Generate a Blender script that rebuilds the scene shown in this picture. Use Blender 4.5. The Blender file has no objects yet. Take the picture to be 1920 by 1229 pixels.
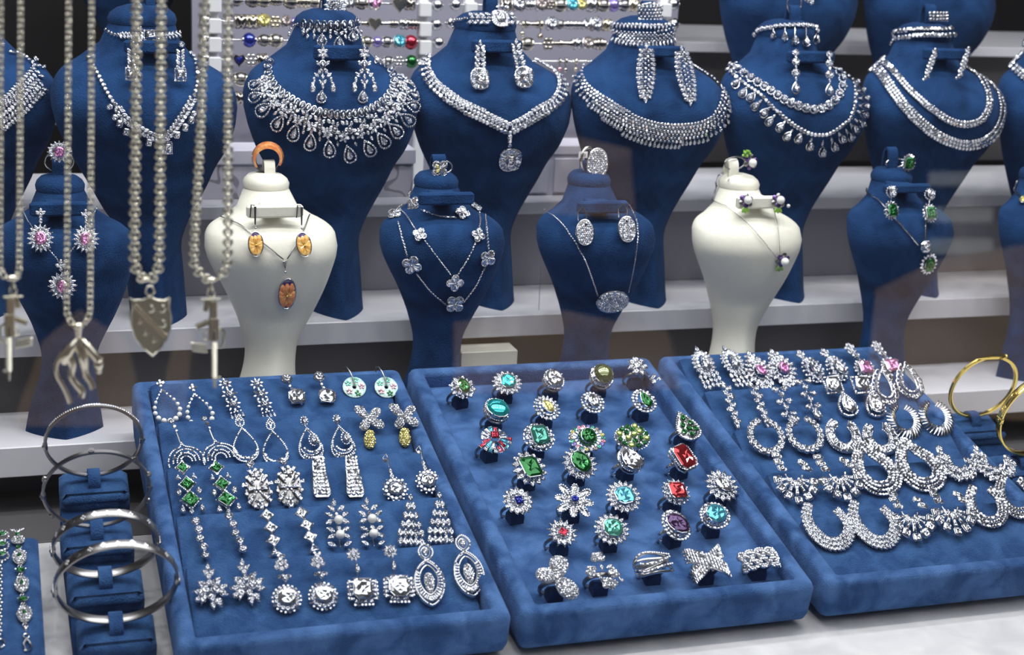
import bpy, math, random
import numpy as np
from mathutils import Matrix, Vector
from mathutils.bvhtree import BVHTree
random.seed(7)
rnd = random.Random(11)
PI = math.pi
SC = bpy.context.scene
COL = SC.collection
# ------------------------------------------------------------------ camera
# rows of RW = world axes expressed in camera axes (yaw 18.6, pitch 15.7, slight roll)
RW = np.array([[0.9509, 0.0387, -0.3070], [-0.3057, 0.2715, -0.9126], [0.0481, 0.9616, 0.2700]])
q_, r_ = np.linalg.qr(RW.T)
q_ = q_ * np.sign(np.diag(r_))
RW = q_.T
F = 2970.0
CAMZ = 0.50                       # camera height; z = 0 is a little under the counter
CP = np.array([0.0, 0.0, CAMZ])
cam = bpy.data.cameras.new('camera')
cam.sensor_width = 36.0
cam.lens = F / 1920 * 36
cam.clip_start = 0.05
cam.clip_end = 30
cam.dof.use_dof = True
cam.dof.focus_distance = 1.16
cam.dof.aperture_fstop = 9.0
cob = bpy.data.objects.new('camera', cam)
COL.objects.link(cob)
M4 = np.eye(4); M4[:3, :3] = RW; M4[:3, 3] = CP
cob.matrix_world = Matrix(M4.tolist())
SC.camera = cob
# ------------------------------------------------------------------ light
SC.view_settings.view_transform = 'Standard'
SC.view_settings.look = 'None'
SC.view_settings.gamma = 1
SC.view_settings.use_curve_mapping = False
SC.view_settings.exposure = 0.0
wd = bpy.data.worlds.new('world'); SC.world = wd; wd.use_nodes = True
nt_ = wd.node_tree; bg_ = nt_.nodes['Background']; bg_.inputs[1].default_value = 0.15
tc_ = nt_.nodes.new('ShaderNodeTexCoord'); sp_ = nt_.nodes.new('ShaderNodeSeparateXYZ'); cr_ = nt_.nodes.new('ShaderNodeValToRGB')
nt_.links.new(tc_.outputs['Generated'], sp_.inputs[0]); nt_.links.new(sp_.outputs['Z'], cr_.inputs['Fac']); nt_.links.new(cr_.outputs['Color'], bg_.inputs[0])
# daylight of the street: pale sky overhead, haze at the horizon, dark paving below
for p_, c_ in ((0.0, (0.10, 0.085, 0.075)), (0.02, (0.22, 0.20, 0.19)), (0.25, (0.42, 0.50, 0.62)), (0.9, (0.75, 0.85, 1.0))):
    e_ = cr_.color_ramp.elements.new(p_) if p_ not in (0.0,) else cr_.color_ramp.elements[0]; e_.position = p_; e_.color = (*c_, 1)
cr_.color_ramp.elements[-1].color = (0.75, 0.85, 1.0, 1)
def area(name, loc, target, sx, sy, power, color=(1, 1, 1), spread=180):
    l = bpy.data.lights.new(name, 'AREA'); l.shape = 'RECTANGLE'; l.size = sx; l.size_y = sy
    l.energy = power; l.color = color; l.spread = math.radians(spread)
    o = bpy.data.objects.new(name, l); COL.objects.link(o)
    o.location = loc
    d = Vector(target) - Vector(loc)
    o.rotation_euler = d.to_track_quat('-Z', 'Y').to_euler()
    return o
# LED spots and strips under the lid of the showcase
for i in range(7):
    area('case_spot_light', (-0.15 + i * 0.19, 0.93, 0.93), (-0.1 + i * 0.18, 1.08, 0.1), 0.035, 0.035, 0.75, (1, 0.97, 0.93))
    area('case_spot_light', (-0.07 + i * 0.19, 1.14, 0.96), (-0.05 + i * 0.18, 1.2, 0.1), 0.03, 0.03, 0.5, (0.93, 0.96, 1))
area('added_diffuser_light', (0.42, 0.92, 0.985), (0.42, 1.02, 0.1), 1.8, 0.60, 8.0, (0.95, 0.97, 1))  # unseen soft panel added so the gems mirror an even brightness
area('case_strip_light', (0.24, 1.44, 0.90), (0.24, 1.50, 0.2), 1.0, 0.06, 0.8, (0.9, 0.92, 1))
su_ = bpy.data.lights.new('sun', 'SUN'); su_.energy = 11.0; su_.color = (1, 0.93, 0.82); su_.angle = 0.01
so_ = bpy.data.objects.new('sun', su_); COL.objects.link(so_); so_.rotation_euler = Vector((0.1, -1.0, -0.95)).to_track_quat('-Z', 'Y').to_euler()
# ------------------------------------------------------------------ projection helpers
def ray(px, py):
    return RW @ np.array([px - 960, -(py - 614.5), -F]) / F
def at_y(px, py, Y): r = ray(px, py); return CP + r * (Y / r[1])
def at_z(px, py, z): r = ray(px, py); return CP + r * ((z - CAMZ) / r[2])
def at_pl(px, py, p0, n):
    r = ray(px, py); return CP + r * (((p0 - CP) @ n) / (r @ n))
def proj(p):
    c = RW.T @ (np.array(p) - CP); return 960 + F * c[0] / -c[2], 614.5 - F * c[1] / -c[2]
def pxm(p):                       # metres per pixel at a point
    return -(RW.T @ (np.array(p) - CP))[2] / F
def nrm(v): v = np.array(v, float); return v / (np.linalg.norm(v) + 1e-12)
# ------------------------------------------------------------------ materials
def mat(name, color, rough=0.5, metal=0.0, **k):
    m = bpy.data.materials.new(name); m.use_nodes = True
    b = m.node_tree.nodes['Principled BSDF']
    b.inputs['Base Color'].default_value = (*color, 1)
    b.inputs['Roughness'].default_value = rough
    b.inputs['Metallic'].default_value = metal
    for a, v in k.items():
        b.inputs[a.replace('_', ' ')].default_value = v
    return m
def noise_tex(m, scale, detail=2, coord='Object'):
    nt = m.node_tree
    tc = nt.nodes.new('ShaderNodeTexCoord'); n = nt.nodes.new('ShaderNodeTexNoise')
    n.inputs['Scale'].default_value = scale; n.inputs['Detail'].default_value = detail
    nt.links.new(tc.outputs[coord], n.inputs['Vector'])
    return n
def add_bump(m, scale, strength, dist, detail=2):
    nt = m.node_tree; b = nt.nodes['Principled BSDF']
    n = noise_tex(m, scale, detail)
    bp = nt.nodes.new('ShaderNodeBump'); bp.inputs['Strength'].default_value = strength
    bp.inputs['Distance'].default_value = dist
    nt.links.new(n.outputs['Fac'], bp.inputs['Height']); nt.links.new(bp.outputs['Normal'], b.inputs['Normal'])
def add_var(m, c1, c2, scale, lo=0.35, hi=0.65, detail=3, dist=0.6):
    nt = m.node_tree; b = nt.nodes['Principled BSDF']
    n = noise_tex(m, scale, detail); n.inputs['Distortion'].default_value = dist * 0.8
    r = nt.nodes.new('ShaderNodeValToRGB')
    r.color_ramp.elements[0].position = lo; r.color_ramp.elements[0].color = (*c1, 1)
    r.color_ramp.elements[1].position = hi; r.color_ramp.elements[1].color = (*c2, 1)
    nt.links.new(n.outputs['Fac'], r.inputs['Fac']); nt.links.new(r.outputs['Color'], b.inputs['Base Color'])
def velvet(name, c1, c2, scale, sheen=0.5, tint=(0.35, 0.55, 1)):
    m = mat(name, c1, 0.95, Sheen_Weight=sheen, Sheen_Roughness=0.35, Sheen_Tint=(*tint, 1), Specular_IOR_Level=0.1)
    add_var(m, c1, c2, scale)
    add_bump(m, 900, 1.0, 0.0012, 4)
    return m
MT = {}
MT['velvet'] = velvet('blue_velvet', (0.006, 0.024, 0.078), (0.015, 0.055, 0.162), 30, 0.10)
MT['velvet_tray'] = velvet('tray_velvet', (0.025, 0.070, 0.195), (0.078, 0.168, 0.385), 48, 0.25)
MT['velvet_pad'] = velvet('insert_velvet', (0.020, 0.060, 0.170), (0.042, 0.108, 0.262), 70, 0.22)
MT['velvet_dark'] = velvet('dark_velvet', (0.007, 0.026, 0.085), (0.012, 0.045, 0.135), 60, 0.1)
MT['leather'] = mat('cream_leatherette', (0.78, 0.76, 0.66), 0.42); add_bump(MT['leather'], 420, 0.25, 0.0006, 4)
MT['shelf'] = mat('white_laminate', (0.70, 0.69, 0.74), 0.35)
MT['riser'] = mat('grey_riser', (0.30, 0.29, 0.33), 0.5)
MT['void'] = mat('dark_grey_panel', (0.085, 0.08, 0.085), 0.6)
MT['black'] = mat('black_panel', (0.012, 0.011, 0.014), 0.6)
MT['panel'] = mat('lavender_grey_panel', (0.27, 0.265, 0.33), 0.45)
MT['counter'] = mat('white_counter', (0.62, 0.61, 0.62), 0.45); add_var(MT['counter'], (0.55, 0.54, 0.56), (0.68, 0.67, 0.68), 30)
MT['silver'] = mat('silver', (0.74, 0.73, 0.74), 0.18, 1.0)
MT['silver_dark'] = mat('oxidised_silver', (0.30, 0.29, 0.29), 0.28, 1.0)
MT['champagne'] = mat('champagne_silver', (0.84, 0.78, 0.62), 0.22, 1.0)
MT['gold'] = mat('gold', (0.95, 0.72, 0.20), 0.14, 1.0)
MT['white_plastic'] = mat('white_plastic', (0.72, 0.72, 0.74), 0.4)
MT['pearl'] = mat('pearl', (0.86, 0.85, 0.82), 0.2, 0.0, Coat_Weight=0.8, Sheen_Weight=0.2)
MT['black_enamel'] = mat('black_enamel', (0.01, 0.008, 0.015), 0.12)
def pave(name, col, scale=1500):
    m = mat(name, col, 0.22, 0.85)
    nt = m.node_tree; b = nt.nodes['Principled BSDF']
    tc = nt.nodes.new('ShaderNodeTexCoord'); v = nt.nodes.new('ShaderNodeTexVoronoi'); v.inputs['Scale'].default_value = scale
    nt.links.new(tc.outputs['Object'], v.inputs['Vector'])
    bp = nt.nodes.new('ShaderNodeBump'); bp.inputs['Strength'].default_value = 1.0; bp.inputs['Distance'].default_value = 0.0008
    bp.invert = True
    nt.links.new(v.outputs['Distance'], bp.inputs['Height']); nt.links.new(bp.outputs['Normal'], b.inputs['Normal'])
    return m
MT['pave'] = pave('pave_stones', (0.88, 0.88, 0.88))
MT['pave_gold'] = pave('pave_yellow_stones', (0.93, 0.76, 0.25))
def gemmat(name, c, metal=0.7, rough=0.06):
    return mat('gem_' + name, c, rough, metal, Coat_Weight=0.5, Coat_Roughness=0.02, IOR=1.9)
GC = {'diamond': (0.78, 0.79, 0.85), 'green': (0.004, 0.15, 0.025), 'teal': (0.03, 0.55, 0.56), 'aqua': (0.16, 0.66, 0.86),
      'mint': (0.18, 0.66, 0.50), 'seagreen': (0.10, 0.42, 0.34), 'olive': (0.20, 0.24, 0.10), 'ruby': (0.50, 0.015, 0.05), 'red': (0.50, 0.03, 0.04),
      'pink': (0.88, 0.36, 0.68), 'rose': (0.90, 0.42, 0.52), 'sapphire': (0.03, 0.05, 0.45), 'plum': (0.09, 0.04, 0.13),
      'yellow': (0.92, 0.82, 0.30), 'lime': (0.55, 0.70, 0.18), 'violet': (0.38, 0.30, 0.75), 'smoke': (0.45, 0.38, 0.36), 'brown': (0.50, 0.40, 0.34)}
for k_, c_ in GC.items():
    MT['g_' + k_] = gemmat(k_, c_, 0.92 if k_ == 'diamond' else 0.75)
# ------------------------------------------------------------------ objects
def link(o): COL.objects.link(o); return o
def thing(name, label, cat, loc, group=None):
    o = link(bpy.data.objects.new(name, None)); o.location = loc; o.empty_display_size = 0.01
    o['label'] = label; o['category'] = cat
    if group: o['group'] = group
    return o
def mesh_data(name, V, Fc, mats, mi=None, smooth=False):
    me = bpy.data.meshes.new(name); me.from_pydata([tuple(map(float, v)) for v in V], [], [tuple(map(int, f)) for f in Fc])
    for m in mats: me.materials.append(MT[m])
    if mi is not None: me.polygons.foreach_set('material_index', mi)
    if smooth: me.polygons.foreach_set('use_smooth', [True] * len(me.polygons))
    me.update(); return me
def wm(o):
    m = o.matrix_basis.copy()
    return wm(o.parent) @ m if o.parent is not None else m
def props(o, kind=None, label=None, cat=None, group=None):
    for a, v in (('kind', kind), ('label', label), ('category', cat), ('group', group)):
        if v: o[a] = v
    return o
def put(name, me, parent=None, M=None, **k):
    o = link(bpy.data.objects.new(name, me))
    M = Matrix.Identity(4) if M is None else M
    if parent is not None: o.parent = parent; M = wm(parent).inverted() @ M
    o.matrix_basis = M
    return props(o, **k)
class MB:                          # mesh builder in world coordinates
    def __init__(s): s.V = []; s.F = []; s.mi = []; s.n = 0
    def add(s, V, Fc, m=0):
        V = np.asarray(V, float).reshape(-1, 3)
        s.V.append(V); s.F += [tuple(i + s.n for i in f) for f in Fc]
        s.mi += [m] * len(Fc) if np.isscalar(m) else list(m); s.n += len(V)
    def box(s, c, h, ax=None, m=0, bev=0.0):
        ax = np.eye(3) if ax is None else np.array(ax); h = np.array(h, float)
        if bev:
            b = min(bev, *(h * 0.98))
            lev = [(-h[2], -b), (-h[2] + b, 0), (h[2] - b, 0), (h[2], -b)]
            ring = []
            for z, d in lev:
                for sx, sy in ((-1, -1), (1, -1), (1, 1), (-1, 1)):
                    X, Y = h[0] + d, h[1] + d
                    if sx * sy > 0: pts = [(sx * X, sy * (Y - b * .9)), (sx * (X - b * .9), sy * Y)]
                    else: pts = [(sx * (X - b * .9), sy * Y), (sx * X, sy * (Y - b * .9))]
                    ring += [(x, y, z) for x, y in pts]
            V = np.array(ring); n = 8; Fc = []
            for k in range(3):
                for i in range(n): j = (i + 1) % n; Fc.append((k * n + i, k * n + j, (k + 1) * n + j, (k + 1) * n + i))
            Fc.append(tuple(range(n))[::-1]); Fc.append(tuple(range(3 * n, 4 * n)))
            s.add(np.array(c) + V @ ax, Fc, m); return s
        V = np.array([[x, y, z] for x in (-1, 1) for y in (-1, 1) for z in (-1, 1)]) * h
        s.add(np.array(c) + V @ ax, [(0, 1, 3, 2), (4, 6, 7, 5), (0, 4, 5, 1), (2, 3, 7, 6), (0, 2, 6, 4), (1, 5, 7, 3)], m); return s
    def tube(s, P, r, n=6, closed=False, m=0, caps=True, flat=1.0, up=None):
        P = np.asarray(P, float); N = len(P); R = np.full(N, r) if np.isscalar(r) else np.asarray(r)
        T = np.zeros_like(P)
        for i in range(N):
            a = P[(i - 1) % N] if closed or i else P[0]; b = P[(i + 1) % N] if closed or i < N - 1 else P[-1]
            T[i] = nrm(b - a)
        u = nrm(np.cross(T[0], [0.3, 0.2, 1.0])) if up is None else nrm(np.cross(up, T[0]))
        V = []
        for i in range(N):
            if up is not None: u = nrm(np.cross(up if np.ndim(up) == 1 else up[i], T[i]))
            else: u = nrm(u - T[i] * (u @ T[i]))
            w = np.cross(T[i], u)
            for k in range(n):
                a = 2 * PI * k / n; V.append(P[i] + R[i] * (math.cos(a) * u + math.sin(a) * w * flat))
        Fc = []
        for i in range(N if closed else N - 1):
            for k in range(n):
                j = (i + 1) % N; l = (k + 1) % n; Fc.append((i * n + k, i * n + l, j * n + l, j * n + k))
        if caps and not closed: Fc.append(tuple(range(n))[::-1]); Fc.append(tuple(range((N - 1) * n, N * n)))
        s.add(V, Fc, m); return s
    def loft(s, rings, m=0, caps=True):
        n = len(rings[0]); V = np.concatenate(rings); Fc = []
        for i in range(len(rings) - 1):
            for k in range(n):
                l = (k + 1) % n; Fc.append((i * n + k, i * n + l, (i + 1) * n + l, (i + 1) * n + k))
        if caps: Fc.append(tuple(range(n))[::-1]); Fc.append(tuple(range((len(rings) - 1) * n, len(rings) * n)))
        s.add(V, Fc, m); return s
    def sphere(s, c, r, ax=None, nu=10, nv=6, m=0):
        ax = np.eye(3) if ax is None else np.array(ax); r = np.ones(3) * r
        V = [[0, 0, 1]]; 
        for i in range(1, nv):
            t = PI * i / nv
            for k in range(nu): a = 2 * PI * k / nu; V.append([math.sin(t) * math.cos(a), math.sin(t) * math.sin(a), math.cos(t)])
        V.append([0, 0, -1]); Fc = [(0, 1 + k, 1 + (k + 1) % nu) for k in range(nu)]
        for i in range(nv - 2):
            for k in range(nu):
                l = (k + 1) % nu; a = 1 + i * nu; Fc.append((a + k, a + nu + k, a + nu + l, a + l))
        e = 1 + (nv - 2) * nu; L = len(V) - 1
        Fc += [(e + k, L, e + (k + 1) % nu) for k in range(nu)]
        s.add(np.array(c) + (np.array(V) * r) @ ax, Fc, m); return s
    def plate(s, P2, o, ax, t, m=0, z0=0.0, bulge=0.0):   # extruded outline; P2 in the frame ax rows (ex, ey, n)
        P2 = np.asarray(P2, float); n = len(P2); ax = np.array(ax); c = P2.mean(0)
        top = np.c_[P2 * 1.0, np.full(n, z0 + t * 0.6)]; inn = np.c_[c + (P2 - c) * 0.86, np.full(n, z0 + t)]
        bot = np.c_[P2, np.full(n, z0)]; V = np.concatenate([bot, top, inn, [[c[0], c[1], z0 + t + bulge]]]); Fc = [tuple(range(n))[::-1]]
        for k in range(n):
            l = (k + 1) % n; Fc += [(k, l, n + l, n + k), (n + k, n + l, 2 * n + l, 2 * n + k), (2 * n + k, 2 * n + l, 3 * n)]
        s.add(np.array(o) + V @ ax, Fc, m); return s
    def data(s, name, mats, smooth=False):
        return mesh_data(name, np.concatenate(s.V), s.F, mats if isinstance(mats, (list, tuple)) else [mats], s.mi, smooth)
    def obj(s, name, mats, parent=None, smooth=False, **k):
        me = s.data(name, mats, smooth)
        if parent is not None:
            P = wm(parent); me.transform(P.inverted()); o = link(bpy.data.objects.new(name, me)); o.parent = parent
            return props(o, **k)
        c = np.concatenate(s.V); b = Vector(((c[:, 0].min() + c[:, 0].max()) / 2, (c[:, 1].min() + c[:, 1].max()) / 2, c[:, 2].min()))
        me.transform(Matrix.Translation(-b)); o = put(name, me, **k); o.location = b
        return o
def sm(o, angle=40):
    for p in o.data.polygons: p.use_smooth = True
    try: o.data.set_sharp_from_angle(angle=math.radians(angle))
    except Exception: pass
    return o
def spline(P, n):
    P = np.asarray(P, float); 
    Q = np.vstack([2 * P[0] - P[1], P, 2 * P[-1] - P[-2]]); out = []
    for i in range(1, len(Q) - 2):
        p0, p1, p2, p3 = Q[i - 1:i + 3]
        for t in np.linspace(0, 1, 12, endpoint=False):
            out.append(0.5 * ((2 * p1) + (-p0 + p2) * t + (2 * p0 - 5 * p1 + 4 * p2 - p3) * t ** 2 + (-p0 + 3 * p1 - 3 * p2 + p3) * t ** 3))
    out.append(P[-1]); out = np.array(out); d = np.r_[0, np.cumsum(np.linalg.norm(np.diff(out, axis=0), axis=1))]
    s = np.linspace(0, d[-1], n); return np.stack([np.interp(s, d, out[:, k]) for k in range(P.shape[1])], 1)
# ================================================================== the setting
XL, XR = -0.45, 1.55
YB, YBb = 1.168, 1.238
pb = at_y(120, 834, YB); zB = pb[2]
YBb = at_z(120, 778, zB)[1]
YA = YBb; zA = at_y(953, 592, YA)[2]
YC = at_z(978, 538, zA)[1]; zC = at_y(700, 383, YC)[2]
zCt = 0.086 * 0 + (632 - 592) * pxm(at_y(953, 592, YA)) / 0.96
zCnt = CAMZ - 0.479
def slab(name, x0, x1, y0, y1, z0, z1, m, kind='structure', bev=0.0008):
    b = MB(); b.box(((x0 + x1) / 2, (y0 + y1) / 2, (z0 + z1) / 2), ((x1 - x0) / 2, (y1 - y0) / 2, (z1 - z0) / 2), bev=bev)
    return b.obj(name, m, kind=kind)
tA = zCt
slab('trim_1', XL, XR, YB, YBb + 0.02, zB - 0.024, zB, 'shelf')            # low front shelf
slab('trim_2', XL, XR, YA, YC + 0.02, zA - tA, zA, 'shelf')               # middle shelf
slab('trim_3', XL, XR, YC, YC + 0.16, zC - 0.0115, zC, 'shelf')            # upper shelf
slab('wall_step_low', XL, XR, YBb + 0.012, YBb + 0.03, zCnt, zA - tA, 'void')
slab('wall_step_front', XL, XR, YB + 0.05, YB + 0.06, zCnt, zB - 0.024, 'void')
slab('wall_step_high', XL, XR, YC + 0.004, YC + 0.03, zA, zC - 0.0115, 'riser')
YD = YC + 0.20
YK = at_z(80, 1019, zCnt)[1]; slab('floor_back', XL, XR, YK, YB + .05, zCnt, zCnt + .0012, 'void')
slab('wall_back', XL, XR, 1.95, 1.98, zCnt, 1.1, 'black')
slab('wall_left', XL - 0.02, XL, 0.45, 1.98, zCnt, 1.1, 'black')
slab('wall_right', XR, XR + 0.02, 0.45, 1.98, zCnt, 1.1, 'black')
slab('floor', XL, XR, 0.40, 1.95, zCnt - 0.03, zCnt, 'counter', bev=0.001)
slab('ceiling', XL, XR, 0.55, 1.98, 1.02, 1.05, 'void')

# ------------------------------------------------------------------ shop window pane and the street it mirrors
YG = 0.55; ZG = -0.85
gm_ = bpy.data.materials.new('window_glass'); gm_.use_nodes = True; t_ = gm_.node_tree; t_.nodes.clear()
go_ = t_.nodes.new('ShaderNodeOutputMaterial'); gx = t_.nodes.new('ShaderNodeMixShader'); ga = t_.nodes.new('ShaderNodeBsdfTransparent'); gb = t_.nodes.new('ShaderNodeBsdfGlossy'); gf = t_.nodes.new('ShaderNodeFresnel')
gf.inputs['IOR'].default_value = 1.62; gb.inputs['Roughness'].default_value = 0.0; ga.inputs['Color'].default_value = (0.97, 0.985, 0.98, 1)
t_.links.new(gf.outputs[0], gx.inputs[0]); t_.links.new(ga.outputs[0], gx.inputs[1]); t_.links.new(gb.outputs[0], gx.inputs[2]); t_.links.new(gx.outputs[0], go_.inputs[0])
MT['glass'] = gm_
b = MB(); b.add([(XL, YG, zCnt - .03), (XR, YG, zCnt - .03), (XR, YG, 1.02), (XL, YG, 1.02)], [(0, 1, 2, 3)]); b.obj('window_1', 'glass', kind='structure')
MT['shaded_ground'] = mat('shaded_street', (0.012, 0.012, 0.016), 0.9); MT['sunlit_paving'] = mat('brown_sunlit_ground', (0.36, 0.26, 0.17), 0.8); add_var(MT['sunlit_paving'], (0.28, 0.20, 0.13), (0.46, 0.34, 0.24), 1.2)  # street shade and sunlight put into the ground colours, dark and brown
MT['added_strip'] = mat('pale_added_strip', (0.55, 0.62, 0.66), 0.7); MT['stall_red'] = mat('stall_red', (0.5, 0.05, 0.08), 0.7)
slab('floor_street', -30, 30, -40, 0.3, ZG - .1, ZG, 'shaded_ground')
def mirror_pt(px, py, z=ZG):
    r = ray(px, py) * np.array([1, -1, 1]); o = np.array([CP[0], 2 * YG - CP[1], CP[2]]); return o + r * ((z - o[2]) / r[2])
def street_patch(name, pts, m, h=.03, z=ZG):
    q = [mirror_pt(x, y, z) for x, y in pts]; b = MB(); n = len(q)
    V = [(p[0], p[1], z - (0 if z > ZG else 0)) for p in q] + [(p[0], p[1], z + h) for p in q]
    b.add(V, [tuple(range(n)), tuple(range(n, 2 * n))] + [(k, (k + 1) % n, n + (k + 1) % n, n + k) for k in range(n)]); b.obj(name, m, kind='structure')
street_patch('floor_sunlit_patch', [(150, 598), (80, 660), (30, 800), (270, 800), (240, 660)], 'sunlit_paving')  # brown patches stand in for sunlit areas of the street
street_patch('floor_sunlit_patch', [(330, 640), (362, 640), (350, 780), (296, 790)], 'sunlit_paving')
street_patch('floor_sunlit_patch', [(850, 622), (1060, 600), (1250, 640), (1275, 730), (850, 740)], 'sunlit_paving')
street_patch('floor_sunlit_patch', [(1640, 560), (1760, 500), (1930, 470), (1930, 790), (1620, 760)], 'sunlit_paving')
street_patch('floor_sunlit_patch', [(1060, 262), (1180, 290), (1190, 410), (1030, 400)], 'sunlit_paving')
for y in (340, 408, 468): street_patch('trim_added_strip', [(1740, y - 7), (1860, y - 7), (1860, y + 8), (1740, y + 8)], 'added_strip')  # pale strips added on the ground, seen only mirrored in the pane
# ================================================================== gemstones and the jewel assembler
def circ(n, a=0.5, b=0.5, ph=0.0): return np.array([(a * math.cos(2 * PI * (k + ph) / n), b * math.sin(2 * PI * (k + ph) / n)) for k in range(n)])
def outline(cut, n=10):
    if cut in ('round', 'oval', 'cab'): return circ(n, ph=0.5)
    if cut == 'pear':
        P = []
        for k in range(n):
            t = 2 * PI * k / n; r = math.sin(t / 2) ** 1.0
            P.append((-math.sin(t) * r * 0.58, 0.5 - (1 - math.cos(t)) * 0.5))
        return np.array(P)
    if cut == 'marquise':
        h = n // 2; P = []
        for k in range(h): t = -1 + 2 * k / h; P.append((0.5 * (1 - t * t) ** 0.85, t * 0.5))
        for k in range(h): t = 1 - 2 * k / h; P.append((-0.5 * (1 - t * t) ** 0.85, t * 0.5))
        return np.array(P)
    if cut in ('emerald', 'cushion'):
        c = 0.16 if cut == 'emerald' else 0.24; a = 0.5
        return np.array([(a, -a + c), (a, a - c), (a - c, a), (-a + c, a), (-a, a - c), (-a, -a + c), (-a + c, -a), (a - c, -a)])
    if cut == 'square': return np.array([(.5, -.5), (.5, 0), (.5, .5), (0, .5), (-.5, .5), (-.5, 0), (-.5, -.5), (0, -.5)])
    if cut == 'taper': return np.array([(.26, -.5), (.5, .5), (-.5, .5), (-.26, -.5)])
    if cut == 'rhomb': return np.array([(0, -.5), (.25, -.25), (.5, 0), (.25, .25), (0, .5), (-.25, .25), (-.5, 0), (-.25, -.25)])
    if cut == 'tri': return np.array([(-.5, -.5), (0, -.5), (.5, -.5), (.25, 0), (0, .5), (-.25, 0)])
    if cut == 'heart':
        P = []
        for k in range(12):
            t = 2 * PI * k / 12; P.append((0.5 * math.sin(t) ** 3 * 1.0, (13 * math.cos(t) - 5 * math.cos(2 * t) - 2 * math.cos(3 * t) - math.cos(4 * t)) / 30 + 0.05))
        return np.array(P)[::-1]
def gem_raw(cut, n=10, prongs=True):
    O = outline(cut, n); n = len(O); step = cut in ('emerald', 'taper', 'square')
    ar = 0.5 * sum(O[i][0] * O[(i + 1) % n][1] - O[(i + 1) % n][0] * O[i][1] for i in range(n))
    if ar < 0: O = O[::-1]
    c = np.array([0, O[:, 1].mean() * 0.6])
    sh = O if step else (O + np.roll(O, -1, 0)) / 2
    def R(P, s, z): return np.c_[c + (P - c) * s, np.full(n, z)]
    if cut == 'cab':
        V = np.concatenate([R(O, 1, 0.04), R(O, .88, .2), R(O, .6, .33), R(O, .25, .38), R(O, 1.06, 0.02), R(O, 0.8, -.3)])
    else:
        V = np.concatenate([R(O, 1, 0.03), R(sh, .84 if step else .86, .15), R(O, .62, .22), R(sh, .30, .165), R(O, 1.07, 0.0), R(O, 0.72, -.3)])
    if cut != 'cab' and prongs:
        for k in range(n): V[3 * n + k, 2] += (.04 if k % 2 else -.035); V[2 * n + k, 2] += (-.012 if k % 2 else .012) * (0 if step else 1)
    Fc = []; mi = []
    for k in range(n):
        l = (k + 1) % n
        if cut == 'cab':
            for a in range(3): Fc.append((a * n + k, a * n + l, (a + 1) * n + l, (a + 1) * n + k)); mi.append(0)
        elif step:
            Fc += [(k, l, n + l, n + k), (n + k, n + l, 2 * n + l, 2 * n + k)]; mi += [0, 0]
        else:
            Fc += [(k, l, n + k), (l, n + l, n + k), (n + k, n + l, 2 * n + l), (n + k, 2 * n + l, 2 * n + k)]; mi += [0] * 4
    if cut == 'cab': Fc.append(tuple(3 * n + k for k in range(n))); mi.append(0)
    elif not prongs: Fc.append(tuple(2 * n + k for k in range(n))); mi.append(0)
    else:      # opaque table dished into facets that imitate the stone's inner glints
        V = np.vstack([V, [[c[0], c[1], .205]]]); q = len(V) - 1
        for k in range(n):
            l = (k + 1) % n
            if step: Fc += [(2 * n + k, 2 * n + l, 3 * n + l, 3 * n + k), (3 * n + k, 3 * n + l, q)]; mi += [0, 0]
            else: Fc += [(2 * n + k, 2 * n + l, 3 * n + k), (2 * n + l, 3 * n + l, 3 * n + k), (3 * n + k, 3 * n + l, q)]; mi += [0] * 3
    for k in range(n):
        l = (k + 1) % n; Fc += [(k, 4 * n + k, 4 * n + l, l), (4 * n + k, 5 * n + k, 5 * n + l, 4 * n + l)]; mi += [1, 1]
    V = list(V)
    if prongs:
        idx = {'pear': [0, n // 3, n // 2, (2 * n) // 3], 'marquise': [0, n // 2]}.get(cut, [int(n * f) for f in (0.06, 0.31, 0.56, 0.81)])
        if cut in ('emerald', 'cushion'): idx = [1, 3, 5, 7]
        if cut == 'rhomb' or cut == 'square': idx = [0, 2, 4, 6]
        for i in idx:
            p = c + (O[i] - c) * 1.0; r = 0.07; b = len(V)
            V += [np.array([p[0] + dx * r, p[1] + dy * r, z]) for dx, dy, z in ((-1, -1, -.1), (1, -1, -.1), (1, 1, -.1), (-1, 1, -.1), (0, 0, .2))]
            Fc += [(b, b + 1, b + 4), (b + 1, b + 2, b + 4), (b + 2, b + 3, b + 4), (b + 3, b, b + 4)]; mi += [1] * 4
    V = np.array(V)
    if cut != 'cab': V = V[:]; 
    return V, Fc, mi
CN = {'green': 'green stone', 'teal': 'turquoise stone', 'aqua': 'pale aqua stone', 'mint': 'mint-green stone', 'seagreen': 'sea-green stone', 'olive': 'olive-green stone', 'ruby': 'ruby-red stone', 'red': 'red stone', 'pink': 'pink stone', 'rose': 'rosy stone', 'sapphire': 'dark blue stone', 'plum': 'dark plum stone', 'yellow': 'yellow stone', 'lime': 'light green stone', 'violet': 'violet stone'}
_raw = {}
def raw(cut, n, pr):
    k = (cut, n, pr)
    if k not in _raw: _raw[k] = gem_raw(*k)
    return _raw[k]
_gm = {}
def gem_mesh(cut, col, metal='silver'):
    k = (cut, col, metal)
    if k not in _gm:
        V, Fc, mi = raw(cut, 12 if cut in ('round', 'oval', 'pear', 'cab') else 10, True)
        _gm[k] = mesh_data('gemstone', V, Fc, ['g_' + col, metal], mi, False)
        if cut == 'cab':
            for p in _gm[k].polygons: p.use_smooth = p.material_index == 0
    return _gm[k]
_ms = {}
def shared(key, fn):
    if key not in _ms: _ms[key] = fn()
    return _ms[key]
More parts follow.
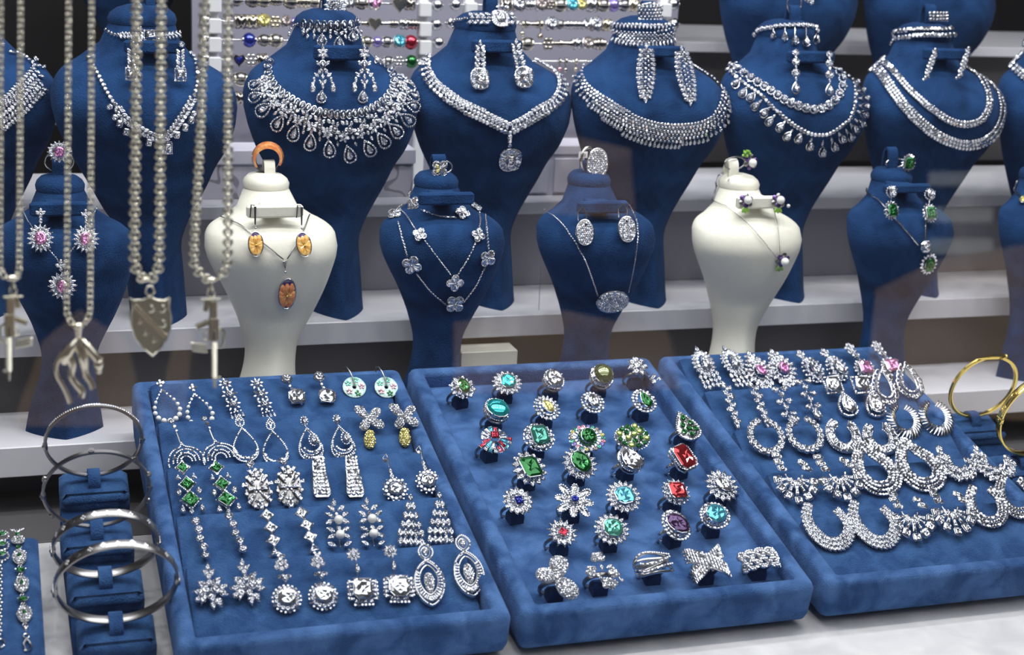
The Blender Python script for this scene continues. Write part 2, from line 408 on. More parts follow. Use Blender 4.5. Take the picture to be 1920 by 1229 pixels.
class Jewel:
    jit = 0.16; gs = 1.0
    """A piece of jewellery laid out in a local frame: x right, y down (pixel-sized units), z out."""
    def __init__(s, name, label, cat, O, ex, ey, n, sx, sy=None, group=None, thr=9.0, metal='silver', zl=0.0006, root=None):
        s.O = np.array(O, float); s.n = nrm(n); s.ey = nrm(ey); s.ex = nrm(np.cross(s.n, s.ey)) * 1.0
        s.ex = nrm(np.cross(-s.ey, s.n)); s.sx = sx; s.sy = sy or sx; s.u = min(sx, s.sy); s.thr = thr; s.zl = zl; s.metal = metal
        s.root = root or thing(name, label, cat, s.O, group)
        s.mb = {}; s.sm = {}
    @classmethod
    def px(cls, name, label, cat, top, bot, p0, n, **k):
        a = at_pl(*top, p0, n); b = at_pl(*bot, p0, n); L = math.dist(top, bot)
        return cls(name, label, cat, a, None, b - a, n, pxm(a) / 0.955, np.linalg.norm(b - a) / L, **k)
    lk = None
    def lock(s, x, y): pass
    def unlock(s): s.lk = None
    def P(s, x, y, z=0.0): return s.O + s.ex * x * s.sx + s.ey * y * s.sy + s.n * (z * s.u + s.zl)
    def M(s, mat_): return s.mb.setdefault(mat_, MB())
    def gem(s, cut, x, y, w, h=None, rot=0.0, col='diamond', z=0.0, deep=None, name='gemstone', force=None):
        """rot in degrees clockwise as seen; a pear's point is up at 0"""
        h = w if h is None else h; w, h = w * s.gs, h * s.gs; a = math.radians(-rot)
        up = -s.ey; X = s.ex * math.cos(a) + up * math.sin(a); Y = -s.ex * math.sin(a) + up * math.cos(a)
        d = (deep or min(w, h)) * s.u; n0 = s.n
        if s.jit: n0 = nrm(s.n + s.ex * rnd.uniform(-s.jit, s.jit) + up * rnd.uniform(-s.jit, s.jit)); X = nrm(X - n0 * (X @ n0)); Y = np.cross(n0, X)
        big = max(w, h) >= s.thr if force is None else force
        o = s.P(x, y, z) + s.n * d * 0.32
        if big:
            m = np.eye(4); m[:3, 0] = X * w * s.u; m[:3, 1] = Y * h * s.u; m[:3, 2] = n0 * d; m[:3, 3] = o
            return put(name, gem_mesh(cut, col, s.metal), s.root, Matrix(m.tolist()), label=CN.get(col))
        V, Fc, mi = raw(cut, 8 if cut != 'marquise' else 8, False)
        mb = s.sm.setdefault(col, MB())
        mb.add(o + np.outer(V[:, 0] * w * s.u, X) + np.outer(V[:, 1] * h * s.u, Y) + np.outer(V[:, 2] * d, n0), Fc, mi)
    def wire(s, pts, r, m=None, closed=False, n=6, z=0.0, flat=1.0):
        P = [s.P(p[0], p[1], (p[2] if len(p) > 2 else 0) + z) for p in pts]
        s.M(m or s.metal).tube(P, np.asarray(r) * s.u, n, closed, flat=flat, up=s.n if flat != 1.0 else None)
    def hoop(s, x, y, rx, ry, r, m=None, a0=0, a1=360, n=24, seg=6, z=0.0, flat=1.0):
        full = a1 - a0 >= 360; k = n
        pts = [(x + rx * math.sin(math.radians(a0 + (a1 - a0) * i / (k if full else k - 1))), y - ry * math.cos(math.radians(a0 + (a1 - a0) * i / (k if full else k - 1)))) for i in range(k)]
        s.wire(pts, r, m, full, seg, z, flat)
    def plate(s, pts, t, m=None, z=0.0, bulge=0.0):
        c = np.array([(p[0] * s.sx, -p[1] * s.sy) for p in pts])
        ar = sum(c[i][0] * c[(i + 1) % len(c)][1] - c[(i + 1) % len(c)][0] * c[i][1] for i in range(len(c)))
        if ar < 0: c = c[::-1]
        s.M(m or s.metal).plate(c, s.O + s.n * (z * s.u + s.zl), [s.ex, -s.ey, s.n], t * s.u, bulge=bulge * s.u)
    def ball(s, x, y, r, m='pearl', z=0.0, name='pearl', one=None):
        b = MB() if (one if one is not None else r * 2 >= s.thr) else s.M(m)
        b.sphere(s.P(x, y, z + r), r * s.u, nu=10, nv=7)
        if b is not s.mb.get(m): sm(b.obj(name, m, s.root))
    def halo(s, x, y, rx, ry, n, cut, w, h, col='diamond', ph=0.0, z=0.0, out=True, a0=0, a1=360, jit=0.0, flip=False):
        cols = col if isinstance(col, (list, tuple)) else [col]
        full = a1 - a0 >= 360
        for i in range(n):
            t = math.radians(a0 + (a1 - a0) * (i + ph) / (n if full else max(1, n - 1)))
            X, Y = rx * math.sin(t), -ry * math.cos(t)
            nx, ny = X / (rx * rx), Y / (ry * ry); rot = math.degrees(math.atan2(nx, -ny)) + (180 if flip else 0)
            s.gem(cut, x + X, y + Y, w, h, rot if out else rot + 90, cols[i % len(cols)], z + rnd.uniform(-jit, jit))
    def done(s):
        par = None
        for m, b in s.mb.items():
            o = b.obj({'silver': 'setting', 'champagne': 'setting', 'silver_dark': 'wire', 'steel_warm': 'ring', 'gold': 'gold_detail', 'pearl': 'small_pearl'}.get(m, m), m, s.root); sm(o, 50)
            if m == s.metal: par = o
        for c, b in s.sm.items(): b.obj('small_stones', ['g_' + c, s.metal], par or s.root, kind='stuff', label=('small ' + CN[c] + 's') if c in CN else None)
        return s.root
def inside(pt, poly):
    x, y = pt; c = False; n = len(poly)
    for i in range(n):
        x1, y1 = poly[i]; x2, y2 = poly[(i + 1) % n]
        if (y1 > y) != (y2 > y) and x < (x2 - x1) * (y - y1) / (y2 - y1) + x1: c = not c
    return c
def pave_fill(j, pts, t, z, bulge, col='diamond', st=4.1):
    P = np.array(pts); c = P.mean(0); Q = c + (P - c) * .93; x0, y0 = Q.min(0); x1, y1 = Q.max(0); R = max(1e-6, np.abs(P - c).max())
    r = 0; y = y0; jt = j.jit; j.jit = .5
    while y <= y1:
        x = x0 + (st / 2 if r % 2 else 0)
        while x <= x1:
            if inside((x, y), Q): j.gem('round', x + rnd.uniform(-.3, .3), y + rnd.uniform(-.3, .3), st * 1.02 / j.gs, None, 0, col, z + t * .75 + bulge * max(0, 1 - ((x - c[0]) ** 2 + (y - c[1]) ** 2) / R ** 2) * .8, force=False)
            x += st
        y += st * .87; r += 1
    j.jit = jt
def link_mesh():                   # one oval chain link lying in its xy plane, unit long
    return shared('link', lambda: _lk())
def _lk():
    b = MB(); P = [(0.5 * math.cos(2 * PI * k / 10), 0.32 * math.sin(2 * PI * k / 10), 0) for k in range(10)]
    b.tube(P, 0.1, 4, True); return b.data('link', 'silver')
def chain_links(P, N, length, r, parent, m='silver', name='chain'):
    """fine chain of alternating links along a 3D path, joined because the links are 2-4 px"""
    P = np.asarray(P, float); d = np.r_[0, np.cumsum(np.linalg.norm(np.diff(P, axis=0), axis=1))]
    k = max(2, int(d[-1] / (length * 0.72))); b = MB()
    for i in range(k):
        q = (i + 0.5) / k * d[-1]; o = np.array([np.interp(q, d, P[:, j]) for j in range(3)])
        o2 = np.array([np.interp(min(d[-1], q + length * .3), d, P[:, j]) for j in range(3)]); o1 = np.array([np.interp(max(0, q - length * .3), d, P[:, j]) for j in range(3)])
        t = nrm(o2 - o1); nn = nrm(N - t * (N @ t)) if np.ndim(N) == 1 else nrm(N[min(len(N) - 1, int(q / d[-1] * len(N)))])
        w = np.cross(t, nn); a = (0.35 if i % 2 else 1.15); w2 = w * math.cos(a) + nn * math.sin(a)
        L = [(o + nn * r + t * 0.5 * length * math.cos(2 * PI * j / 8) + w2 * 0.3 * length * math.sin(2 * PI * j / 8)) for j in range(8)]
        b.tube(L, r * 0.55, 4, True)
    return b.obj(name, m, parent, kind='stuff')
# ================================================================== trays
U = np.array([1.0, 0, 0]); te = math.radians(12.5)
V_ = np.array([0, math.cos(te), math.sin(te)]); N_ = np.array([0, -math.sin(te), math.cos(te)])
r0_ = ray(983, 1155); P0 = CP + r0_ * (0.86081 / r0_[1])
def TP(u, v, h=0.0): return np.array([u, 0, 0]) + V_ * (v) + N_ * (h + P0 @ N_ - 0.0) if False else U * u + V_ * v + N_ * (h + P0 @ N_)
def tuv(px, py, h=0.0):
    p = at_pl(px, py, P0 + N_ * h, N_); return p[0], p @ V_
VF = P0 @ V_                       # front edge of the trays
DV = P0 @ V_ - 0.7442
def rrect(x0, x1, y0, y1, r, k=4):
    P = []
    for cx, cy, a in ((x1 - r, y0 + r, -90), (x1 - r, y1 - r, 0), (x0 + r, y1 - r, 90), (x0 + r, y0 + r, 180)):
        for i in range(k + 1): t = math.radians(a + 90 * i / k); P.append((cx + r * math.cos(t), cy + r * math.sin(t)))
    return P
def tray(name, label, u0, u1, depth, cut=None):
    v0, v1 = VF + 0.0005, VF + 0.318; rim = 0.0115
    root = thing(name, label, 'display tray', TP((u0 + u1) / 2, v0, -0.034))
    b = MB(); rings = []
    def ring(ins, h, r, wedge=False):
        out = []
        for (x, y) in rrect(u0 + ins, u1 - ins, v0 + ins, v1 - ins, max(0.0006, r)):
            hh = h if not wedge else -(0.0285 + 0.018 * (y - v0) / (v1 - v0))
            out.append(TP(x, y, hh))
        return np.array(out)
    rings = [ring(0.0015, 0, .005, True), ring(0, -0.024, .006), ring(0, -0.0045, .006), ring(0.0012, -0.0015, .006), ring(0.004, 0, .005), ring(rim - .003, 0, .003), ring(rim - .0006, -.0015, .002), ring(rim, -.004, .002), ring(rim, -depth, .002)]
    b.loft(rings); sm(b.obj('tray_body', 'velvet_tray', root), 60)
    return root, (u0 + rim, u1 - rim, v0 + rim, v1 - rim)
TL, bl = tray('earring_tray', 'deep blue velvet stepped tray of drop earrings beside the silver bangle stand', 0.0925, 0.3005, 0.027)
TM, bm_ = tray('ring_tray', 'blue velvet tray full of coloured stone rings between the two earring trays', 0.3075, 0.5155, 0.0135)
TR, br = tray('earring_tray', 'blue velvet stepped tray with big sparkling statement earrings, nearest the gold bangles', 0.5245, 0.736, 0.027)
AL = math.radians(19); HT = 0.004
def pads(root, box, edges):
    u0, u1, v0, v1 = box; out = []
    vs = edges + [v0]
    for k in range(len(edges)):
        a, c = vs[k] - 0.0005, vs[k + 1] + 0.0005; low = HT - (a - c) * math.tan(AL); b = MB()
        prof = [(a, -0.0265), (a + 0.0003, HT - 0.0022), (a - 0.0005, HT - 0.0005), (a - 0.0018, HT - 0.0002), (c, low), (c, -0.0265)]
        rings = []
        for f, ins in ((0.0, 0.0), (0.0, 1.0), (1.0, 1.0), (1.0, 0.0)):
            pass
        xs = [u0 + 0.001, u0 + 0.0016, u0 + 0.0045, u1 - 0.0045, u1 - 0.0016, u1 - 0.001]; dz = [0.004, 0.0012, 0, 0, 0.0012, 0.004]
        for x, z in zip(xs, dz): rings.append(np.array([TP(x, v, h - (z if h > -0.02 else 0)) for v, h in prof]))
        b.loft(rings); sm(b.obj('step_pad', 'velvet_pad', root), 45)
        n = N_ * math.cos(AL) - V_ * math.sin(AL)
        out.append((TP((u0 + u1) / 2, a, HT), n, -(V_ * math.cos(AL) + N_ * math.sin(AL))))
    return out
def vpx(*pts): return [np.mean([tuv(*p, HT)[1] for p in q]) for q in pts]
eL = [bl[3] - 0.002] + vpx([(291, 790), (745, 767)], [(307, 873), (800, 848)], [(328, 964), (847, 932)], [(349, 1058), (896, 1015)])
eR = [br[3] - 0.002] + vpx([(1320, 735), (1595, 715)], [(1375, 807), (1660, 785)], [(1435, 886)], [(1519, 970)])
if __name__ == '__main__': print('EDGES', [round(x - VF, 4) for x in eL], [round(x - VF, 4) for x in eR])
padL = pads(TL, bl, eL); padR = pads(TR, br, eR)
# ================================================================== busts
# silhouette rows (y, left, right) read off one bust of each size, with depth profile (y offset of the section, front depth, back depth, exponent)
ROWS_L = [(600, 586, 684, -.001, .036, .026, 1.25), (560, 584, 683, .002, .034, .024, 1.3), (500, 578, 679, .007, .032, .021, 1.4), (450, 572, 676, .010, .030, .02, 1.5), (415, 560, 686, .011, .029, .019, 1.7),
          (384, 541, 702, .010, .030, .019, 1.8), (345, 521, 724, .007, .032, .019, 1.9), (309, 502, 742, .003, .034, .02, 2), (277, 485, 763, -.002, .036, .02, 2.1), (234, 469, 780, -.006, .038, .021, 2.2), (202, 461, 785, -.007, .038, .021, 2.2),
          (179, 459, 783, -.004, .037, .021, 2.2), (156, 463, 772, .001, .035, .021, 2.1), (138, 472, 755, .006, .033, .021, 2.1), (124, 486, 733, .010, .031, .021, 2), (110, 508, 708, .014, .030, .021, 2), (97, 530, 692, .017, .029, .022, 2), (80, 545, 681, .020, .028, .023, 2), (60, 555, 676, .022, .027, .023, 2), (46, 560, 673, .023, .027, .023, 2)]
CAP_L = [(50, 557, 675), (42, 555, 677), (32, 560, 674), (23, 572, 664), (17, 590, 648)]
ROWS_S = [(762, 430, 566, -.002, .026, .020, 1.25), (735, 440, 560, 0, .025, .018, 1.35), (700, 452, 555, .003, .024, .017, 1.5), (668, 459, 555, .006, .023, .016, 1.6), (638, 459, 560, .007, .023, .016, 1.7), (602, 449, 578, .006, .024, .016, 1.8),
          (580, 441, 590, .005, .025, .016, 1.9), (543, 424, 608, .001, .027, .016, 2), (506, 403, 622, -.003, .028, .016, 2.1), (475, 388, 631, -.005, .029, .017, 2.2), (450, 383, 632, -.004, .029, .017, 2.2), (432, 386, 626, 0, .028, .017, 2.2), (418, 395, 612, .004, .027, .017, 2.1), (407, 412, 594, .008, .026, .017, 2), (396, 434, 570, .012, .024, .017, 2),
          (382, 447, 556, .015, .022, .017, 2), (368, 453, 547, .016, .020, .017, 2), (356, 457, 542, .017, .019, .017, 2), (347, 460, 539, .018, .019, .017, 2)]
CAP_S = [(350, 457, 542), (342, 456, 543), (334, 459, 539), (327, 466, 530), (323, 480, 516)]
def template(rows, cap, Yc, z0):
    out = []
    for (y, l, r, yo, df, db, p) in rows:
        A = at_y(l, y, Yc + yo); B = at_y(r, y, Yc + yo); out.append([(A[2] + B[2]) / 2, (A[0] + B[0]) / 2, (B[0] - A[0]) / 2, yo, df, db, p])
    out = np.array(out); k = out[:, 2].argmax(); X0 = out[k, 1]; out[:, 1] -= X0; out[0, 0] = z0
    co = []
    for (y, l, r) in cap:
        yo = rows[-1][3]; A = at_y(l, y, Yc + yo); B = at_y(r, y, Yc + yo); co.append([(A[2] + B[2]) / 2, (A[0] + B[0]) / 2 - X0, (B[0] - A[0]) / 2, yo])
    return out, np.array(co), X0
YL, YS = 1.278, 1.206
TPL_L = template(ROWS_L, CAP_L, YL, zA); TPL_S = template(ROWS_S, CAP_S, YS, zB)
def bust(small, xc, yw, m, label, scale=1.0, group=None, Y=None, z0=None, cname='necklace_bust', dx=0.0):
    T, C, _ = TPL_S if small else TPL_L
    Yc = Y or (YS if small else YL); base = z0 if z0 is not None else (zB if small else zA)
    kw = T[:, 2].argmax(); X = at_y(xc, yw, Yc + T[kw, 3])[0]
    root = thing(cname, label, 'display bust', (X, Yc, base), group)
    n = 44; rings = []
    def sec(z, xo, a, yo, df, db, p):
        R = []
        for k in range(n):
            t = 2 * PI * k / n; c, s_ = math.cos(t), math.sin(t)
            x = a * math.copysign(abs(c) ** (2 / p), c); y = (df if s_ < 0 else db) * math.copysign(abs(s_) ** (2 / p), s_)
            R.append((X + xo * scale + x * scale, Yc + yo + y * scale, base + (z - T[0, 0]) * scale))
        return np.array(R)
    Ti = spline(T, 70)
    for r in Ti: rings.append(sec(*r))
    b = MB(); b.loft(rings); body = sm(b.obj('bust_body', m, root), 70)
    c = MB(); rr = []
    df, db = (.019, .017) if small else (.027, .023)
    for i, (z, xo, a, yo) in enumerate(C):
        f = a / C[0, 2]; rr.append(sec(z, xo, a, yo, df * f * 1.04, db * f * 1.04, 2))
    tip = rr[-1].copy(); c.loft(rr); cap = sm(c.obj('neck_cap', m, root), 70)
    V = np.concatenate(b.V + c.V); 
    bvh = BVHTree.FromPolygons([Vector(v) for v in V], [tuple(f) for f in b.F] + [tuple(i + b.n for i in f) for f in c.F])
    return dict(root=root, X=X, Y=Yc, base=base, bvh=bvh, m=m, scale=scale, small=small, top=base + (C[-1, 0] - T[0, 0]) * scale, capY=Yc + C[-1, 3], cap=cap)
def on_bust(B, px, py):
    r = ray(px, py); h = B['bvh'].ray_cast(Vector(CP), Vector(r))
    if h[0] is None:
        cx = proj((B['X'], B['Y'], B['base'] + .1))[0]
        for k in range(1, 26):
            h = B['bvh'].ray_cast(Vector(CP), Vector(ray(px + (cx - px) * k * 1.6 / max(1, abs(cx - px)), py)))
            if h[0] is not None: break
    if h[0] is None:
        q = CP + r * (B['Y'] / r[1]); h = B['bvh'].find_nearest(Vector(q))
    p, n = np.array(h[0]), np.array(h[1])
    if n @ r > 0: n = -n
    return p, n
def bar(B, x0, x1, y0, y1, off=0.014):
    p, n = on_bust(B, (x0 + x1) / 2, (y0 + y1) / 2); Yb = p[1] - off
    a = at_y(x0, (y0 + y1) / 2, Yb); b_ = at_y(x1, (y0 + y1) / 2, Yb); h = (at_y(x0, y0, Yb)[2] - at_y(x0, y1, Yb)[2]) / 2
    c = (a + b_) / 2; m = MB(); m.box(c, (abs(b_[0] - a[0]) / 2, 0.0032, h), bev=0.0016)
    m.box(c + np.array([0, off * 0.5 + .003, -h * .1]), (abs(b_[0] - a[0]) * .22, off * 0.5 + .004, h * .8), bev=0.001)
    sm(m.obj('earring_bar', B['m'], B['root']), 20); B['barY'] = Yb - 0.0034
    return B
def holder(B, px, py, w, h, yaw=0.0, dy=0.0):
    """little strap loop on the neck cap that holds a ring; (px,py) is the top of the loop"""
    Yh = B['capY'] + dy; c = at_y(px, py, Yh); u = pxm(c); zb = B['top'] - 0.003; H = c[2] - zb
    ax = np.array([math.cos(yaw), math.sin(yaw), 0]); d = np.array([-math.sin(yaw), math.cos(yaw), 0]); W = w * u / 2
    pts = []
    for k in range(9):
        t = PI * k / 8; pts.append((-0.005 * math.cos(t), zb + H * (math.sin(t) ** 0.6 if 0 < k < 8 else 0)))
    R = []
    for (q, z) in pts: 
        R.append(np.array([c[0], c[1], 0]) + d * q + np.array([0, 0, z]))
    b = MB(); th = 0.0012; ring = []
    for i, P in enumerate(R):
        t = nrm(R[min(8, i + 1)] - R[max(0, i - 1)]); nn = np.cross(ax, t)
        ring.append(np.array([P - ax * W - nn * th, P + ax * W - nn * th, P + ax * W + nn * th, P - ax * W + nn * th]))
    b.loft(ring); sm(b.obj('ring_holder', B['m'], B['cap']), 50); B['hold'] = np.array([c[0], c[1], c[2]]); B['hd'] = d
    return B
BL = {}
gl = None
spec = [(0, -70, 180, 'far left'), (1, 273, 190, ''), (2, 622, 192, ''), (3, 921, 178, ''), (4, 1220, 176, ''), (5, 1490, 180, ''), (6, 1751, 178, ''), (7, 2000, 175, '')]
labs = ['tall blue velvet bust cut off by the left picture edge', 'tall blue velvet bust behind the hanging chains, wearing a square-stone necklace', 'tall blue velvet bust behind the left cream bust, wearing the fan-shaped drop necklace',
        'tall blue velvet bust wearing the V-shaped necklace with one large square drop', 'tall blue velvet bust wearing the wide woven collar of tiny stones', 'tall blue velvet bust with two rows of necklace, the lower one with pear drops', 'tall blue velvet bust wearing two plain broad bands of stones', 'tall blue velvet bust cut off by the right picture edge, behind the reflections']
for (i, xc, yw, _), lb in zip(spec, labs): BL[i] = bust(False, xc, yw, 'velvet', lb, Y=YL + {3: 0.012, 0: 0.034}.get(i, 0))
sspec = [(0, 120, 470, 'velvet', 'small blue velvet bust with a pink stone jewellery set, behind the hanging panther'), (1, 508, 452, 'leather', 'cream leatherette bust with orange flower enamel jewellery'), (2, 829, 440, 'velvet', 'small blue velvet bust wearing the double chain of clover charms'),
         (3, 1117, 436, 'velvet', 'small blue velvet bust with a flat glittering oval plaque on a chain'), (4, 1400, 430, 'leather', 'cream leatherette bust with the pearl and green leaf jewellery'), (5, 1687, 420, 'velvet', 'small blue velvet bust with a green stone jewellery set'),
         (6, 1965, 420, 'velvet', 'small blue velvet bust cut off by the right picture edge')]
BS = {}
for i, xc, yw, m, lb in sspec: BS[i] = bust(True, xc, yw, m, lb, scale={4: .975, 5: 1.0}.get(i, 1.0))
for B, a in ((BL[1], (232, 347, 76, 100)), (BL[2], (588, 690, 85, 113)), (BL[3], (884, 978, 75, 99)), (BL[4], (1196, 1282, 86, 107)), (BL[5], (1476, 1563, 96, 118)), (BL[6], (1731, 1815, 91, 112)),
             (BS[0], (55, 166, 379, 405)), (BS[1], (462, 568, 384, 408)), (BS[2], (785, 888, 361, 384)), (BS[3], (1083, 1176, 377, 400)), (BS[4], (1381, 1467, 368, 391)), (BS[5], (1657, 1743, 345, 362))):
    bar(B, *a)
# ================================================================== earrings on the two stepped trays
BE = math.radians(12)
def PJ(pads_, k, name, label, top, bot, group=None, cat='earring', **kw):
    p0, n, _ = pads_[k]; a = AL + BE; n2 = N_ * math.cos(a) - V_ * math.sin(a)
    b = at_pl(*bot, p0 + n * 0.0012, n)
    return Jewel.px(name, label, cat, top, bot, b, n2, group=group, **kw)
def pair(pads_, k, name, what, tops, fn, group, sides=('left', 'right'), **kw):
    for (top, bot), sd in zip(tops, sides):
        w_ = what.split()
        if len(w_) > 13: w_ = ['step' if w == 'step' else w for w in w_]
        if len(w_) > 13: w_ = [w for w in w_ if w not in ('the', 'a')]
        what = ' '.join(w_)
        j = PJ(pads_, k, name, f'{what}, {sd} of pair', top, bot, group, **kw)
        j.L = math.dist(top, bot); j.gs = 1.22 if pads_ is padR else 1.15; fn(j); j.done()
def flower(j, x, y, r, n=6, c='diamond', cc='diamond', cut='marquise', w=None):
    j.gem('round', x, y, r * 0.75, col=cc, z=1.5); j.halo(x, y, r * .62, r * .62, n, cut, w or r * .42, r * .72, c)
def strand(j, pts, cut='round', sz=8, col='diamond', hs=None, rot=0):
    for i, p in enumerate(pts): j.gem(cut, p[0], p[1], sz if np.isscalar(sz) else sz[i], hs, rot, col)
def studs(j, path, step, sz, cut='round', col='diamond', closed=False, rot=None, h=None, z=0, n0=12):
    P = np.array(path, float); P = np.vstack([P, P[:1]]) if closed else P
    d = np.r_[0, np.cumsum(np.linalg.norm(np.diff(P, axis=0), axis=1))]; k = max(1, round(d[-1] / step))
    for i in range(k + (0 if closed else 1)):
        q = i / k * d[-1]; x, y = np.interp(q, d, P[:, 0]), np.interp(q, d, P[:, 1])
        t = 0
        if rot is not None:
            x2, y2 = np.interp(min(d[-1], q + .5), d, P[:, 0]), np.interp(min(d[-1], q + .5), d, P[:, 1]); x1, y1 = np.interp(max(0, q - .5), d, P[:, 0]), np.interp(max(0, q - .5), d, P[:, 1])
            t = math.degrees(math.atan2(x2 - x1, -(y2 - y1))) + rot
        j.gem(cut, x, y, sz, h, t, col, z)
def drop_path(x, y, w, h, n=20):   # teardrop outline, point up at (x, y)
    return [(x - math.sin(t) * math.sin(t / 2) ** 1.1 * w * .56, y + (1 - math.cos(t)) * 0.5 * h) for t in np.linspace(0, 2 * PI, n, endpoint=False)]
G1, G2, G3, G4, G5 = ['earrings on the %s step of the left tray' % s for s in ('top', 'second', 'third', 'fourth', 'bottom')]
def pearl_hoop(j):
    flower(j, 0, 0, 8, 4, w=6); P = drop_path(0, 12, 52, 62, 24)
    j.wire([(0, 5), (0, 13)], .8)
    for i in (1, 2, 3, 4): 
        j.gem('round', P[i][0], P[i][1], 4.2); j.gem('round', P[-i][0], P[-i][1], 4.2)
    Q = spline(np.array(P[5:20]), 11)
    for i, p in enumerate(Q): j.ball(p[0], p[1], 3.2 + 1.9 * math.sin(PI * i / 10), one=True)
    j.wire(P, .5, closed=True)
pair(padL, 0, 'drop_earring', 'teardrop hoop earring of graduated pearls', [((300, 721), (318, 790)), ((361, 729), (379, 798))], pearl_hoop, 'pearl teardrop earrings')
def triple_flower(j):
    for y, r in ((2, 11), (24, 13), (44, 13)):
        j.gem('oval', 0, y, r * .95, r * .8, 90, z=2, name='gemstone', force=r > 10); j.halo(0, y, r * .85, r * .8, 8, 'pear', 5, 7.5)
    for x in (-9, -3, 3, 9): j.gem('round', x, 58, 3.5); j.gem('pear', x * 1.15, 66, 4.5, 10)
    j.wire([(0, 0), (0, 58)], .7)
pair(padL, 0, 'drop_earring', 'earring of three stacked stone flowers with a tassel foot on the top step', [((421, 720), (447, 786)), ((480, 720), (505, 784))], triple_flower, 'triple flower tassel earrings')
def round_square(j):
    j.gem('round', 0, 2, 17); j.gem('round', 4, 14, 6); j.gem('round', 7, 21, 6); j.gem('cushion', 12, 36, 25, 24, 8, 'diamond', deep=16)
    j.wire([(0, 5), (12, 36)], .9); j.M('silver').box(j.P(12, 36, -1), (12.5 * j.u, 12.5 * j.u, 4 * j.u), [j.ex, -j.ey, j.n], bev=.0004)
pair(padL, 0, 'drop_earring', 'earring of a round stone over a big square clear stone', [((536, 713), (548, 765)), ((597, 709), (602, 762))], round_square, 'round over square stone earrings')
def disc(j):
    M = [MB() for _ in range(2)]
    O = j.P(0, 38); fr = [j.ex, -j.ey, j.n]; n = 28; R = 21 * j.u; r0 = 3.4 * j.u; V = []; Fc = []
    for a, z in ((R, 0), (R, 2.2 * j.u), (R * .9, 3.2 * j.u), (r0 * 1.3, 3.2 * j.u), (r0, 2.2 * j.u), (r0, 0)):
        for k in range(n): t = 2 * PI * k / n; V.append((a * math.cos(t), a * math.sin(t), z))
    for i in range(6):
        for k in range(n): l = (k + 1) % n; m_ = (i + 1) % 6; Fc.append((i * n + k, i * n + l, m_ * n + l, m_ * n + k))
    j.M('enamel_disc').add(O + np.array(V) @ np.array(fr), Fc)
    for q in range(5):
        a = 2 * PI * q / 5 + .3; cx, cy = 13 * math.sin(a), 38 - 13 * math.cos(a)
        col = ('mint', 'rose', 'green', 'rose', 'mint')[q]
        for p in range(5): b = 2 * PI * p / 5; j.gem('oval', cx + 3.6 * math.sin(b), cy - 3.6 * math.cos(b), 3.4, 4.2, math.degrees(b), col, 2.6)
    j.wire([(1, 36, 4), (0, 28, 7), (-4, 12, 8), (-8, 1, 6), (-12, -2, 2), (-13, 6, -2)], 1.3, 'silver_dark')
MT['enamel_disc'] = mat('turquoise_enamel', (0.35, 0.70, 0.66), 0.15); add_var(MT['enamel_disc'], (0.30, 0.62, 0.56), (0.75, 0.80, 0.76), 900, .4, .6)
pair(padL, 0, 'drop_earring', 'flat round turquoise enamel disc earring with red and green flowers', [((657, 691), (664, 729)), ((717, 691), (724, 730))], disc, 'enamel disc earrings')
def arch(j):
    j.gem('round', 0, 0, 9); j.gem('round', 3, 10, 7); j.gem('round', 5, 18, 5); j.wire([(5, 20), (7, 34), (9, 46)], 1.6)
    c = (12, 78)
    for r, z in ((31, 3.4), (23, 3.4), (16, 3.2), (10, 3)):
        P = [(c[0] + r * math.sin(math.radians(a)), c[1] - r * 1.02 * math.cos(math.radians(a))) for a in range(-90, 91, 10)]
        if r == 31: P = [(9, 44)] + []; 
        if r == 31:
            L_ = [(9, 42), (5, 50), (-6, 54), (-14, 62), (-19, 74), (-19, 84)]; R_ = [(9, 42), (14, 49), (26, 53), (36, 60), (42, 70), (44, 84)]
            for Q in (L_, R_): Q = spline(Q, 16); j.wire(Q, 1.5); studs(j, Q, 3.6, 3.4, z=1)
        else: j.wire(P, 1.0); studs(j, P, 3.6, 3.4, z=1)
    for a in (-60, -20, 20, 60): j.gem('round', c[0] + 19 * math.sin(math.radians(a)), c[1] - 19 * math.cos(math.radians(a)), 3.5)
pair(padL, 1, 'drop_earring', 'long-stemmed arched fan earring of concentric stone bows on the second step', [((322, 793), (338, 876)), ((383, 788), (403, 870))], arch, 'arched fan earrings')
def open_drop(j):
    P = drop_path(0, -8, 18, 22, 14); j.wire(P, 1.1, closed=True); studs(j, P, 3.6, 3.2, closed=True, z=1)
    for x, y in ((0, 6), (-3, 2), (3, 2), (0, -1), (0, 10)): j.gem('round', x, y, 4.2)
    j.wire([(0, 14), (2, 19)], .8); Q = drop_path(2, 17, 52, 64, 30); j.wire(Q, 1.2, closed=True); studs(j, Q, 3.5, 3.3, closed=True, z=1)
    for i in range(18):
        a = math.radians(108 + i * 8.5); j.gem('marquise' if i % 2 else 'round', 3 + 21 * math.sin(a), 54 - 22 * math.cos(a) + rnd.uniform(-2, 2), 4, 6, rnd.uniform(0, 180), z=1.5)
pair(padL, 1, 'drop_earring', 'large open teardrop earring with leafy stones along its foot on the second step', [((448, 788), (462, 866)), ((506, 794), (516, 864))], open_drop, 'open teardrop earrings')
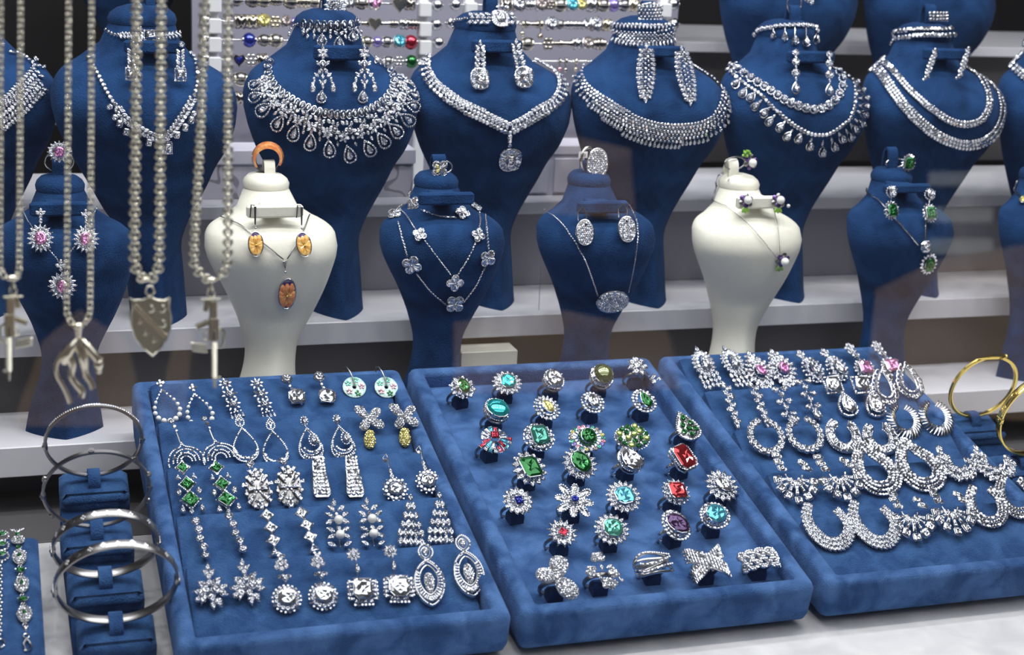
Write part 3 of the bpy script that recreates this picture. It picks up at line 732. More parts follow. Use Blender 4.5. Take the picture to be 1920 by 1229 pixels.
def triple_drop(j):
    j.gem('pear', 0, 0, 10, 13, z=1, force=True); j.halo(0, 0, 6, 8, 10, 'round', 3.2, 3.2); j.wire([(0, 8), (2, 14)], .8)
    for w, h, r in ((50, 62, 1.5), (42, 52, 1.0)):
        Q = drop_path(2, 14, w, h, 30); j.wire(Q, r, closed=True); studs(j, Q, 3.5, 3.2, closed=True, z=1)
    j.gem('pear', 10, 37, 11, 17, z=1); j.halo(10, 37, 8, 11, 14, 'round', 3.4, 3.4); j.wire([(3, 19), (10, 28)], .7)
    for a in range(115, 246, 14): j.gem('round', 5 + 16 * math.sin(math.radians(a)), 44 - 16 * math.cos(math.radians(a)), 4.4)
    for a in range(130, 231, 12): j.gem('marquise', 4 + 21 * math.sin(math.radians(a)), 50 - 21 * math.cos(math.radians(a)), 3.4, 5, a)
pair(padL, 1, 'drop_earring', 'nested teardrop earring with a small pear stone inside on the second step', [((570, 791), (584, 862)), ((631, 788), (644, 858))], triple_drop, 'nested teardrop earrings')
def petal(x, y, L, w, rot, n=12):
    P = []; a = math.radians(rot)
    for k in range(n):
        t = 2 * PI * k / n; v = (1 - math.cos(t)) / 2 * L; u = w * .5 * math.sin(t) * (0.75 + .35 * (v / L))
        P.append((x + u * math.cos(a) + v * math.sin(a), y + u * math.sin(a) - v * math.cos(a)))
    return P
def pet_part(j, pts, t, m, z=0, bulge=1.0, name='petal'):
    b = j.mb.pop(m, None); j.plate(pts, t, m, z, bulge); o = j.mb.pop(m).obj(name, m, j.root); sm(o, 35)
    if m.startswith('pave'): pave_fill(j, pts, t, z, bulge, 'yellow' if m == 'pave_gold' else 'diamond')
    if b: j.mb[m] = b
    return o
def orchid(j):
    for r, L in ((-48, 36), (38, 30), (-142, 25), (112, 29)): pet_part(j, petal(0, 0, L, 18, r), 2.5, 'pave', 2, 2)
    o = pet_part(j, petal(0, 17, 40 * .92, 23, 180 - 2), 2.5, 'pave_gold', 0, 3); o['label'] = 'lowest petal set with yellow stones'
    j.gem('round', 0, 3, 6, z=5)
pair(padL, 1, 'stud_earring', 'orchid earring of four silvery petals over one yellow petal', [((692, 790), (692, 838)), ((757, 786), (758, 835))], orchid, 'orchid earrings')
def green_rhomb(j):
    for x, y, s_ in ((0, 0, 19), (5, 32, 22), (8, 62, 27)):
        j.gem('rhomb', x, y, s_, s_, 0, 'green', 1.5, deep=s_ * .5)
        P = [(x, y - s_ * .62), (x + s_ * .62, y), (x, y + s_ * .62), (x - s_ * .62, y)]; j.wire(P, 1.3, closed=True); studs(j, P, 3.6, 3.3, closed=True, z=1)
        for px_, py_ in P: j.gem('round', px_, py_, 5.5)
    for sx in (-1, 1):
        j.gem('tri', 4 + sx * 14, 17, 9, 10); j.gem('marquise', 7 + sx * 18, 46, 8, 13); j.gem('pear', 10 + sx * 17, 78, 9, 14)
    j.gem('marquise', 8, 84, 7, 10)
pair(padL, 2, 'drop_earring', 'long earring of three green rhomb stones framed in clear stones', [((342, 879), (351, 964)), ((405, 879), (420, 964))], green_rhomb, 'green rhomb drop earrings')
def lattice(j):
    j.gem('round', 0, 0, 13); j.M('silver_dark').plate(np.array([(x * j.sx, -y * j.sy) for x, y in [(8 + 22 * math.sin(t), 47 - 37 * math.cos(t)) for t in np.linspace(0, 2 * PI, 18, endpoint=False)]][::-1]), j.P(0, 0, -1.5), [j.ex, -j.ey, j.n], 1.2 * j.u)
    for i in range(14): a = 2 * PI * i / 14; j.gem('taper' if i % 2 else 'round', 8 + 22 * math.sin(a), 47 - 36 * math.cos(a), 7, 10 if i % 2 else 7, math.degrees(a), z=1)
    for (x, y) in ((8, 47), (8, 22), (8, 70)): flower(j, x, y, 9, 5)
    for sx in (-1, 1):
        for y, r in ((30, 30), (47, 90), (62, 140)): j.gem('taper', 8 + sx * 12, y, 8, 12, sx * r, z=1.5)
        j.gem('marquise', 8 + sx * 8, 36, 5, 9, sx * 40); j.gem('marquise', 8 + sx * 8, 58, 5, 9, -sx * 40)
    j.gem('taper', 8, 84, 11, 10, z=2)
pair(padL, 2, 'drop_earring', 'broad oval openwork earring of flowers and tapered stones on the third step', [((468, 874), (481, 958)), ((530, 868), (537, 953))], lattice, 'oval openwork earrings', metal='silver')
def trapezoid(j):
    P = [(-10, -3), (10, -3), (13, 30), (18, 66), (12, 74), (-10, 74), (-15, 66), (-13, 30)]
    j.plate(P, 4, 'silver', 0, 2)
    for i in range(11):
        y = 1 + i * 6.7; w = 9 + 6 * i / 10
        for k in range(4): x = -w + 2 * w * (k + .5) / 4 + rnd.uniform(-1, 1); j.gem(rnd.choice(['round', 'marquise', 'taper']), x, y + rnd.uniform(-1, 1), 5.2, 7.5, rnd.uniform(0, 180), z=4.2)
pair(padL, 2, 'drop_earring', 'long tapering plaque earring densely set with tiny stones on the third step', [((596, 861), (603, 936)), ((658, 861), (666, 936))], trapezoid, 'tapering plaque earrings')
def cushion_hook(j):
    j.wire([(-6, 10), (-8, 2), (-2, -6), (1, 4), (2, 20)], 1.2); j.gem('round', -5, 8, 7); j.gem('marquise', 3, 28, 6, 11); j.gem('marquise', 5, 38, 7, 13)
    j.gem('cushion', 9, 62, 20, 20, 20, z=2, deep=14); j.halo(9, 62, 17, 17, 14, 'round', 7, 7); j.halo(9, 62, 22, 22, 14, 'round', 4, 4, ph=.5)
pair(padL, 2, 'drop_earring', 'hook earring with a clear cushion stone in a round halo', [((726, 858), (733, 940)), ((788, 843), (795, 930))], cushion_hook, 'cushion halo hook earrings')
def five_line(j):
    for i, y in enumerate((2, 19, 36, 53, 69)): j.gem('round', (0, 1, -1, 1, 0)[i], y, 13, col=('diamond', 'diamond', 'diamond', 'diamond', 'diamond')[i])
    j.wire([(0, 0), (0, 70)], .8)
pair(padL, 3, 'drop_earring', 'slim line earring of five round stones on the fourth step', [((366, 978), (386, 1048)), ((428, 969), (457, 1038))], five_line, 'five stone line earrings')
def rhomb_line(j):
    for i, y in enumerate((2, 26, 49)): j.gem('rhomb', (0, 2, 1)[i], y, 22, 22, deep=12)
    j.gem('tri', 0, 71, 20, 14); j.wire([(0, 0), (0, 72)], 1)
pair(padL, 3, 'drop_earring', 'line earring of square clear stones set on their corners on the fourth step', [((500, 968), (516, 1044)), ((565, 963), (590, 1038))], rhomb_line, 'square stone line earrings')
def pearl_leaf(j):
    j.gem('pear', 0, 0, 9, 12)
    for sx in (-1, 1):
        for y, r in ((12, 52), (24, 60), (37, 120), (52, 60), (65, 120), (80, 60)): j.gem('marquise', 4 + sx * (9 if y < 20 else 14), y, 8, 15, sx * r)
    j.ball(5, 36, 8.5); j.ball(5, 64, 8.5); j.gem('round', 5, 50, 8); j.gem('round', 3, 22, 6); j.wire([(0, 0), (5, 84)], .8)
pair(padL, 3, 'drop_earring', 'leafy earring with two pearls down its middle on the fourth step', [((625, 944), (633, 1030)), ((687, 942), (696, 1026))], pearl_leaf, 'pearl and leaf earrings')
def pyramid(j):
    j.gem('marquise', 0, 0, 8, 13)
    for r, (n, y) in enumerate(((2, 17), (3, 34), (4, 51), (5, 67), (5, 83))):
        for k in range(n): j.gem('marquise', (k - (n - 1) / 2) * 9.6, y, 8.5, 15, z=.5)
    j.wire([(0, 0), (0, 84)], .6)
pair(padL, 3, 'drop_earring', 'pyramid-shaped earring of rows of pointed oval stones on the fourth step', [((769, 936), (770, 1025)), ((823, 932), (826, 1022))], pyramid, 'pyramid earrings')
def cluster(j):
    for x, y, w, h, r in ((0, 2, 9, 14, 5), (-6, 12, 8, 12, -50), (7, 12, 9, 13, 50), (0, 20, 9, 9, 0), (-14, 34, 14, 16, -50), (0, 32, 15, 12, 0), (15, 30, 12, 16, 50), (-22, 48, 12, 17, -80), (-7, 46, 16, 14, 20), (10, 46, 16, 16, 0), (24, 42, 12, 16, 70), (25, 56, 12, 15, 110), (-14, 62, 13, 19, 200), (2, 62, 13, 16, 180), (14, 72, 12, 17, 165), (3, 76, 11, 15, 180), (-22, 60, 10, 12, 40)):
        j.gem('pear' if w != h else 'round', x, y, w, h, r, z=rnd.uniform(0, 3))
pair(padL, 4, 'drop_earring', 'cluster earring of irregular pear stones, left end of bottom step', [((389, 1064), (397, 1146)), ((453, 1056), (469, 1137))], cluster, 'pear cluster earrings')
def halo_drop(j, col='diamond'):
    for x, y, w in ((0, -4, 9), (-7, 3, 8), (7, 3, 8), (-9, 12, 8), (9, 11, 8), (0, 6, 11), (0, 16, 9), (-4, -10, 6), (5, -9, 6)): j.gem('round', x, y, w, z=1)
    j.gem('heart', 5, 34, 15, 14, z=1, col='diamond'); j.gem('round', -5, 30, 6); j.gem('round', 14, 30, 6); j.wire([(3, 20), (5, 48)], .9)
    j.gem('cushion', 5, 72, 26, 24, 10, z=3, deep=16, col=col); j.halo(5, 72, 18.5, 18.5, 14, 'round', 9.5, 9.5); j.halo(5, 72, 25, 25, 20, 'round', 5, 5, ph=.5)
pair(padL, 4, 'drop_earring', 'drop earring with a heart stone above a large round halo', [((526, 1054), (534, 1150)), ((594, 1049), (602, 1142))], halo_drop, 'heart and round halo earrings')
def cushion_drop(j):
    j.gem('round', 0, 0, 10, z=2); j.halo(0, 0, 9, 9, 9, 'pear', 7, 9); j.gem('pear', 5, 26, 9, 14); j.wire([(2, 10), (6, 46)], .9)
    j.gem('cushion', 12, 68, 31, 33, 2, z=4, deep=18)
    for sx in (-1, 1):
        for k in range(5): j.gem('taper', 12 + sx * 20, 52 + k * 8, 6, 9, sx * 90, z=1); j.gem('round', 12 + sx * 26, 54 + k * 7, 5)
    for k in range(6): j.gem('taper', -2 + k * 5.6, 50, 6, 8, 0, z=1); j.gem('taper', -2 + k * 5.6, 88, 6, 8, 180, z=1); j.gem('round', -4 + k * 6.4, 95, 5.5)
pair(padL, 4, 'drop_earring', 'drop earring with a flower above a large spiky-framed cushion stone', [((662, 1042), (670, 1142)), ((731, 1036), (737, 1136))], cushion_drop, 'cushion frame drop earrings')
def marquise_open(j):
    for w, h, y0, r in ((26, 31, 0, 1.6), (53, 84, 32, 2.6)):
        P = [(2 + w * .5 * math.sin(t) * (abs(math.sin(t)) ** .35), y0 + h / 2 - h / 2 * math.cos(t)) for t in np.linspace(0, 2 * PI, 32, endpoint=False)]
        Q = [(2 + (p[0] - 2) * .62, y0 + h / 2 + (p[1] - y0 - h / 2) * .66 - (0 if h < 40 else 6)) for p in P]
        j.wire(P, r, closed=True); j.wire(Q, r * .7, closed=True); studs(j, P, 3.4, 3.4, closed=True, z=r)
        if h > 40:
            for i in range(26):
                t = math.radians(60 + i * 9.6); j.gem('taper', 2 + 21 * math.sin(t) * abs(math.sin(t)) ** .3, 71 - 33 * math.cos(t), 4, 8, math.degrees(t), z=1)
    pet_part(j, petal(2, 94, 40, 20, 0), 4, 'pave', 0, 2, 'inner_drop'); pet_part(j, petal(2, 22, 16, 11, 0), 3, 'pave', 0, 1, 'inner_drop'); j.wire([(2, 30), (2, 36)], 1)
pair(padL, 4, 'drop_earring', 'pointed open oval earring with a paved drop inside, bottom step', [((793, 1022), (808, 1138)), ((862, 1006), (886, 1126))], marquise_open, 'open pointed oval earrings')
# ------------------------------------------------------------------ right tray
def pear_tassel(j):
    j.gem('pear', 2, 2, 8, 11); j.gem('round', 5, 10, 6); j.gem('pear', 3, 32, 14, 24, z=3); j.halo(3, 30, 11, 16, 13, 'round', 6.5, 6.5, z=1); j.halo(3, 31, 17, 22, 18, 'marquise', 6, 9)
    for k in range(5):
        x = -14 + k * 8.5
        for q, y in enumerate((56, 66, 76)): j.gem('marquise', x, y + (k % 2) * 2, 5.5, 10)
        j.wire([(x, 50), (x, 80)], .6)
pair(padR, 0, 'drop_earring', 'pear cluster earring with a tassel of little drops', [((1302, 656), (1340, 738)), ((1354, 655), (1402, 736))], pear_tassel, 'pear tassel earrings')
def pink_leaf(j):
    for x, y, r in ((0, 0, 0), (-6, 6, -50), (6, 6, 50), (-8, 14, -60), (9, 13, 60), (0, 12, 0), (0, 20, 0)): j.gem('marquise', x, y, 7, 11, r)
    j.gem('oval', 5, 38, 15, 20, -12, 'pink', z=4); j.halo(5, 38, 11, 14, 20, 'round', 3.6, 3.6, z=2); j.halo(5, 38, 20, 23, 15, 'marquise', 7, 13, z=0)
    for x, y in ((-4, 66), (4, 70), (12, 68), (19, 63)): j.gem('marquise', x, y, 6, 11)
pair(padR, 0, 'drop_earring', 'leafy earring around an oval pink stone', [((1403, 666), (1434, 734)), ((1446, 662), (1477, 731))], pink_leaf, 'pink oval leaf earrings')
def clear_pear(j):
    for x, y in ((0, 0), (-5, 6), (5, 5), (0, 11), (4, 17)): j.gem('marquise', x, y, 7, 10, x * 8)
    j.gem('pear', 7, 40, 15, 27, -5, z=4, col='diamond'); j.halo(7, 41, 13, 19, 13, 'pear', 8, 11, z=1); j.halo(7, 41, 19, 25, 18, 'round', 4.5, 4.5)
pair(padR, 0, 'drop_earring', 'earring with a long clear pear stone in a spiky frame', [((1497, 663), (1535, 726)), ((1542, 660), (1580, 724))], clear_pear, 'clear pear frame earrings')
def pink_square(j):
    for x, y in ((0, 0), (-6, 6), (6, 5), (0, 10), (-4, 15), (5, 14)): j.gem('round', x, y, 8, z=1)
    j.gem('heart', 4, 26, 14, 12); j.wire([(0, 5), (6, 40)], .8); j.gem('emerald', 8, 52, 22, 21, 8, 'pink', z=4, deep=15); j.halo(8, 52, 16, 16, 16, 'marquise', 6, 9)
pair(padR, 0, 'drop_earring', 'drop earring with a square pink stone, right end of top step', [((1588, 650), (1622, 712)), ((1638, 646), (1672, 708))], pink_square, 'square pink stone earrings')
def zigzag(j):
    for i in range(10):
        y = 2 + i * 8.2; x = (6 if i % 2 else -5) * (1 - i * .06); j.gem('pear' if i % 3 else 'cushion', x, y, 9.5, 11, 40 if i % 2 else -40, z=i % 2)
    j.gem('taper', 0, 84, 9, 11); j.wire([(0, 0), (0, 84)], .7)
pair(padR, 1, 'drop_earring', 'zigzag string earring of tumbling stones on the second step', [((1357, 722), (1382, 806)), ((1408, 722), (1438, 800))], zigzag, 'zigzag string earrings')
def bows(j):
    for y in (0, 25, 50):
        j.gem('pear', -8, y, 10, 12, 75); j.gem('pear', 8, y, 10, 12, -75); j.gem('round', 0, y + 11, 9)
    j.gem('pear', 1, 66, 14, 20); j.wire([(0, 0), (0, 66)], .9)
pair(padR, 1, 'drop_earring', 'string earring of three stone bows ending in a pear on the second step', [((1460, 732), (1487, 804)), ((1505, 718), (1532, 788))], bows, 'bow string earrings')
def square_pear(j):
    j.gem('cushion', 0, 0, 21, 22, 8, z=3, deep=13)
    P = [(-16, -16), (16, -16), (16, 16), (-16, 16)]; j.wire(P, 2, closed=True); studs(j, P, 4, 3.8, closed=True, z=2)
    j.gem('pear', 12, 40, 23, 31, -6, z=3, deep=15); Q = drop_path(12, 18, 42, 46, 22); j.wire(Q, 2, closed=True); studs(j, Q, 4, 3.8, closed=True, z=2)
pair(padR, 1, 'drop_earring', 'earring of a framed square stone over a framed clear pear', [((1560, 724), (1585, 786)), ((1613, 724), (1636, 786))], square_pear, 'square over pear earrings')
def link_drop(j):
    P = drop_path(0, 0, 34, 54, 24); j.wire(P, 2, closed=True); studs(j, P, 3.4, 3.4, closed=True, z=2)
    Q = drop_path(0, -8, 54, 70, 24)
    for i in range(3, 22):
        p, q = np.array(Q[i]), np.array(Q[(i + 1) % 24]); c = (p + q) / 2; d = nrm(q - p); nn = np.array([-d[1], d[0]])
        j.wire([tuple(c + d * 6 * math.cos(a) + nn * 3.4 * math.sin(a)) for a in np.linspace(0, 2 * PI, 8, endpoint=False)], 1.1, closed=True, z=(i % 2) * 1.5, n=5)
pair(padR, 1, 'hoop_earring', 'open teardrop hoop earring edged with chain links, right end of second step', [((1652, 695), (1664, 762)), ((1694, 686), (1714, 750))], link_drop, 'chain link teardrop hoops')
def round_hoop(j):
    for i in range(18): a = math.radians(18 + i * 18.6); j.gem('round', 30 * math.sin(a), 32 - 30 * math.cos(a), 11 + (2 if 5 < i < 13 else 0), z=1)
    j.hoop(0, 32, 29, 29, 1.3, a0=10, a1=345)
for i_, (tb, w_) in enumerate(zip([((1430, 790), (1438, 856)), ((1502, 786), (1512, 852))], ('left', 'right'))): pass
pair(padR, 2, 'hoop_earring', 'open round hoop earring of single round stones on the third step', [((1430, 790), (1439, 854)), ((1502, 786), (1512, 851))], round_hoop, 'round stone hoops')
def crescent(j):
    for i in range(14):
        a = math.radians(35 + i * 22); R = 25; w = 9 + 6 * math.sin(PI * i / 13)
        j.gem('emerald' if i % 2 else 'taper', R * math.sin(a), 32 - R * math.cos(a), 10, w, math.degrees(a), z=1)
    for rr, st in ((18, 3.6), (33, 4)):
        P = [(rr * math.sin(math.radians(a)), 32 - rr * math.cos(math.radians(a))) for a in range(35, 325, 8)]; j.wire(P, 1.2); studs(j, P, st, 3.8, z=1)
pair(padR, 2, 'hoop_earring', 'wide crescent hoop earring of upright rectangular stones on the third step', [((1576, 786), (1584, 850)), ((1640, 792), (1660, 856))], crescent, 'wide crescent hoops')
def coil(j):
    n = 30
    for i in range(n):
        a = math.radians(20 + i * 320 / (n - 1)); s_ = 7 + 4 * math.sin(PI * i / (n - 1)); R = 26; c = np.array([R * math.sin(a), 32 - R * 1.05 * math.cos(a)]); d = np.array([math.sin(a + .4), -math.cos(a + .4)])
        j.wire([tuple(c - d * s_) + (0,), tuple(c) + (4,), tuple(c + d * s_) + (0,)], [1.2, 2.1, 1.2], n=6)
pair(padR, 2, 'hoop_earring', 'twisted coil hoop earring of plain silver rods, right end of third step', [((1688, 758), (1704, 824)), ((1746, 752), (1764, 816))], coil, 'twisted coil hoops')
def fan(j):
    for i in range(7):
        a = math.radians(-78 + i * 26 + 180); L = 30 + (10 if i == 3 else 3 * (3 - abs(i - 3)))
        for q in (0.3, .6): j.gem('taper', L * q * math.sin(a) * 1.2, 30 - L * q * math.cos(a), 6, L * .3, math.degrees(a), z=1)
        j.gem('emerald', L * 1.08 * math.sin(a) * 1.1, 30 - L * 1.08 * math.cos(a), 12, 13, math.degrees(a), z=1.5)
    j.wire([(16 * math.sin(math.radians(a)), 22 - 12 * math.cos(math.radians(a))) for a in range(90, 271, 12)], 1.8)
    for k, (x, y) in enumerate(((-24, 12), (-29, 0), (-30, -12), (25, 10), (18, 0))): j.gem('emerald', x, y, 12, 9, -20 + k * 10, z=1); j.gem('round', x + 8, y + 2, 7)
pair(padR, 3, 'hoop_earring', 'fan earring of radiating rectangular stones, left end of fourth step', [((1484, 870), (1496, 944)), ((1562, 868), (1590, 946))], fan, 'fan earrings on the fourth step')
def wide_loop(j):
    pts = spline([(-12, 0), (-30, 34), (-32, 64), (-10, 88), (22, 86), (36, 64), (26, 40), (4, 22), (-8, 8)], 46)
    for k, off in enumerate((-11, -3.8, 3.8, 11)):
        Q = []
        for i, p in enumerate(pts):
            t = nrm(pts[min(45, i + 1)] - pts[max(0, i - 1)]); nn = np.array([t[1], -t[0]]); w = .55 + .5 * math.sin(PI * i / 45); Q.append(p + nn * off * w)
        studs(j, Q, 5.6, 5.6, z=3 - abs(off) * .2, cut='round'); j.wire(Q, 2.0, flat=1, n=5)
pair(padR, 3, 'hoop_earring', 'very wide looped hoop earring paved with small stones on the fourth step', [((1625, 832), (1652, 926)), ((1706, 826), (1735, 916))], wide_loop, 'wide paved loops')
def leaf_arc(j):
    for i in range(26):
        a = math.radians(-150 + i * 10.5 - 60 + 180 * 0); a = math.radians(80 + i * 9.2); R = rnd.choice([20, 29, 37]); j.gem('marquise' if i % 3 else 'pear', R * math.sin(a), 30 - R * math.cos(a), 8, 13, math.degrees(a) + 35, z=rnd.uniform(0, 3))
    for i in range(14): a = math.radians(90 + i * 16); j.gem('marquise', 34 * math.sin(a), 30 - 34 * math.cos(a), 8, 12, math.degrees(a) + 10, z=1)
    j.hoop(0, 30, 24, 24, 1.6, a0=80, a1=310)
pair(padR, 3, 'hoop_earring', 'crescent earring of overlapping leaf-shaped stones, right end of fourth step', [((1784, 838), (1806, 908)), ((1852, 838), (1872, 908))], leaf_arc, 'leaf crescent earrings')
def hook_arc(j):
    pts = spline([(-30, 0), (-36, 22), (-28, 48), (-6, 68), (20, 68), (38, 50), (40, 28), (24, 8)], 40)
    for off, sz in ((-6.5, 8), (2.0, 7.5), (9.5, 7)):
        Q = []
        for i, p in enumerate(pts):
            t = nrm(pts[min(39, i + 1)] - pts[max(0, i - 1)]); nn = np.array([t[1], -t[0]]); Q.append(p - nn * off * (.5 + .6 * math.sin(PI * i / 39)))
        studs(j, Q, 8.5, sz, cut='marquise', rot=50 if off > 0 else -40, h=10, z=1); j.wire(Q, 1.4)
pair(padR, 4, 'hoop_earring', 'large open crescent earring of slanting stones, left end of bottom step', [((1543, 952), (1555, 1026)), ((1630, 948), (1642, 1024))], hook_arc, 'open crescent earrings')
pair(padR, 4, 'hoop_earring', 'fan earring of radiating rectangular stones on the bottom step', [((1700, 940), (1718, 1018)), ((1775, 930), (1795, 1010))], fan, 'fan earrings on the bottom step')
def thick_u(j):
    pts = spline([(-16, -6), (-28, 16), (-28, 42), (-8, 62), (18, 58), (32, 38), (30, 14), (18, -2)], 40)
    for off in (-8, 0, 8):
        Q = []
        for i, p in enumerate(pts):
            t = nrm(pts[min(39, i + 1)] - pts[max(0, i - 1)]); nn = np.array([t[1], -t[0]]); Q.append(p + nn * off * (.6 + .4 * math.sin(PI * i / 39)))
        studs(j, Q, 6, 6, z=2); j.wire(Q, 2, n=5)
pair(padR, 4, 'hoop_earring', 'thick spiky U-shaped hoop earring, right end of bottom step', [((1838, 922), (1858, 990)), ((1893, 905), (1913, 972))], thick_u, 'thick U hoops')
# ================================================================== rings in the middle tray
GA = math.radians(26); RR = 0.0092
NH = N_ * math.cos(GA) - V_ * math.sin(GA); DN = -(V_ * math.cos(GA) + N_ * math.sin(GA))
def tray_ring(label, x, y, fn, rot=0, yaw=0, band='silver_dark', bw=1.0):
    """ring standing in a slot; (x, y) is the middle of its head in the picture, yaw turns the head about the tray's normal"""
    ca, sa = math.cos(math.radians(yaw)), math.sin(math.radians(yaw))
    def rt(v): return np.cross(N_, v) * sa + v * ca + N_ * (N_ @ v) * (1 - ca)
    n, ey = rt(NH), rt(DN); H0 = 0.0028
    O = at_pl(x, y, P0 + N_ * H0, N_); u = pxm(O) * 1.13
    a = math.radians(rot); ex0 = nrm(np.cross(-ey, n)); ey2 = ey * math.cos(a) - ex0 * math.sin(a)
    base = O - N_ * (H0 + 0.0135)
    root = thing('ring', label, 'ring', base, 'rings in the middle tray')
    j = Jewel('ring', label, 'ring', O, None, ey2, n, u, root=root, zl=0.0, thr=9)
    c = O - n * (RR + 0.0012); P = [c + RR * (math.sin(t) * ex0 + math.cos(t) * n) for t in np.linspace(0, 2 * PI, 26, endpoint=False)]
    b = MB(); b.tube(P, 0.00085 * bw, 8, True, flat=1.6, up=ey); sm(b.obj('band', band, root), 50)
    # the slot's little velvet roll that the band grips
    f = O - N_ * (H0 + 0.0135); f = f - n * 0 + V_ * 0.001
    sl = MB(); ax = np.array([U * ca, V_ * ca, N_]); w = 0.0052
    for_pts = []
    prof = [(-.0045, -.001), (-.0045, .006), (-.003, .0085), (0, .0095), (.003, .0085), (.0045, .006), (.0045, -.001)]
    ri = [np.array([f + rt(U) * s_ * w * k + rt(V_) * q + N_ * h * (1 if abs(s_ * k) < .95 else .85) for q, h in prof]) for s_, k in ((-1, 1), (-1, .8), (1, .8), (1, 1))]
    sl.loft(ri); sm(sl.obj('ring_slot', 'velvet_dark', TM), 50)
    fn(j); j.done()
def bezel(j, w, h, cut, r=1.6, sz=4, z=1.2):
    O = outline(cut, 24) * np.array([w, h]); P = [(p[0], -p[1]) for p in O]; j.wire(P, r, closed=True); studs(j, P, sz * .95, sz, closed=True, z=z)
def plain(cut, w, h, col, r=1.8, gap=4, rot=0, z=6, deep=None):
    def f(j):
        j.gem(cut, 0, 0, w, h, rot, col, z=z, deep=deep or min(w, h) * .7); bezel(j, w + gap, h + gap, cut if cut != 'cab' else 'oval', r, z=z + 1)
        j.hoop(0, 0, w * .42, h * .42, 2.5, z=z - 3, n=14)
    return f
def haloed(cut, w, h, col, rings, z=5, crot=0):
    """rings: (rx, ry, n, cut, w, h, colour)"""
    def f(j):
        j.gem(cut, 0, 0, w * 1.25, h * 1.25, crot, col, z=z + 2, deep=min(w, h) * .7)
        for i, (rx, ry, n, c, a, b, *k) in enumerate(rings):
            j.halo(0, 0, rx, ry, n, c, a, b, k[0] if k else 'diamond', z=z - 1.5 * i - 1, ph=.5 * (i % 2)); j.hoop(0, 0, rx, ry, 1.3, z=z - 1.5 * i - 2, n=20)
    return f
tray_ring('ring with a small green oval stone, back left corner of the middle tray', 866, 730, haloed('oval', 18, 21, 'green', [(14, 14, 8, 'pear', 9, 13), (19, 19, 8, 'marquise', 7, 10)]), yaw=12)
tray_ring('ring with a pale teal square stone in long spiky clear stones, back row', 950, 721, haloed('cushion', 19, 19, 'teal', [(15, 14, 16, 'marquise', 6, 12), (21, 19, 16, 'marquise', 6, 11)]))
tray_ring('ring with a big clear oval stone, back row of the middle tray', 1036, 717, plain('oval', 29, 33, 'diamond', deep=22), yaw=8)
tray_ring('ring with a domed olive-green oval stone, back row of the middle tray', 1126, 711, plain('cab', 33, 36, 'olive', deep=30), yaw=6)
def bypass(j):
    for k, (x, y, r) in enumerate(((-8, -14, -30), (0, -18, 0), (8, -14, 30), (-12, -4, -70), (12, -4, 70), (-6, 5, -140), (5, 6, 150), (0, -6, 0))): j.gem('emerald', x, y, 9, 11, r, z=4 + k % 2)
    j.wire([(10, 4, 3), (16, 8, 0), (22, 14, -4)], 2)
    for k, (x, y, r) in enumerate(((24, 14, 40), (31, 20, 60), (26, 26, 10), (35, 30, 90), (29, 36, 160), (38, 38, 120), (20, 22, 0))): j.gem('taper', x, y, 8, 11, r, z=0)
tray_ring('open ring with two clusters of baguette stones, back right corner of the middle tray', 1195, 697, bypass)
tray_ring('ring with a huge smooth turquoise oval stone, second row left', 929, 774, plain('cab', 36, 40, 'teal', deep=24, rot=-20), rot=0, yaw=14)
tray_ring('ring with a small yellow oval stone in two rows of clear stones', 1024, 768, haloed('oval', 15, 20, 'yellow', [(13, 15, 14, 'round', 6, 6), (20, 21, 18, 'marquise', 5.5, 9)], crot=-15), yaw=15)
tray_ring('ring with a clear oval stone in a double halo, second row of the tray', 1110, 758, haloed('oval', 16, 19, 'diamond', [(12.5, 14, 14, 'round', 6, 6), (19, 19, 20, 'round', 5.5, 5.5)]), yaw=10)
tray_ring('ring with a small green pear stone in a double halo, second row right', 1206, 755, haloed('pear', 18, 25, 'green', [(14, 16, 16, 'round', 5.5, 5.5), (20, 21, 20, 'round', 5.5, 6)], crot=-10), yaw=12)
def multifan(j):
    j.gem('square', 6, -6, 13, 12, 15, 'ruby', z=7)
    for k in range(13): a = -150 + k * 25; j.gem('taper', 6 + 16 * math.sin(math.radians(a)), -3 - 15 * math.cos(math.radians(a)), 7, 14, a, ('diamond', 'aqua', 'ruby', 'diamond', 'diamond')[k % 5], z=3)
    for k in range(9): a = 110 + k * 17; j.gem('taper', 6 + 26 * math.sin(math.radians(a)), -6 - 24 * math.cos(math.radians(a)), 7, 13, a, ('ruby', 'diamond', 'aqua', 'diamond')[k % 4], z=1)
tray_ring('ring with a square ruby and a fan of red, white and aqua stones, left edge', 921, 829, multifan, yaw=12)
tray_ring('ring with a sea-green square stone framed by large clear stones, third row', 1009, 823, haloed('emerald', 24, 27, 'seagreen', [(19, 20, 12, 'cushion', 10, 10), (26, 25, 18, 'round', 5.5, 5.5)]), yaw=6)
tray_ring('wide oval cocktail ring, dark green centre in a multicoloured stone border', 1100, 824, haloed('oval', 21, 22, 'green', [(14, 14, 16, 'round', 5.5, 5.5, 'green'), (21, 17, 20, 'taper', 5, 8), (29, 22, 22, 'oval', 7, 9, ['rose', 'violet', 'mint', 'brown', 'diamond', 'yellow', 'seagreen'])], crot=70), yaw=4)
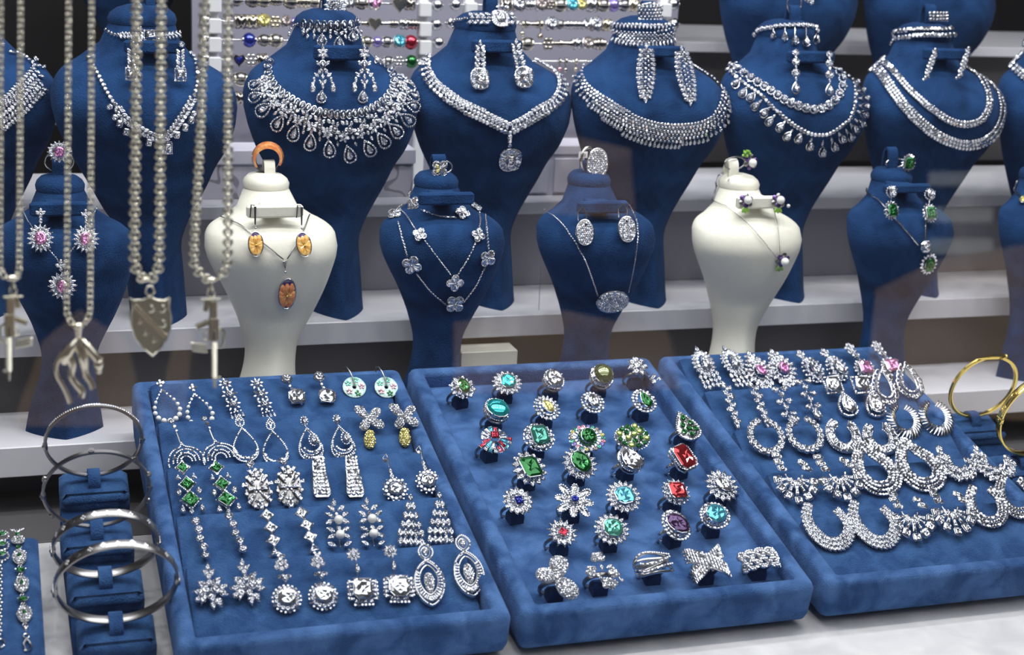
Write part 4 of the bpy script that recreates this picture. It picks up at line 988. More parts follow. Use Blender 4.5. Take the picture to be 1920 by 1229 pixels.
def dome(j):
    n = 0
    pts = [(0, 0)] + [(13 * math.sin(a), 11 * math.cos(a)) for a in np.linspace(0, 2 * PI, 7)[:-1]] + [(24 * math.sin(a + .2), 19 * math.cos(a + .2)) for a in np.linspace(0, 2 * PI, 13)[:-1]]
    j.M('silver').sphere(j.P(0, 0, -2), (29 * j.u, 23 * j.u, 12 * j.u), [j.ex, -j.ey, j.n], 16, 8)
    for k, (x, y) in enumerate(pts):
        z = 10 * (1 - (x / 31) ** 2 - (y / 26) ** 2) - 1; j.gem('cab' if k % 3 == 0 else 'oval', x, y, 12 if k % 3 == 0 else 9.5, 11 if k % 3 == 0 else 9.5, k * 40, ('lime', 'green', 'green')[k % 3], z=z)
    for k in range(22): a = 2 * PI * k / 22; j.gem('round', 19 * math.sin(a), 15.5 * math.cos(a), 4, z=5)
    j.halo(0, 0, 30, 24, 34, 'round', 4, 4, z=0)
tray_ring('domed ring paved with light and dark green stones, third row', 1185, 822, dome)
def green_pear(j):
    Q = drop_path(0, -28, 50, 54, 28); j.wire(Q, 2.2, closed=True, z=4); studs(j, Q, 4.4, 4.4, closed=True, z=5)
    c = [(p[0] * .9, -1 + (p[1] + 1) * .9) for p in Q]; j.plate(c, 4, 'silver', 1)
    for x, y, r in ((0, -16, 0), (-8, -3, 20), (8, -4, -20), (0, 6, 90), (-12, 10, 40), (12, 9, -40), (0, 17, 90)): j.gem('oval', x, y, 10, 11.5, r, 'green', z=5)
tray_ring('pear-shaped ring holding seven green stones, right side of the third row', 1285, 803, green_pear, yaw=14)
tray_ring('ring with a deep green rectangular stone in a starry clear frame, fourth row', 991, 883, haloed('emerald', 25, 32, 'green', [(19, 21, 12, 'taper', 9, 11), (24, 27, 14, 'marquise', 9, 14)], z=6), yaw=10)
tray_ring('ring with a large green oval stone surrounded by big pear stones, fourth row', 1085, 874, haloed('oval', 27, 32, 'green', [(17, 19, 22, 'round', 5, 5), (25, 26, 16, 'pear', 9.5, 14)], z=6, crot=-15), yaw=8)
tray_ring('ring with one very large clear pear stone and a thin paved band', 1177, 865, plain('pear', 42, 48, 'diamond', deep=24, r=1.2, gap=2, rot=-8), band='silver', bw=1.3, yaw=14)
tray_ring('ring with a large ruby-red rectangular stone, paved band showing at its left', 1279, 862, plain('emerald', 34, 40, 'red', deep=15, rot=0), rot=-8, yaw=16, band='silver', bw=1.4)
tray_ring('disc ring of clear ovals around a tiny square sapphire, fifth row left', 970, 943, haloed('square', 11, 11, 'sapphire', [(9, 9, 12, 'round', 4.5, 4.5), (19, 18.5, 15, 'oval', 9, 15)]), yaw=8)
def flower8(j):
    for k in range(8):
        a = 2 * PI * k / 8 + .2; L = 30 if k % 2 else 26; P = petal(7 * math.sin(a), -6 * math.cos(a), L, 13, math.degrees(a)); pet_part(j, P, 2.5, 'silver', 3 - (k % 2), 1); studs(j, [P[i] for i in range(12)], 4, 3.4, closed=True, z=5)
        j.gem('marquise', 19 * math.sin(a), -17 * math.cos(a), 6, 14, math.degrees(a), z=5)
    j.gem('round', 0, 0, 13, 13, 0, 'sapphire', z=8)
tray_ring('flower ring with eight pointed petals around a blue stone, fifth row', 1075, 942, flower8, rot=5)
tray_ring('ring with a pale aqua cushion stone in a burst of clear stones, fifth row', 1168, 935, haloed('cushion', 25, 26, 'aqua', [(18, 18, 18, 'marquise', 6, 11), (25, 25, 18, 'marquise', 7, 13)]), rot=-8)
tray_ring('ring with a small red square stone and clear stones around, fifth row', 1266, 926, haloed('emerald', 23, 23, 'red', [(16, 16, 12, 'round', 9, 9), (22, 22, 16, 'pear', 6.5, 9)], crot=8), yaw=10)
tray_ring('ring with a clear oval stone in long pointed clear stones, fifth row right', 1352, 914, haloed('oval', 19, 24, 'diamond', [(15, 16, 16, 'marquise', 6.5, 11), (23, 24, 15, 'marquise', 8, 14)], crot=-20), yaw=10)
tray_ring('disc ring of pear stones around a tiny ruby rhomb, sixth row left', 1053, 1003, haloed('rhomb', 15, 15, 'ruby', [(8.5, 8.5, 12, 'round', 4.5, 4.5), (19, 19, 14, 'pear', 10, 16)]), yaw=8)
tray_ring('ring with a mint-green cushion stone in pointed clear stones, sixth row', 1146, 996, haloed('cushion', 25, 24, 'mint', [(18, 17, 18, 'marquise', 6, 11), (25, 24, 17, 'marquise', 7.5, 13)], crot=12))
tray_ring('ring with a dark plum oval stone and paved band, sixth row', 1266, 988, haloed('oval', 25, 34, 'plum', [(17, 21, 18, 'round', 7.5, 7.5), (23, 27, 24, 'round', 6.5, 6.5)], z=5, crot=-25), yaw=14, band='silver', bw=1.4)
tray_ring('ring with a bright turquoise oval stone in a round halo, sixth row right', 1339, 970, haloed('oval', 31, 27, 'aqua', [(20, 18, 24, 'round', 5.5, 5.5), (25, 23, 26, 'round', 6, 6)]), rot=-5)
GC['turq'] = (0.02, 0.62, 0.75)
def three_petals(j):
    for (a, L, w) in ((-68, 36, 30), (22, 44, 35), (145, 46, 37)): pet_part(j, petal(-2, 0, L, w, a, 16), 3.5, 'pave', 4, 5)
    j.gem('round', -2, 0, 6, z=9)
tray_ring('ring with three large paved petals, front left corner of the middle tray', 1044, 1088, three_petals, bw=1.5)
def butterflies(j):
    for (x, y, s_, r0) in ((-2, -22, 14, 0), (8, 16, 16, 20), (-16, 0, 13, -60), (22, 2, 12, 60)):
        for a in (-70, -25, 25, 70): pet_part(j, petal(x, y, s_ * (1.15 if abs(a) < 50 else .95), s_ * .8, a + r0 + (180 if y > 0 else 0)), 2, 'pave', 4 + abs(x) * .1, 2)
        j.gem('round', x, y, 5, z=9)
    for x, y in ((0, -8), (-8, 10), (14, -8), (28, 18)): j.gem('marquise', x, y, 6, 12, x * 5, z=6)
tray_ring('ring with a cluster of small paved butterflies and flowers, front row', 1128, 1076, butterflies, bw=1.4)
def bands(kind):
    def f(j):
        R = 32
        if kind == 'multi':
            for k in range(6):
                P = []; t0 = -18 + k * 8
                for i in range(22):
                    a = math.radians(-95 + i * 190 / 21); P.append((R * math.sin(a), t0 * (.35 + .65 * math.cos(a)) + 4 * math.sin(2 * a + k), 16 * math.cos(a) - 14))
                j.wire(P, 2.6, n=7, m='silver'); 
                if k % 2 == 0: studs(j, [(p[0], p[1]) for p in P[4:18]], 4, 4, z=3)
        elif kind == 'cross':
            for sg in (1, -1):
                for k in range(4):
                    P = []
                    for i in range(20):
                        a = math.radians(-90 + i * 180 / 19); P.append((33 * math.sin(a), sg * 20 * math.sin(a) + (k - 1.5) * 6.5, 15 * math.cos(a) - 12 + (1.5 if sg > 0 else 0)))
                    j.wire(P, 2.6, n=6, m='silver'); 
                    for i in range(2, 18): j.gem('taper', P[i][0], P[i][1], 4.2, 7, 0, z=P[i][2] + 3, force=False)
        else:
            for k in range(4):
                P = []
                for i in range(28):
                    a = math.radians(-92 + i * 184 / 27); P.append((33 * math.sin(a), 15 * math.sin(2.6 * a + k * PI / 2), 15 * math.cos(a) - 12 + 3 * math.cos(2.6 * a * 2 + k * PI)))
                j.wire(P, 3.6, n=8, m='silver')
                for i in range(1, 27):
                    for o in (-2.4, 2.4): j.gem('round', P[i][0], P[i][1] + o, 4.2, z=P[i][2] + 2.6, force=False)
    return f
tray_ring('broad silver ring of six stacked plain and paved bands, front row', 1228, 1056, bands('multi'), rot=-6, bw=2.0, band='silver')
tray_ring('broad ring of two crossing baguette bands, front row', 1328, 1056, bands('cross'), rot=-4, bw=2.0, band='silver')
tray_ring('ring of four braided paved bands, front right corner of the middle tray', 1427, 1048, bands('braid'), rot=-4, bw=2.0, band='silver')
# ================================================================== bangle stand (left) and its bangles

AS = math.radians(8)
def stand(root, steps, hq, hw, vlen):
    """steps: list of (strap px); cushions on a sloping support parallel to the trays"""
    out = []
    for (x, y) in steps:
        c = at_pl(x, y, P0 + N_ * hq, N_); n = N_ * math.cos(AS) - V_ * math.sin(AS); d = V_ * math.cos(AS) + N_ * math.sin(AS); ax = [U, d, n]
        b = MB(); b.box(c - n * .011 - d * .004, (hw, vlen, .011), ax, bev=.004); cu = sm(b.obj('cushion', 'velvet_pad', root), 50)
        b = MB(); b.box(c - n * .002 - d * (vlen + .0005), (hw * .97, .0045, .0042), ax, bev=.003); sm(b.obj('cushion_roll', 'velvet_pad', root), 50)
        # strap: an arch of velvet over the bangle
        R = []
        for k in range(9):
            t = PI * k / 8; p = c + d * (.0085 * math.cos(t)) + n * (.0075 * math.sin(t) - .001); o = d * math.cos(t) + n * math.sin(t)
            R.append(np.array([p - U * .0042 - o * .0009, p + U * .0042 - o * .0009, p + U * .0042 + o * .0009, p - U * .0042 + o * .0009]))
        b = MB(); b.loft(R); sm(b.obj('strap', 'velvet_pad', root), 50); out.append((c + n * .0035, n, d))
    return out
def solid_under(root, x0, x1, pts, m='velvet_dark', name='stand_body'):
    """prism between x0 and x1 whose (y, z) outline is pts"""
    b = MB(); b.loft([np.array([(x, y, z) for y, z in pts]) for x in (x0, x1)]); return b.obj(name, m, root)
sL = thing('bangle_stand', 'stepped blue velvet cushion stand holding four silver bangles at the left', 'bangle stand', (0.03, 0.93, zCnt))
stL = [(176, 900), (181, 996), (197, 1086), (217, 1172)]
hq = -0.022; cs = stand(sL, stL, hq, .0235, .0165)
lo = cs[3][0] - V_ * .022; hi = cs[0][0] + V_ * .013
xa, xb = cs[1][0][0] - .021, cs[1][0][0] + .021
solid_under(sL, xa, xb, [(lo[1], zCnt), (lo[1], lo[2] - .016), (hi[1], hi[2] - .016), (hi[1], zCnt)])
def bangle(label, c, half, kind, mat_, name='bangle', lean=-15, group=None, gap=0, yawb=0):
    bot = c[0]; w = nrm(np.array([0, math.sin(math.radians(lean)), math.cos(math.radians(lean))])); R = half * pxm(bot) / .955
    yb = math.radians(yawb); ux = np.array([math.cos(yb), math.sin(yb), 0]); C0 = bot + w * R; nn = nrm(np.cross(ux, w))
    root = thing(name, label, 'bangle', bot, group)
    th = np.linspace(0, 2 * PI, 72, endpoint=False) if not gap else np.linspace(-PI + gap, PI - gap, 66)
    pts = np.array([C0 + R * (.985 * math.sin(t) * ux + .97 * math.cos(t) * w) for t in th]); outw = np.array([math.sin(t) * ux + math.cos(t) * w for t in th])
    W, T = {'paved': (.0016, .0011), 'bezel': (.0015, .0010), 'flat': (.0030, .0009), 'nail': (.0015, .0015), 'screw': (.0032, .0011)}[kind]
    b = MB(); ring = [np.array([p + nn * W * x + o * T * y for x, y in ((-1, -.6), (-.7, -1), (.7, -1), (1, -.6), (1, .6), (.7, 1), (-.7, 1), (-1, .6))]) for p, o in zip(pts, outw)]
    if gap: b.loft(ring)
    else:
        n = 8; V = np.concatenate(ring); Fc = [(i * n + k, i * n + (k + 1) % n, ((i + 1) % 72) * n + (k + 1) % n, ((i + 1) % 72) * n + k) for i in range(72) for k in range(n)]; b.add(V, Fc)
    bd = sm(b.obj('band', mat_, root), 40)
    def at(t): return C0 + R * (.985 * math.sin(t) * ux + .97 * math.cos(t) * w), math.sin(t) * ux + math.cos(t) * w
    if kind != 'nail':
        for t, nm in ((-1.65, 'hinge'), (1.62, 'clasp')):
            p, o = at(t); b = MB(); tt = nrm(np.cross(nn, o)); b.box(p, (.0016, .0026, W * 1.15), [o, tt, nn], bev=.0006); b.sphere(p + o * .001, .0014); sm(b.obj(nm, mat_, root), 40)
    j = Jewel('x', '', '', C0, None, -w, nn, 1e-3, root=root, metal=mat_, thr=99)
    if kind == 'paved':
        b = MB()
        for i in range(46):
            p, o = at(-1.15 + i * .05); V, Fc, mi = raw('round', 8, False); tt = nrm(np.cross(nn, o)); b.add(p + o * T * 1.1 + np.outer(V[:, 0] * .0022, tt) + np.outer(V[:, 1] * .0022, nn) + np.outer(V[:, 2] * .0015, o), Fc, mi)
        b.obj('small_stones', ['g_diamond', 'silver'], bd, kind='stuff')
    if kind == 'bezel':
        for t in (-2.2, -1.2, -.1, .75, 1.25, 1.95):
            p, o = at(t); b = MB(); b.tube([p + o * .0002, p + o * .0022], .0021, 12); b.tube([p + o * .0021, p + o * .0026], .0012, 8); b.obj('bezel', mat_, bd)
    if kind in ('flat', 'screw'):
        for i in range(13 if kind == 'flat' else 9):
            p, o = at(-1.35 + i * (2.7 / (12 if kind == 'flat' else 8))); tt = nrm(np.cross(nn, o)); b = MB()
            if kind == 'flat':
                if i % 2: b.box(p + o * T, (.0015, .0015, .0004), [nrm(tt + nn), nrm(nn - tt), o])
                else:
                    for a in range(4): q = p + o * T + (math.cos(a * PI / 2) * tt + math.sin(a * PI / 2) * nn) * .0011; b.sphere(q, (.0009, .0009, .0004), [tt, nn, o], 6, 4)
                b.obj('engraving', 'silver', bd)
            else:
                P = [p + o * (T * .9) + .0019 * (math.cos(a) * tt + math.sin(a) * nn) for a in np.linspace(0, 2 * PI, 14, endpoint=False)]; b.tube(P, .0003, 5, True); b.box(p + o * T, (.0018, .0003, .0003), [nrm(tt + .3 * nn), nrm(nn - .3 * tt), o]); b.obj('screw_motif', mat_, bd)
    if kind == 'nail':
        p, o = at(.28); q, o2 = at(-.55); tt = nrm(q - p); b = MB(); b.tube([p, p + o * .002 + tt * .001], [.0034, .0034], 12); b.tube([p - tt * .004 + o * .001, p + tt * .0, p + tt * .018 + nn * .001 + o * .003, p + tt * .026 + o * .0035], [.0018, .0017, .0012, .0001], 8); sm(b.obj('nail_head', mat_, root), 40)
    return root
bangle('thin silver bangle with a paved upper half, highest on the left stand', cs[0], 84, 'paved', 'silver_dark', lean=-22)
bangle('silver bangle studded with small round bezels, second on the left stand', cs[1], 92, 'bezel', 'silver_dark', lean=-22)
bangle('wide silver bangle with engraved band, third on the left stand', cs[2], 91, 'flat', 'silver_dark', lean=-30)
bangle('wide silver bangle with engraved band, lowest on the left stand', cs[3], 106, 'flat', 'silver_dark', lean=-26)
sR = thing('bangle_stand', 'stepped blue velvet cushion stand with gold bangles at the right picture edge', 'bangle stand', (0.80, 1.05, zCnt))
cr = stand(sR, [(1822, 788), (1912, 868)], -0.030, .0235, .018)
lo = cr[1][0] - V_ * .03; hi = cr[0][0] + V_ * .013
solid_under(sR, cr[0][0][0] - .021, cr[0][0][0] + .021, [(lo[1], zCnt), (lo[1], lo[2] - .016), (hi[1], hi[2] - .016), (hi[1], zCnt)])
bangle('thin gold bangle shaped like a bent nail', cr[0], 65, 'nail', 'gold', lean=-16, gap=.12)
bangle('flat gold bangle with round screw motifs at the right picture edge', (cr[1][0] + np.array([.006, 0, .004]), cr[1][1], cr[1][2]), 88, 'screw', 'gold', lean=-16)
# ------------------------------------------------------------------ bracelet ramp at the lower left
hR = -0.018; nR = N_ * math.cos(math.radians(3)) - V_ * math.sin(math.radians(3)); q0 = at_pl(65, 1003, P0 + N_ * hR, N_)
rb = thing('bracelet_ramp', 'sloping blue velvet ramp with green stone bracelets, lower left corner', 'bracelet display', (q0[0] - .05, q0[1] - .06, zCnt))
dR = V_ * math.cos(math.radians(3)) + N_ * math.sin(math.radians(3)); fr_ = at_pl(82, 1300, q0, nR)
bb = MB(); Lr = (q0 - fr_) @ dR + .01; cen = q0 - dR * Lr / 2 - nR * .006 - U * .06; bb.box(cen, (.06 + .002, Lr / 2, .006), [U, dR, nR], bev=.003); sm(bb.obj('ramp_board', 'velvet_pad', rb), 50)
bt = q0 - nR * .012; fb = bt - dR * Lr
solid_under(rb, q0[0] - .118, q0[0] - .002, [(bt[1], bt[2]), (bt[1], zCnt), (fb[1], zCnt), (fb[1], fb[2])])
def bracelet(label, top, bot, left):
    j = Jewel.px('bracelet', label, 'bracelet', top, bot, q0 + nR * .001, nR, group=None)
    L = math.dist(top, bot)
    def eye(y, w, h, g):
        P = [(w * .5 * math.sin(t) * abs(math.sin(t)) ** .3, y - h * .5 * math.cos(t)) for t in np.linspace(0, 2 * PI, 20, endpoint=False)]
        pet_part(j, P, 2, 'pave', 1, 1, 'eye_link'); j.gem('marquise', 0, y, g, g * 1.7, 0, 'green', z=4)
    if not left:
        for k in (-2, -1, 0, 1, 2): j.gem('marquise', k * 4.5, 2 - abs(k), 3.5, 10, k * 28)
        j.gem('round', 0, 10, 9, 9, 0, 'green'); eye(22, 24, 17, 3); j.gem('round', 0, 37, 10, 9, 0, 'green')
        for i, y in enumerate((55, 108, 163)): eye(y, 25, 32, 7)
        for y in (82, 137): j.gem('cushion', 0, y, 13, 11, 0, 'green'); j.gem('round', -8, y - 4, 4); j.gem('round', 8, y - 4, 4)
        for y in (35, 74, 90, 129, 145, 182): j.hoop(-2, y, 2, 3, 1); j.hoop(2, y, 2, 3, 1)
        j.ball(0, 192, 4, 'silver'); j.hoop(0, 201, 4.5, 4, 1.3); j.wire([(0, 205), (-5, 214), (-3, 225), (3, 227), (7, 220), (4, 210), (0, 205)], 2, n=7)
    else:
        for i, y in enumerate((8, 28, 48)): j.gem('oval', 0, y, 15, 12, 0, 'green', z=2); j.halo(0, y, 11, 9.5, 14, 'round', 5, 5)
        for k in range(22): j.ball(-2 if k % 2 else 0, 64 + k * 6.3, 3.1, 'silver')
        j.hoop(0, 208, 5, 7, 1.5)
    j.done()
bracelet('silver bracelet with long chain and three round green stones, cut by left edge', (4, 1000), (2, 1209), True)
bracelet('silver bracelet of green-centred eye-shaped links ending in a lobster clasp', (32, 996), (51, 1215), False)
# ================================================================== chains with pendants hanging near the glass
YH = 0.80
def fp(x, y, dy=0.0): return at_y(x, y, YH + dy)
MT['steel_warm'] = mat('warm_silver', (0.80, 0.76, 0.64), 0.2, 1.0)
def box_link():
    b = MB(); b.tube([(a, c, 0) for a, c in ((-.42, -.30), (-.5, 0), (-.42, .30), (0, .38), (.42, .30), (.5, 0), (.42, -.30), (0, -.38))], .145, 6, True); return b.data('link', 'steel_warm', True)
def round_link():
    b = MB(); b.tube([(.5 * math.cos(t), .42 * math.sin(t), 0) for t in np.linspace(0, 2 * PI, 10, endpoint=False)], .17, 6, True); b.sphere((.5, 0, 0), .16, nu=6, nv=4); b.sphere((-.5, 0, 0), .16, nu=6, nv=4); return b.data('link', 'steel_warm', True)
rail = MB(); rail.tube([(-.12, YH, fp(0, -60)[2]), (0.16, YH, fp(0, -60)[2])], .003, 12); props(rail.obj('hanging_rail', 'silver'), label='thin metal rail just above the picture holding the four chains', cat='rail')
def hang_chain(label, xl, xr, xb, yb, w, pitch, lk, pend, twin=False):
    """two strands from the rail meeting at (xb, yb)"""
    top = -62; O = fp(xb, yb); root = thing('chain_necklace', label, 'necklace', O, 'chains hanging at the front')
    (xl0, xl1), (xr0, xr1) = xl, xr; r = min(60, (xr1 - xl1) * 1.1)
    path = spline([(xl0, top), ((xl0 + xl1) / 2, yb * .5), (xl1, yb - r), (xl1 + (xb - xl1) * .12, yb - r * .35), (xb - 9, yb), (xb + 9, yb), (xr1 - (xr1 - xb) * .12, yb - r * .35), (xr1, yb - r), ((xr0 + xr1) / 2, yb * .5), (xr0, top)], 600)
    d = np.r_[0, np.cumsum(np.linalg.norm(np.diff(path, axis=0), axis=1))]; k = int(d[-1] / pitch); me = shared('l' + lk, box_link if lk == 'box' else round_link)
    for i in range(k):
        q = (i + .5) / k * d[-1]; x, y = np.interp(q, d, path[:, 0]), np.interp(q, d, path[:, 1]); x2, y2 = np.interp(q + 2, d, path[:, 0]), np.interp(q + 2, d, path[:, 1])
        if abs(x - xb) < 8 and y > yb - 12: continue
        o = fp(x, y); T = nrm(fp(x2, y2) - o) if q + 2 < d[-1] else np.array([0, 0, 1.]); W = nrm(np.cross(T, [0, 1, 0])); Nn = np.cross(T, W); u = pxm(o)
        a = (PI / 4 if i % 2 else -PI / 4) if lk == 'box' else (0.15 if i % 2 else PI / 2 - .15)
        W2 = W * math.cos(a) + Nn * math.sin(a); N2 = np.cross(T, W2)
        m = np.eye(4); m[:3, 0] = T * pitch * (1.22 if lk == 'box' else 1.5) * u; m[:3, 1] = W2 * w * 1.12 * u; m[:3, 2] = N2 * w * u; m[:3, 3] = o
        put('link', me, root, Matrix(m.tolist()))
    j = Jewel('x', '', '', fp(0, 0), None, np.array([0, 0, -1.0]), np.array([0, -1.0, 0]), pxm(fp(200, 500)), root=root, zl=0, metal='steel_warm', thr=999)
    j.P = lambda x, y, z=0.0: fp(x, y) + np.array([0, -1.0, 0]) * z * j.u
    pend(j); j.done(); return root
def body(j, name, pts, r, m='steel_warm', n=10):
    b = MB(); p = spline(np.array([(a, b_, (c[0] if c else 0)) for a, b_, *c in pts]), 18); rr = np.interp(np.linspace(0, 1, 18), np.linspace(0, 1, len(r)), r)
    b.tube([j.P(*q) for q in p], rr * j.u, n); return sm(b.obj(name, m, j.root), 60)
def bail(j, x, y, h, r=6, m='steel_warm'):
    b = MB(); b.sphere(j.P(x, y), (11 * j.u, 9 * j.u, 7 * j.u), nu=14, nv=8); b.tube([j.P(x, y + 4), j.P(x, y + h)], [r * 1.1 * j.u, r * .7 * j.u], 10); return sm(b.obj('bail', m, j.root), 60)
def panther(j):
    bail(j, 147, 612, 26, 7)
    root = body(j, 'torso', [(148, 634), (151, 652, 3), (156, 672, 5), (160, 690, 4)], [7, 10, 10, 7])
    body(j, 'hip', [(147, 636), (135, 650, 2), (124, 666, 3), (120, 682, 2)], [6, 10, 11, 6])
    body(j, 'tail', [(117, 664), (106, 684), (107, 704), (118, 724), (126, 740), (132, 756)], [6, 4.5, 4, 4.2, 4.5, 5])
    body(j, 'leg', [(126, 664, 2), (136, 684, 3), (134, 706, 2), (145, 722, 3), (154, 734, 4), (152, 744, 5)], [9, 8, 6, 7, 8, 6])
    body(j, 'leg', [(154, 660, 2), (158, 684, 3), (162, 704, 3), (170, 716, 4), (174, 728, 5)], [9, 8, 6, 6.5, 6])
    body(j, 'neck', [(152, 638), (165, 652, 3), (176, 664, 5), (184, 674, 6)], [7, 9, 9, 9])
    b = MB(); b.sphere(j.P(185, 682, 7), (9 * j.u, 9 * j.u, 12 * j.u), nu=12, nv=8); b.sphere(j.P(185, 694, 9), (6.5 * j.u, 7 * j.u, 6 * j.u), nu=10, nv=6)
    for s_ in (-1, 1): b.sphere(j.P(184 + s_ * 6, 671, 6), (3 * j.u, 2 * j.u, 3.4 * j.u), nu=8, nv=5)
    h = sm(b.obj('head', 'steel_warm', j.root), 60)
    b = MB(); [b.sphere(j.P(182 + s_ * 7, 683, 13), 1.4 * j.u, nu=6, nv=4) for s_ in (0, 1)]; b.obj('eye', 'black_enamel', h)
def shield(j):
    b = MB(); b.sphere(j.P(272, 524), (13 * j.u, 9 * j.u, 6 * j.u), nu=12, nv=7); sm(b.obj('bail', 'steel_warm', j.root), 60)
    j.hoop(281, 545, 8, 9, 2.2, n=16)
    P = [(243, 559), (252, 563), (268, 562), (280, 557), (293, 562), (309, 563), (318, 557), (316, 576), (320, 596), (319, 614), (311, 636), (300, 653), (286, 667), (268, 652), (255, 634), (247, 611), (245, 592), (247, 576)]
    Pj = [(p[0], p[1]) for p in P]; c = np.array([j.P(x, y) for x, y in Pj]); b = MB(); n = len(P); V = np.concatenate([c + np.array([0, 4 * j.u, 0]), c - np.array([0, 2 * j.u, 0])])
    Fc = [tuple(range(n)), tuple(range(n, 2 * n))[::-1]] + [(k, n + k, n + (k + 1) % n, (k + 1) % n) for k in range(n)]; b.add(V, Fc); sp = b.obj('shield_plate', 'shield_metal', j.root)
    b = MB(); b.tube([j.P(x, y, 3) for x, y in Pj], 2.4 * j.u, 6, True); sm(b.obj('rim', 'steel_warm', j.root), 60)
    b = MB(); A, B_ = j.P(252, 572, 3), j.P(312, 632, 3); t = nrm(B_ - A); up = nrm(np.cross([0, -1, 0], t)); b.box((A + B_) / 2, (np.linalg.norm(B_ - A) / 2, 4.5 * j.u, 1.4 * j.u), [t, up, [0, -1, 0]], bev=.0003); b.obj('diagonal_band', 'steel_warm', sp)
    for x, y in ((281, 578), (302, 578), (303, 606)):
        b = MB(); b.tube([j.P(x + 6.5 * math.cos(a), y - 6.5 * math.sin(a), 3) for a in np.linspace(-2.0, 1.7, 12)], np.array([.4, 1.4, 2.2, 2.8, 3, 3, 3, 3, 2.8, 2.2, 1.4, .4]) * j.u, 6); b.obj('crescent', 'steel_warm', sp)
    for x, y in ((262, 604), (272, 626), (288, 640)):
        b = MB(); b.sphere(j.P(x, y - 2, 3), (2.4 * j.u, 2 * j.u, 7 * j.u), nu=8, nv=6)
        for s_ in (-1, 1): b.tube([j.P(x + s_ * 2, y + 5, 3), j.P(x + s_ * 3, y, 3), j.P(x + s_ * 6, y - 3, 3), j.P(x + s_ * 7, y + 1, 3)], np.array([1.2, 1.5, 1.6, .8]) * j.u, 5)
        b.box(j.P(x, y + 3, 3), (5 * j.u, 1.3 * j.u, 1.3 * j.u)); b.obj('lily', 'steel_warm', sp)
MT['shield_metal'] = mat('brushed_shield', (0.55, 0.51, 0.40), .42, 1.0)
def rifle(ox, oy, s_=1.0, m='steel_warm', flip=1):
    def f(j):
        p = lambda x, y, z=0: j.P(ox + flip * x * s_, oy + y * s_, z)
        def bx(name, x, y, w, h, d, rot=0, mm=m):
            b = MB(); a = math.radians(rot); ex = np.array([math.cos(a) * flip, 0, -math.sin(a)]); ez = np.array([math.sin(a) * flip, 0, math.cos(a)])
            if flip < 0: ex = -ex
            b.box(p(x, y), (w * s_ * j.u / 2, d * j.u / 2, h * s_ * j.u / 2), [ex, [0, 1, 0], np.cross(ex, [0, 1, 0])], bev=.0004); return b.obj(name, mm, j.root)
        b = MB(); b.sphere(p(0, -36), (13 * j.u, 8 * j.u, 6 * j.u), nu=12, nv=7); b.tube([p(0, -34), p(0, -14)], 4 * j.u, 8); sm(b.obj('bail', m, j.root), 60)
        j.hoop(ox, oy - 12 * s_, 7 * s_, 9 * s_, 2, n=14)
        bx('butt_plate', 0, 0, 38, 4, 10); bx('stock', 5, 20, 15, 38, 10); bx('stock_rib', -8, 12, 9, 24, 8, 8)
        rc = bx('receiver', 6, 56, 20, 46, 11)
        bx('grip', -16, 48, 11, 26, 8, 66)
        b = MB(); b.tube([p(-4, 60), p(-11, 64), p(-12, 74), p(-4, 78)], 1.6 * j.u, 6); b.obj('trigger_guard', m, j.root)
        for k in range(4): bx('magazine_rib', -22 + k * .5, 84 + k * 4.6, 32, 3.6, 9, 9)
        b = MB(); b.tube([p(15, 54), p(24, 60), p(25, 84), p(17, 92)], 2.8 * j.u, 8); sm(b.obj('carry_handle', m, j.root), 60)
        bx('sight', 6, 66, 5, 20, 14, 0, 'silver_dark')
        b = MB(); P = [p(7, 80 + k * 2) for k in range(34)]; b.tube(P, [(7.5 if k % 2 else 6.2) * s_ * j.u for k in range(34)], 10); b.obj('handguard', m, j.root)
        b = MB(); b.tube([p(7, 146), p(8, 166)], 3.2 * s_ * j.u, 8); b.tube([p(8, 150), p(19, 147)], 2.6 * s_ * j.u, 6); sm(b.obj('barrel', m, j.root), 60)
    return f
hang_chain('box chain at the left with a leaping panther pendant', (129, 125), (172, 169), 147, 608, 13.5, 11, 'box', panther)
hang_chain('thick chain with a heraldic shield pendant', (256, 252), (303, 299), 276, 522, 18, 10.5, 'round', shield)
hang_chain('thick chain with a rifle pendant, in front of the cream bust', (386, 364), (428, 427), 398, 524, 16, 9.6, 'round', rifle(395, 561))
hang_chain('box chain with a rifle pendant, half cut by the left edge', (1, 0), (39, 36), 22, 522, 13.5, 11, 'box', rifle(24, 556, .95, 'steel_warm', -1))
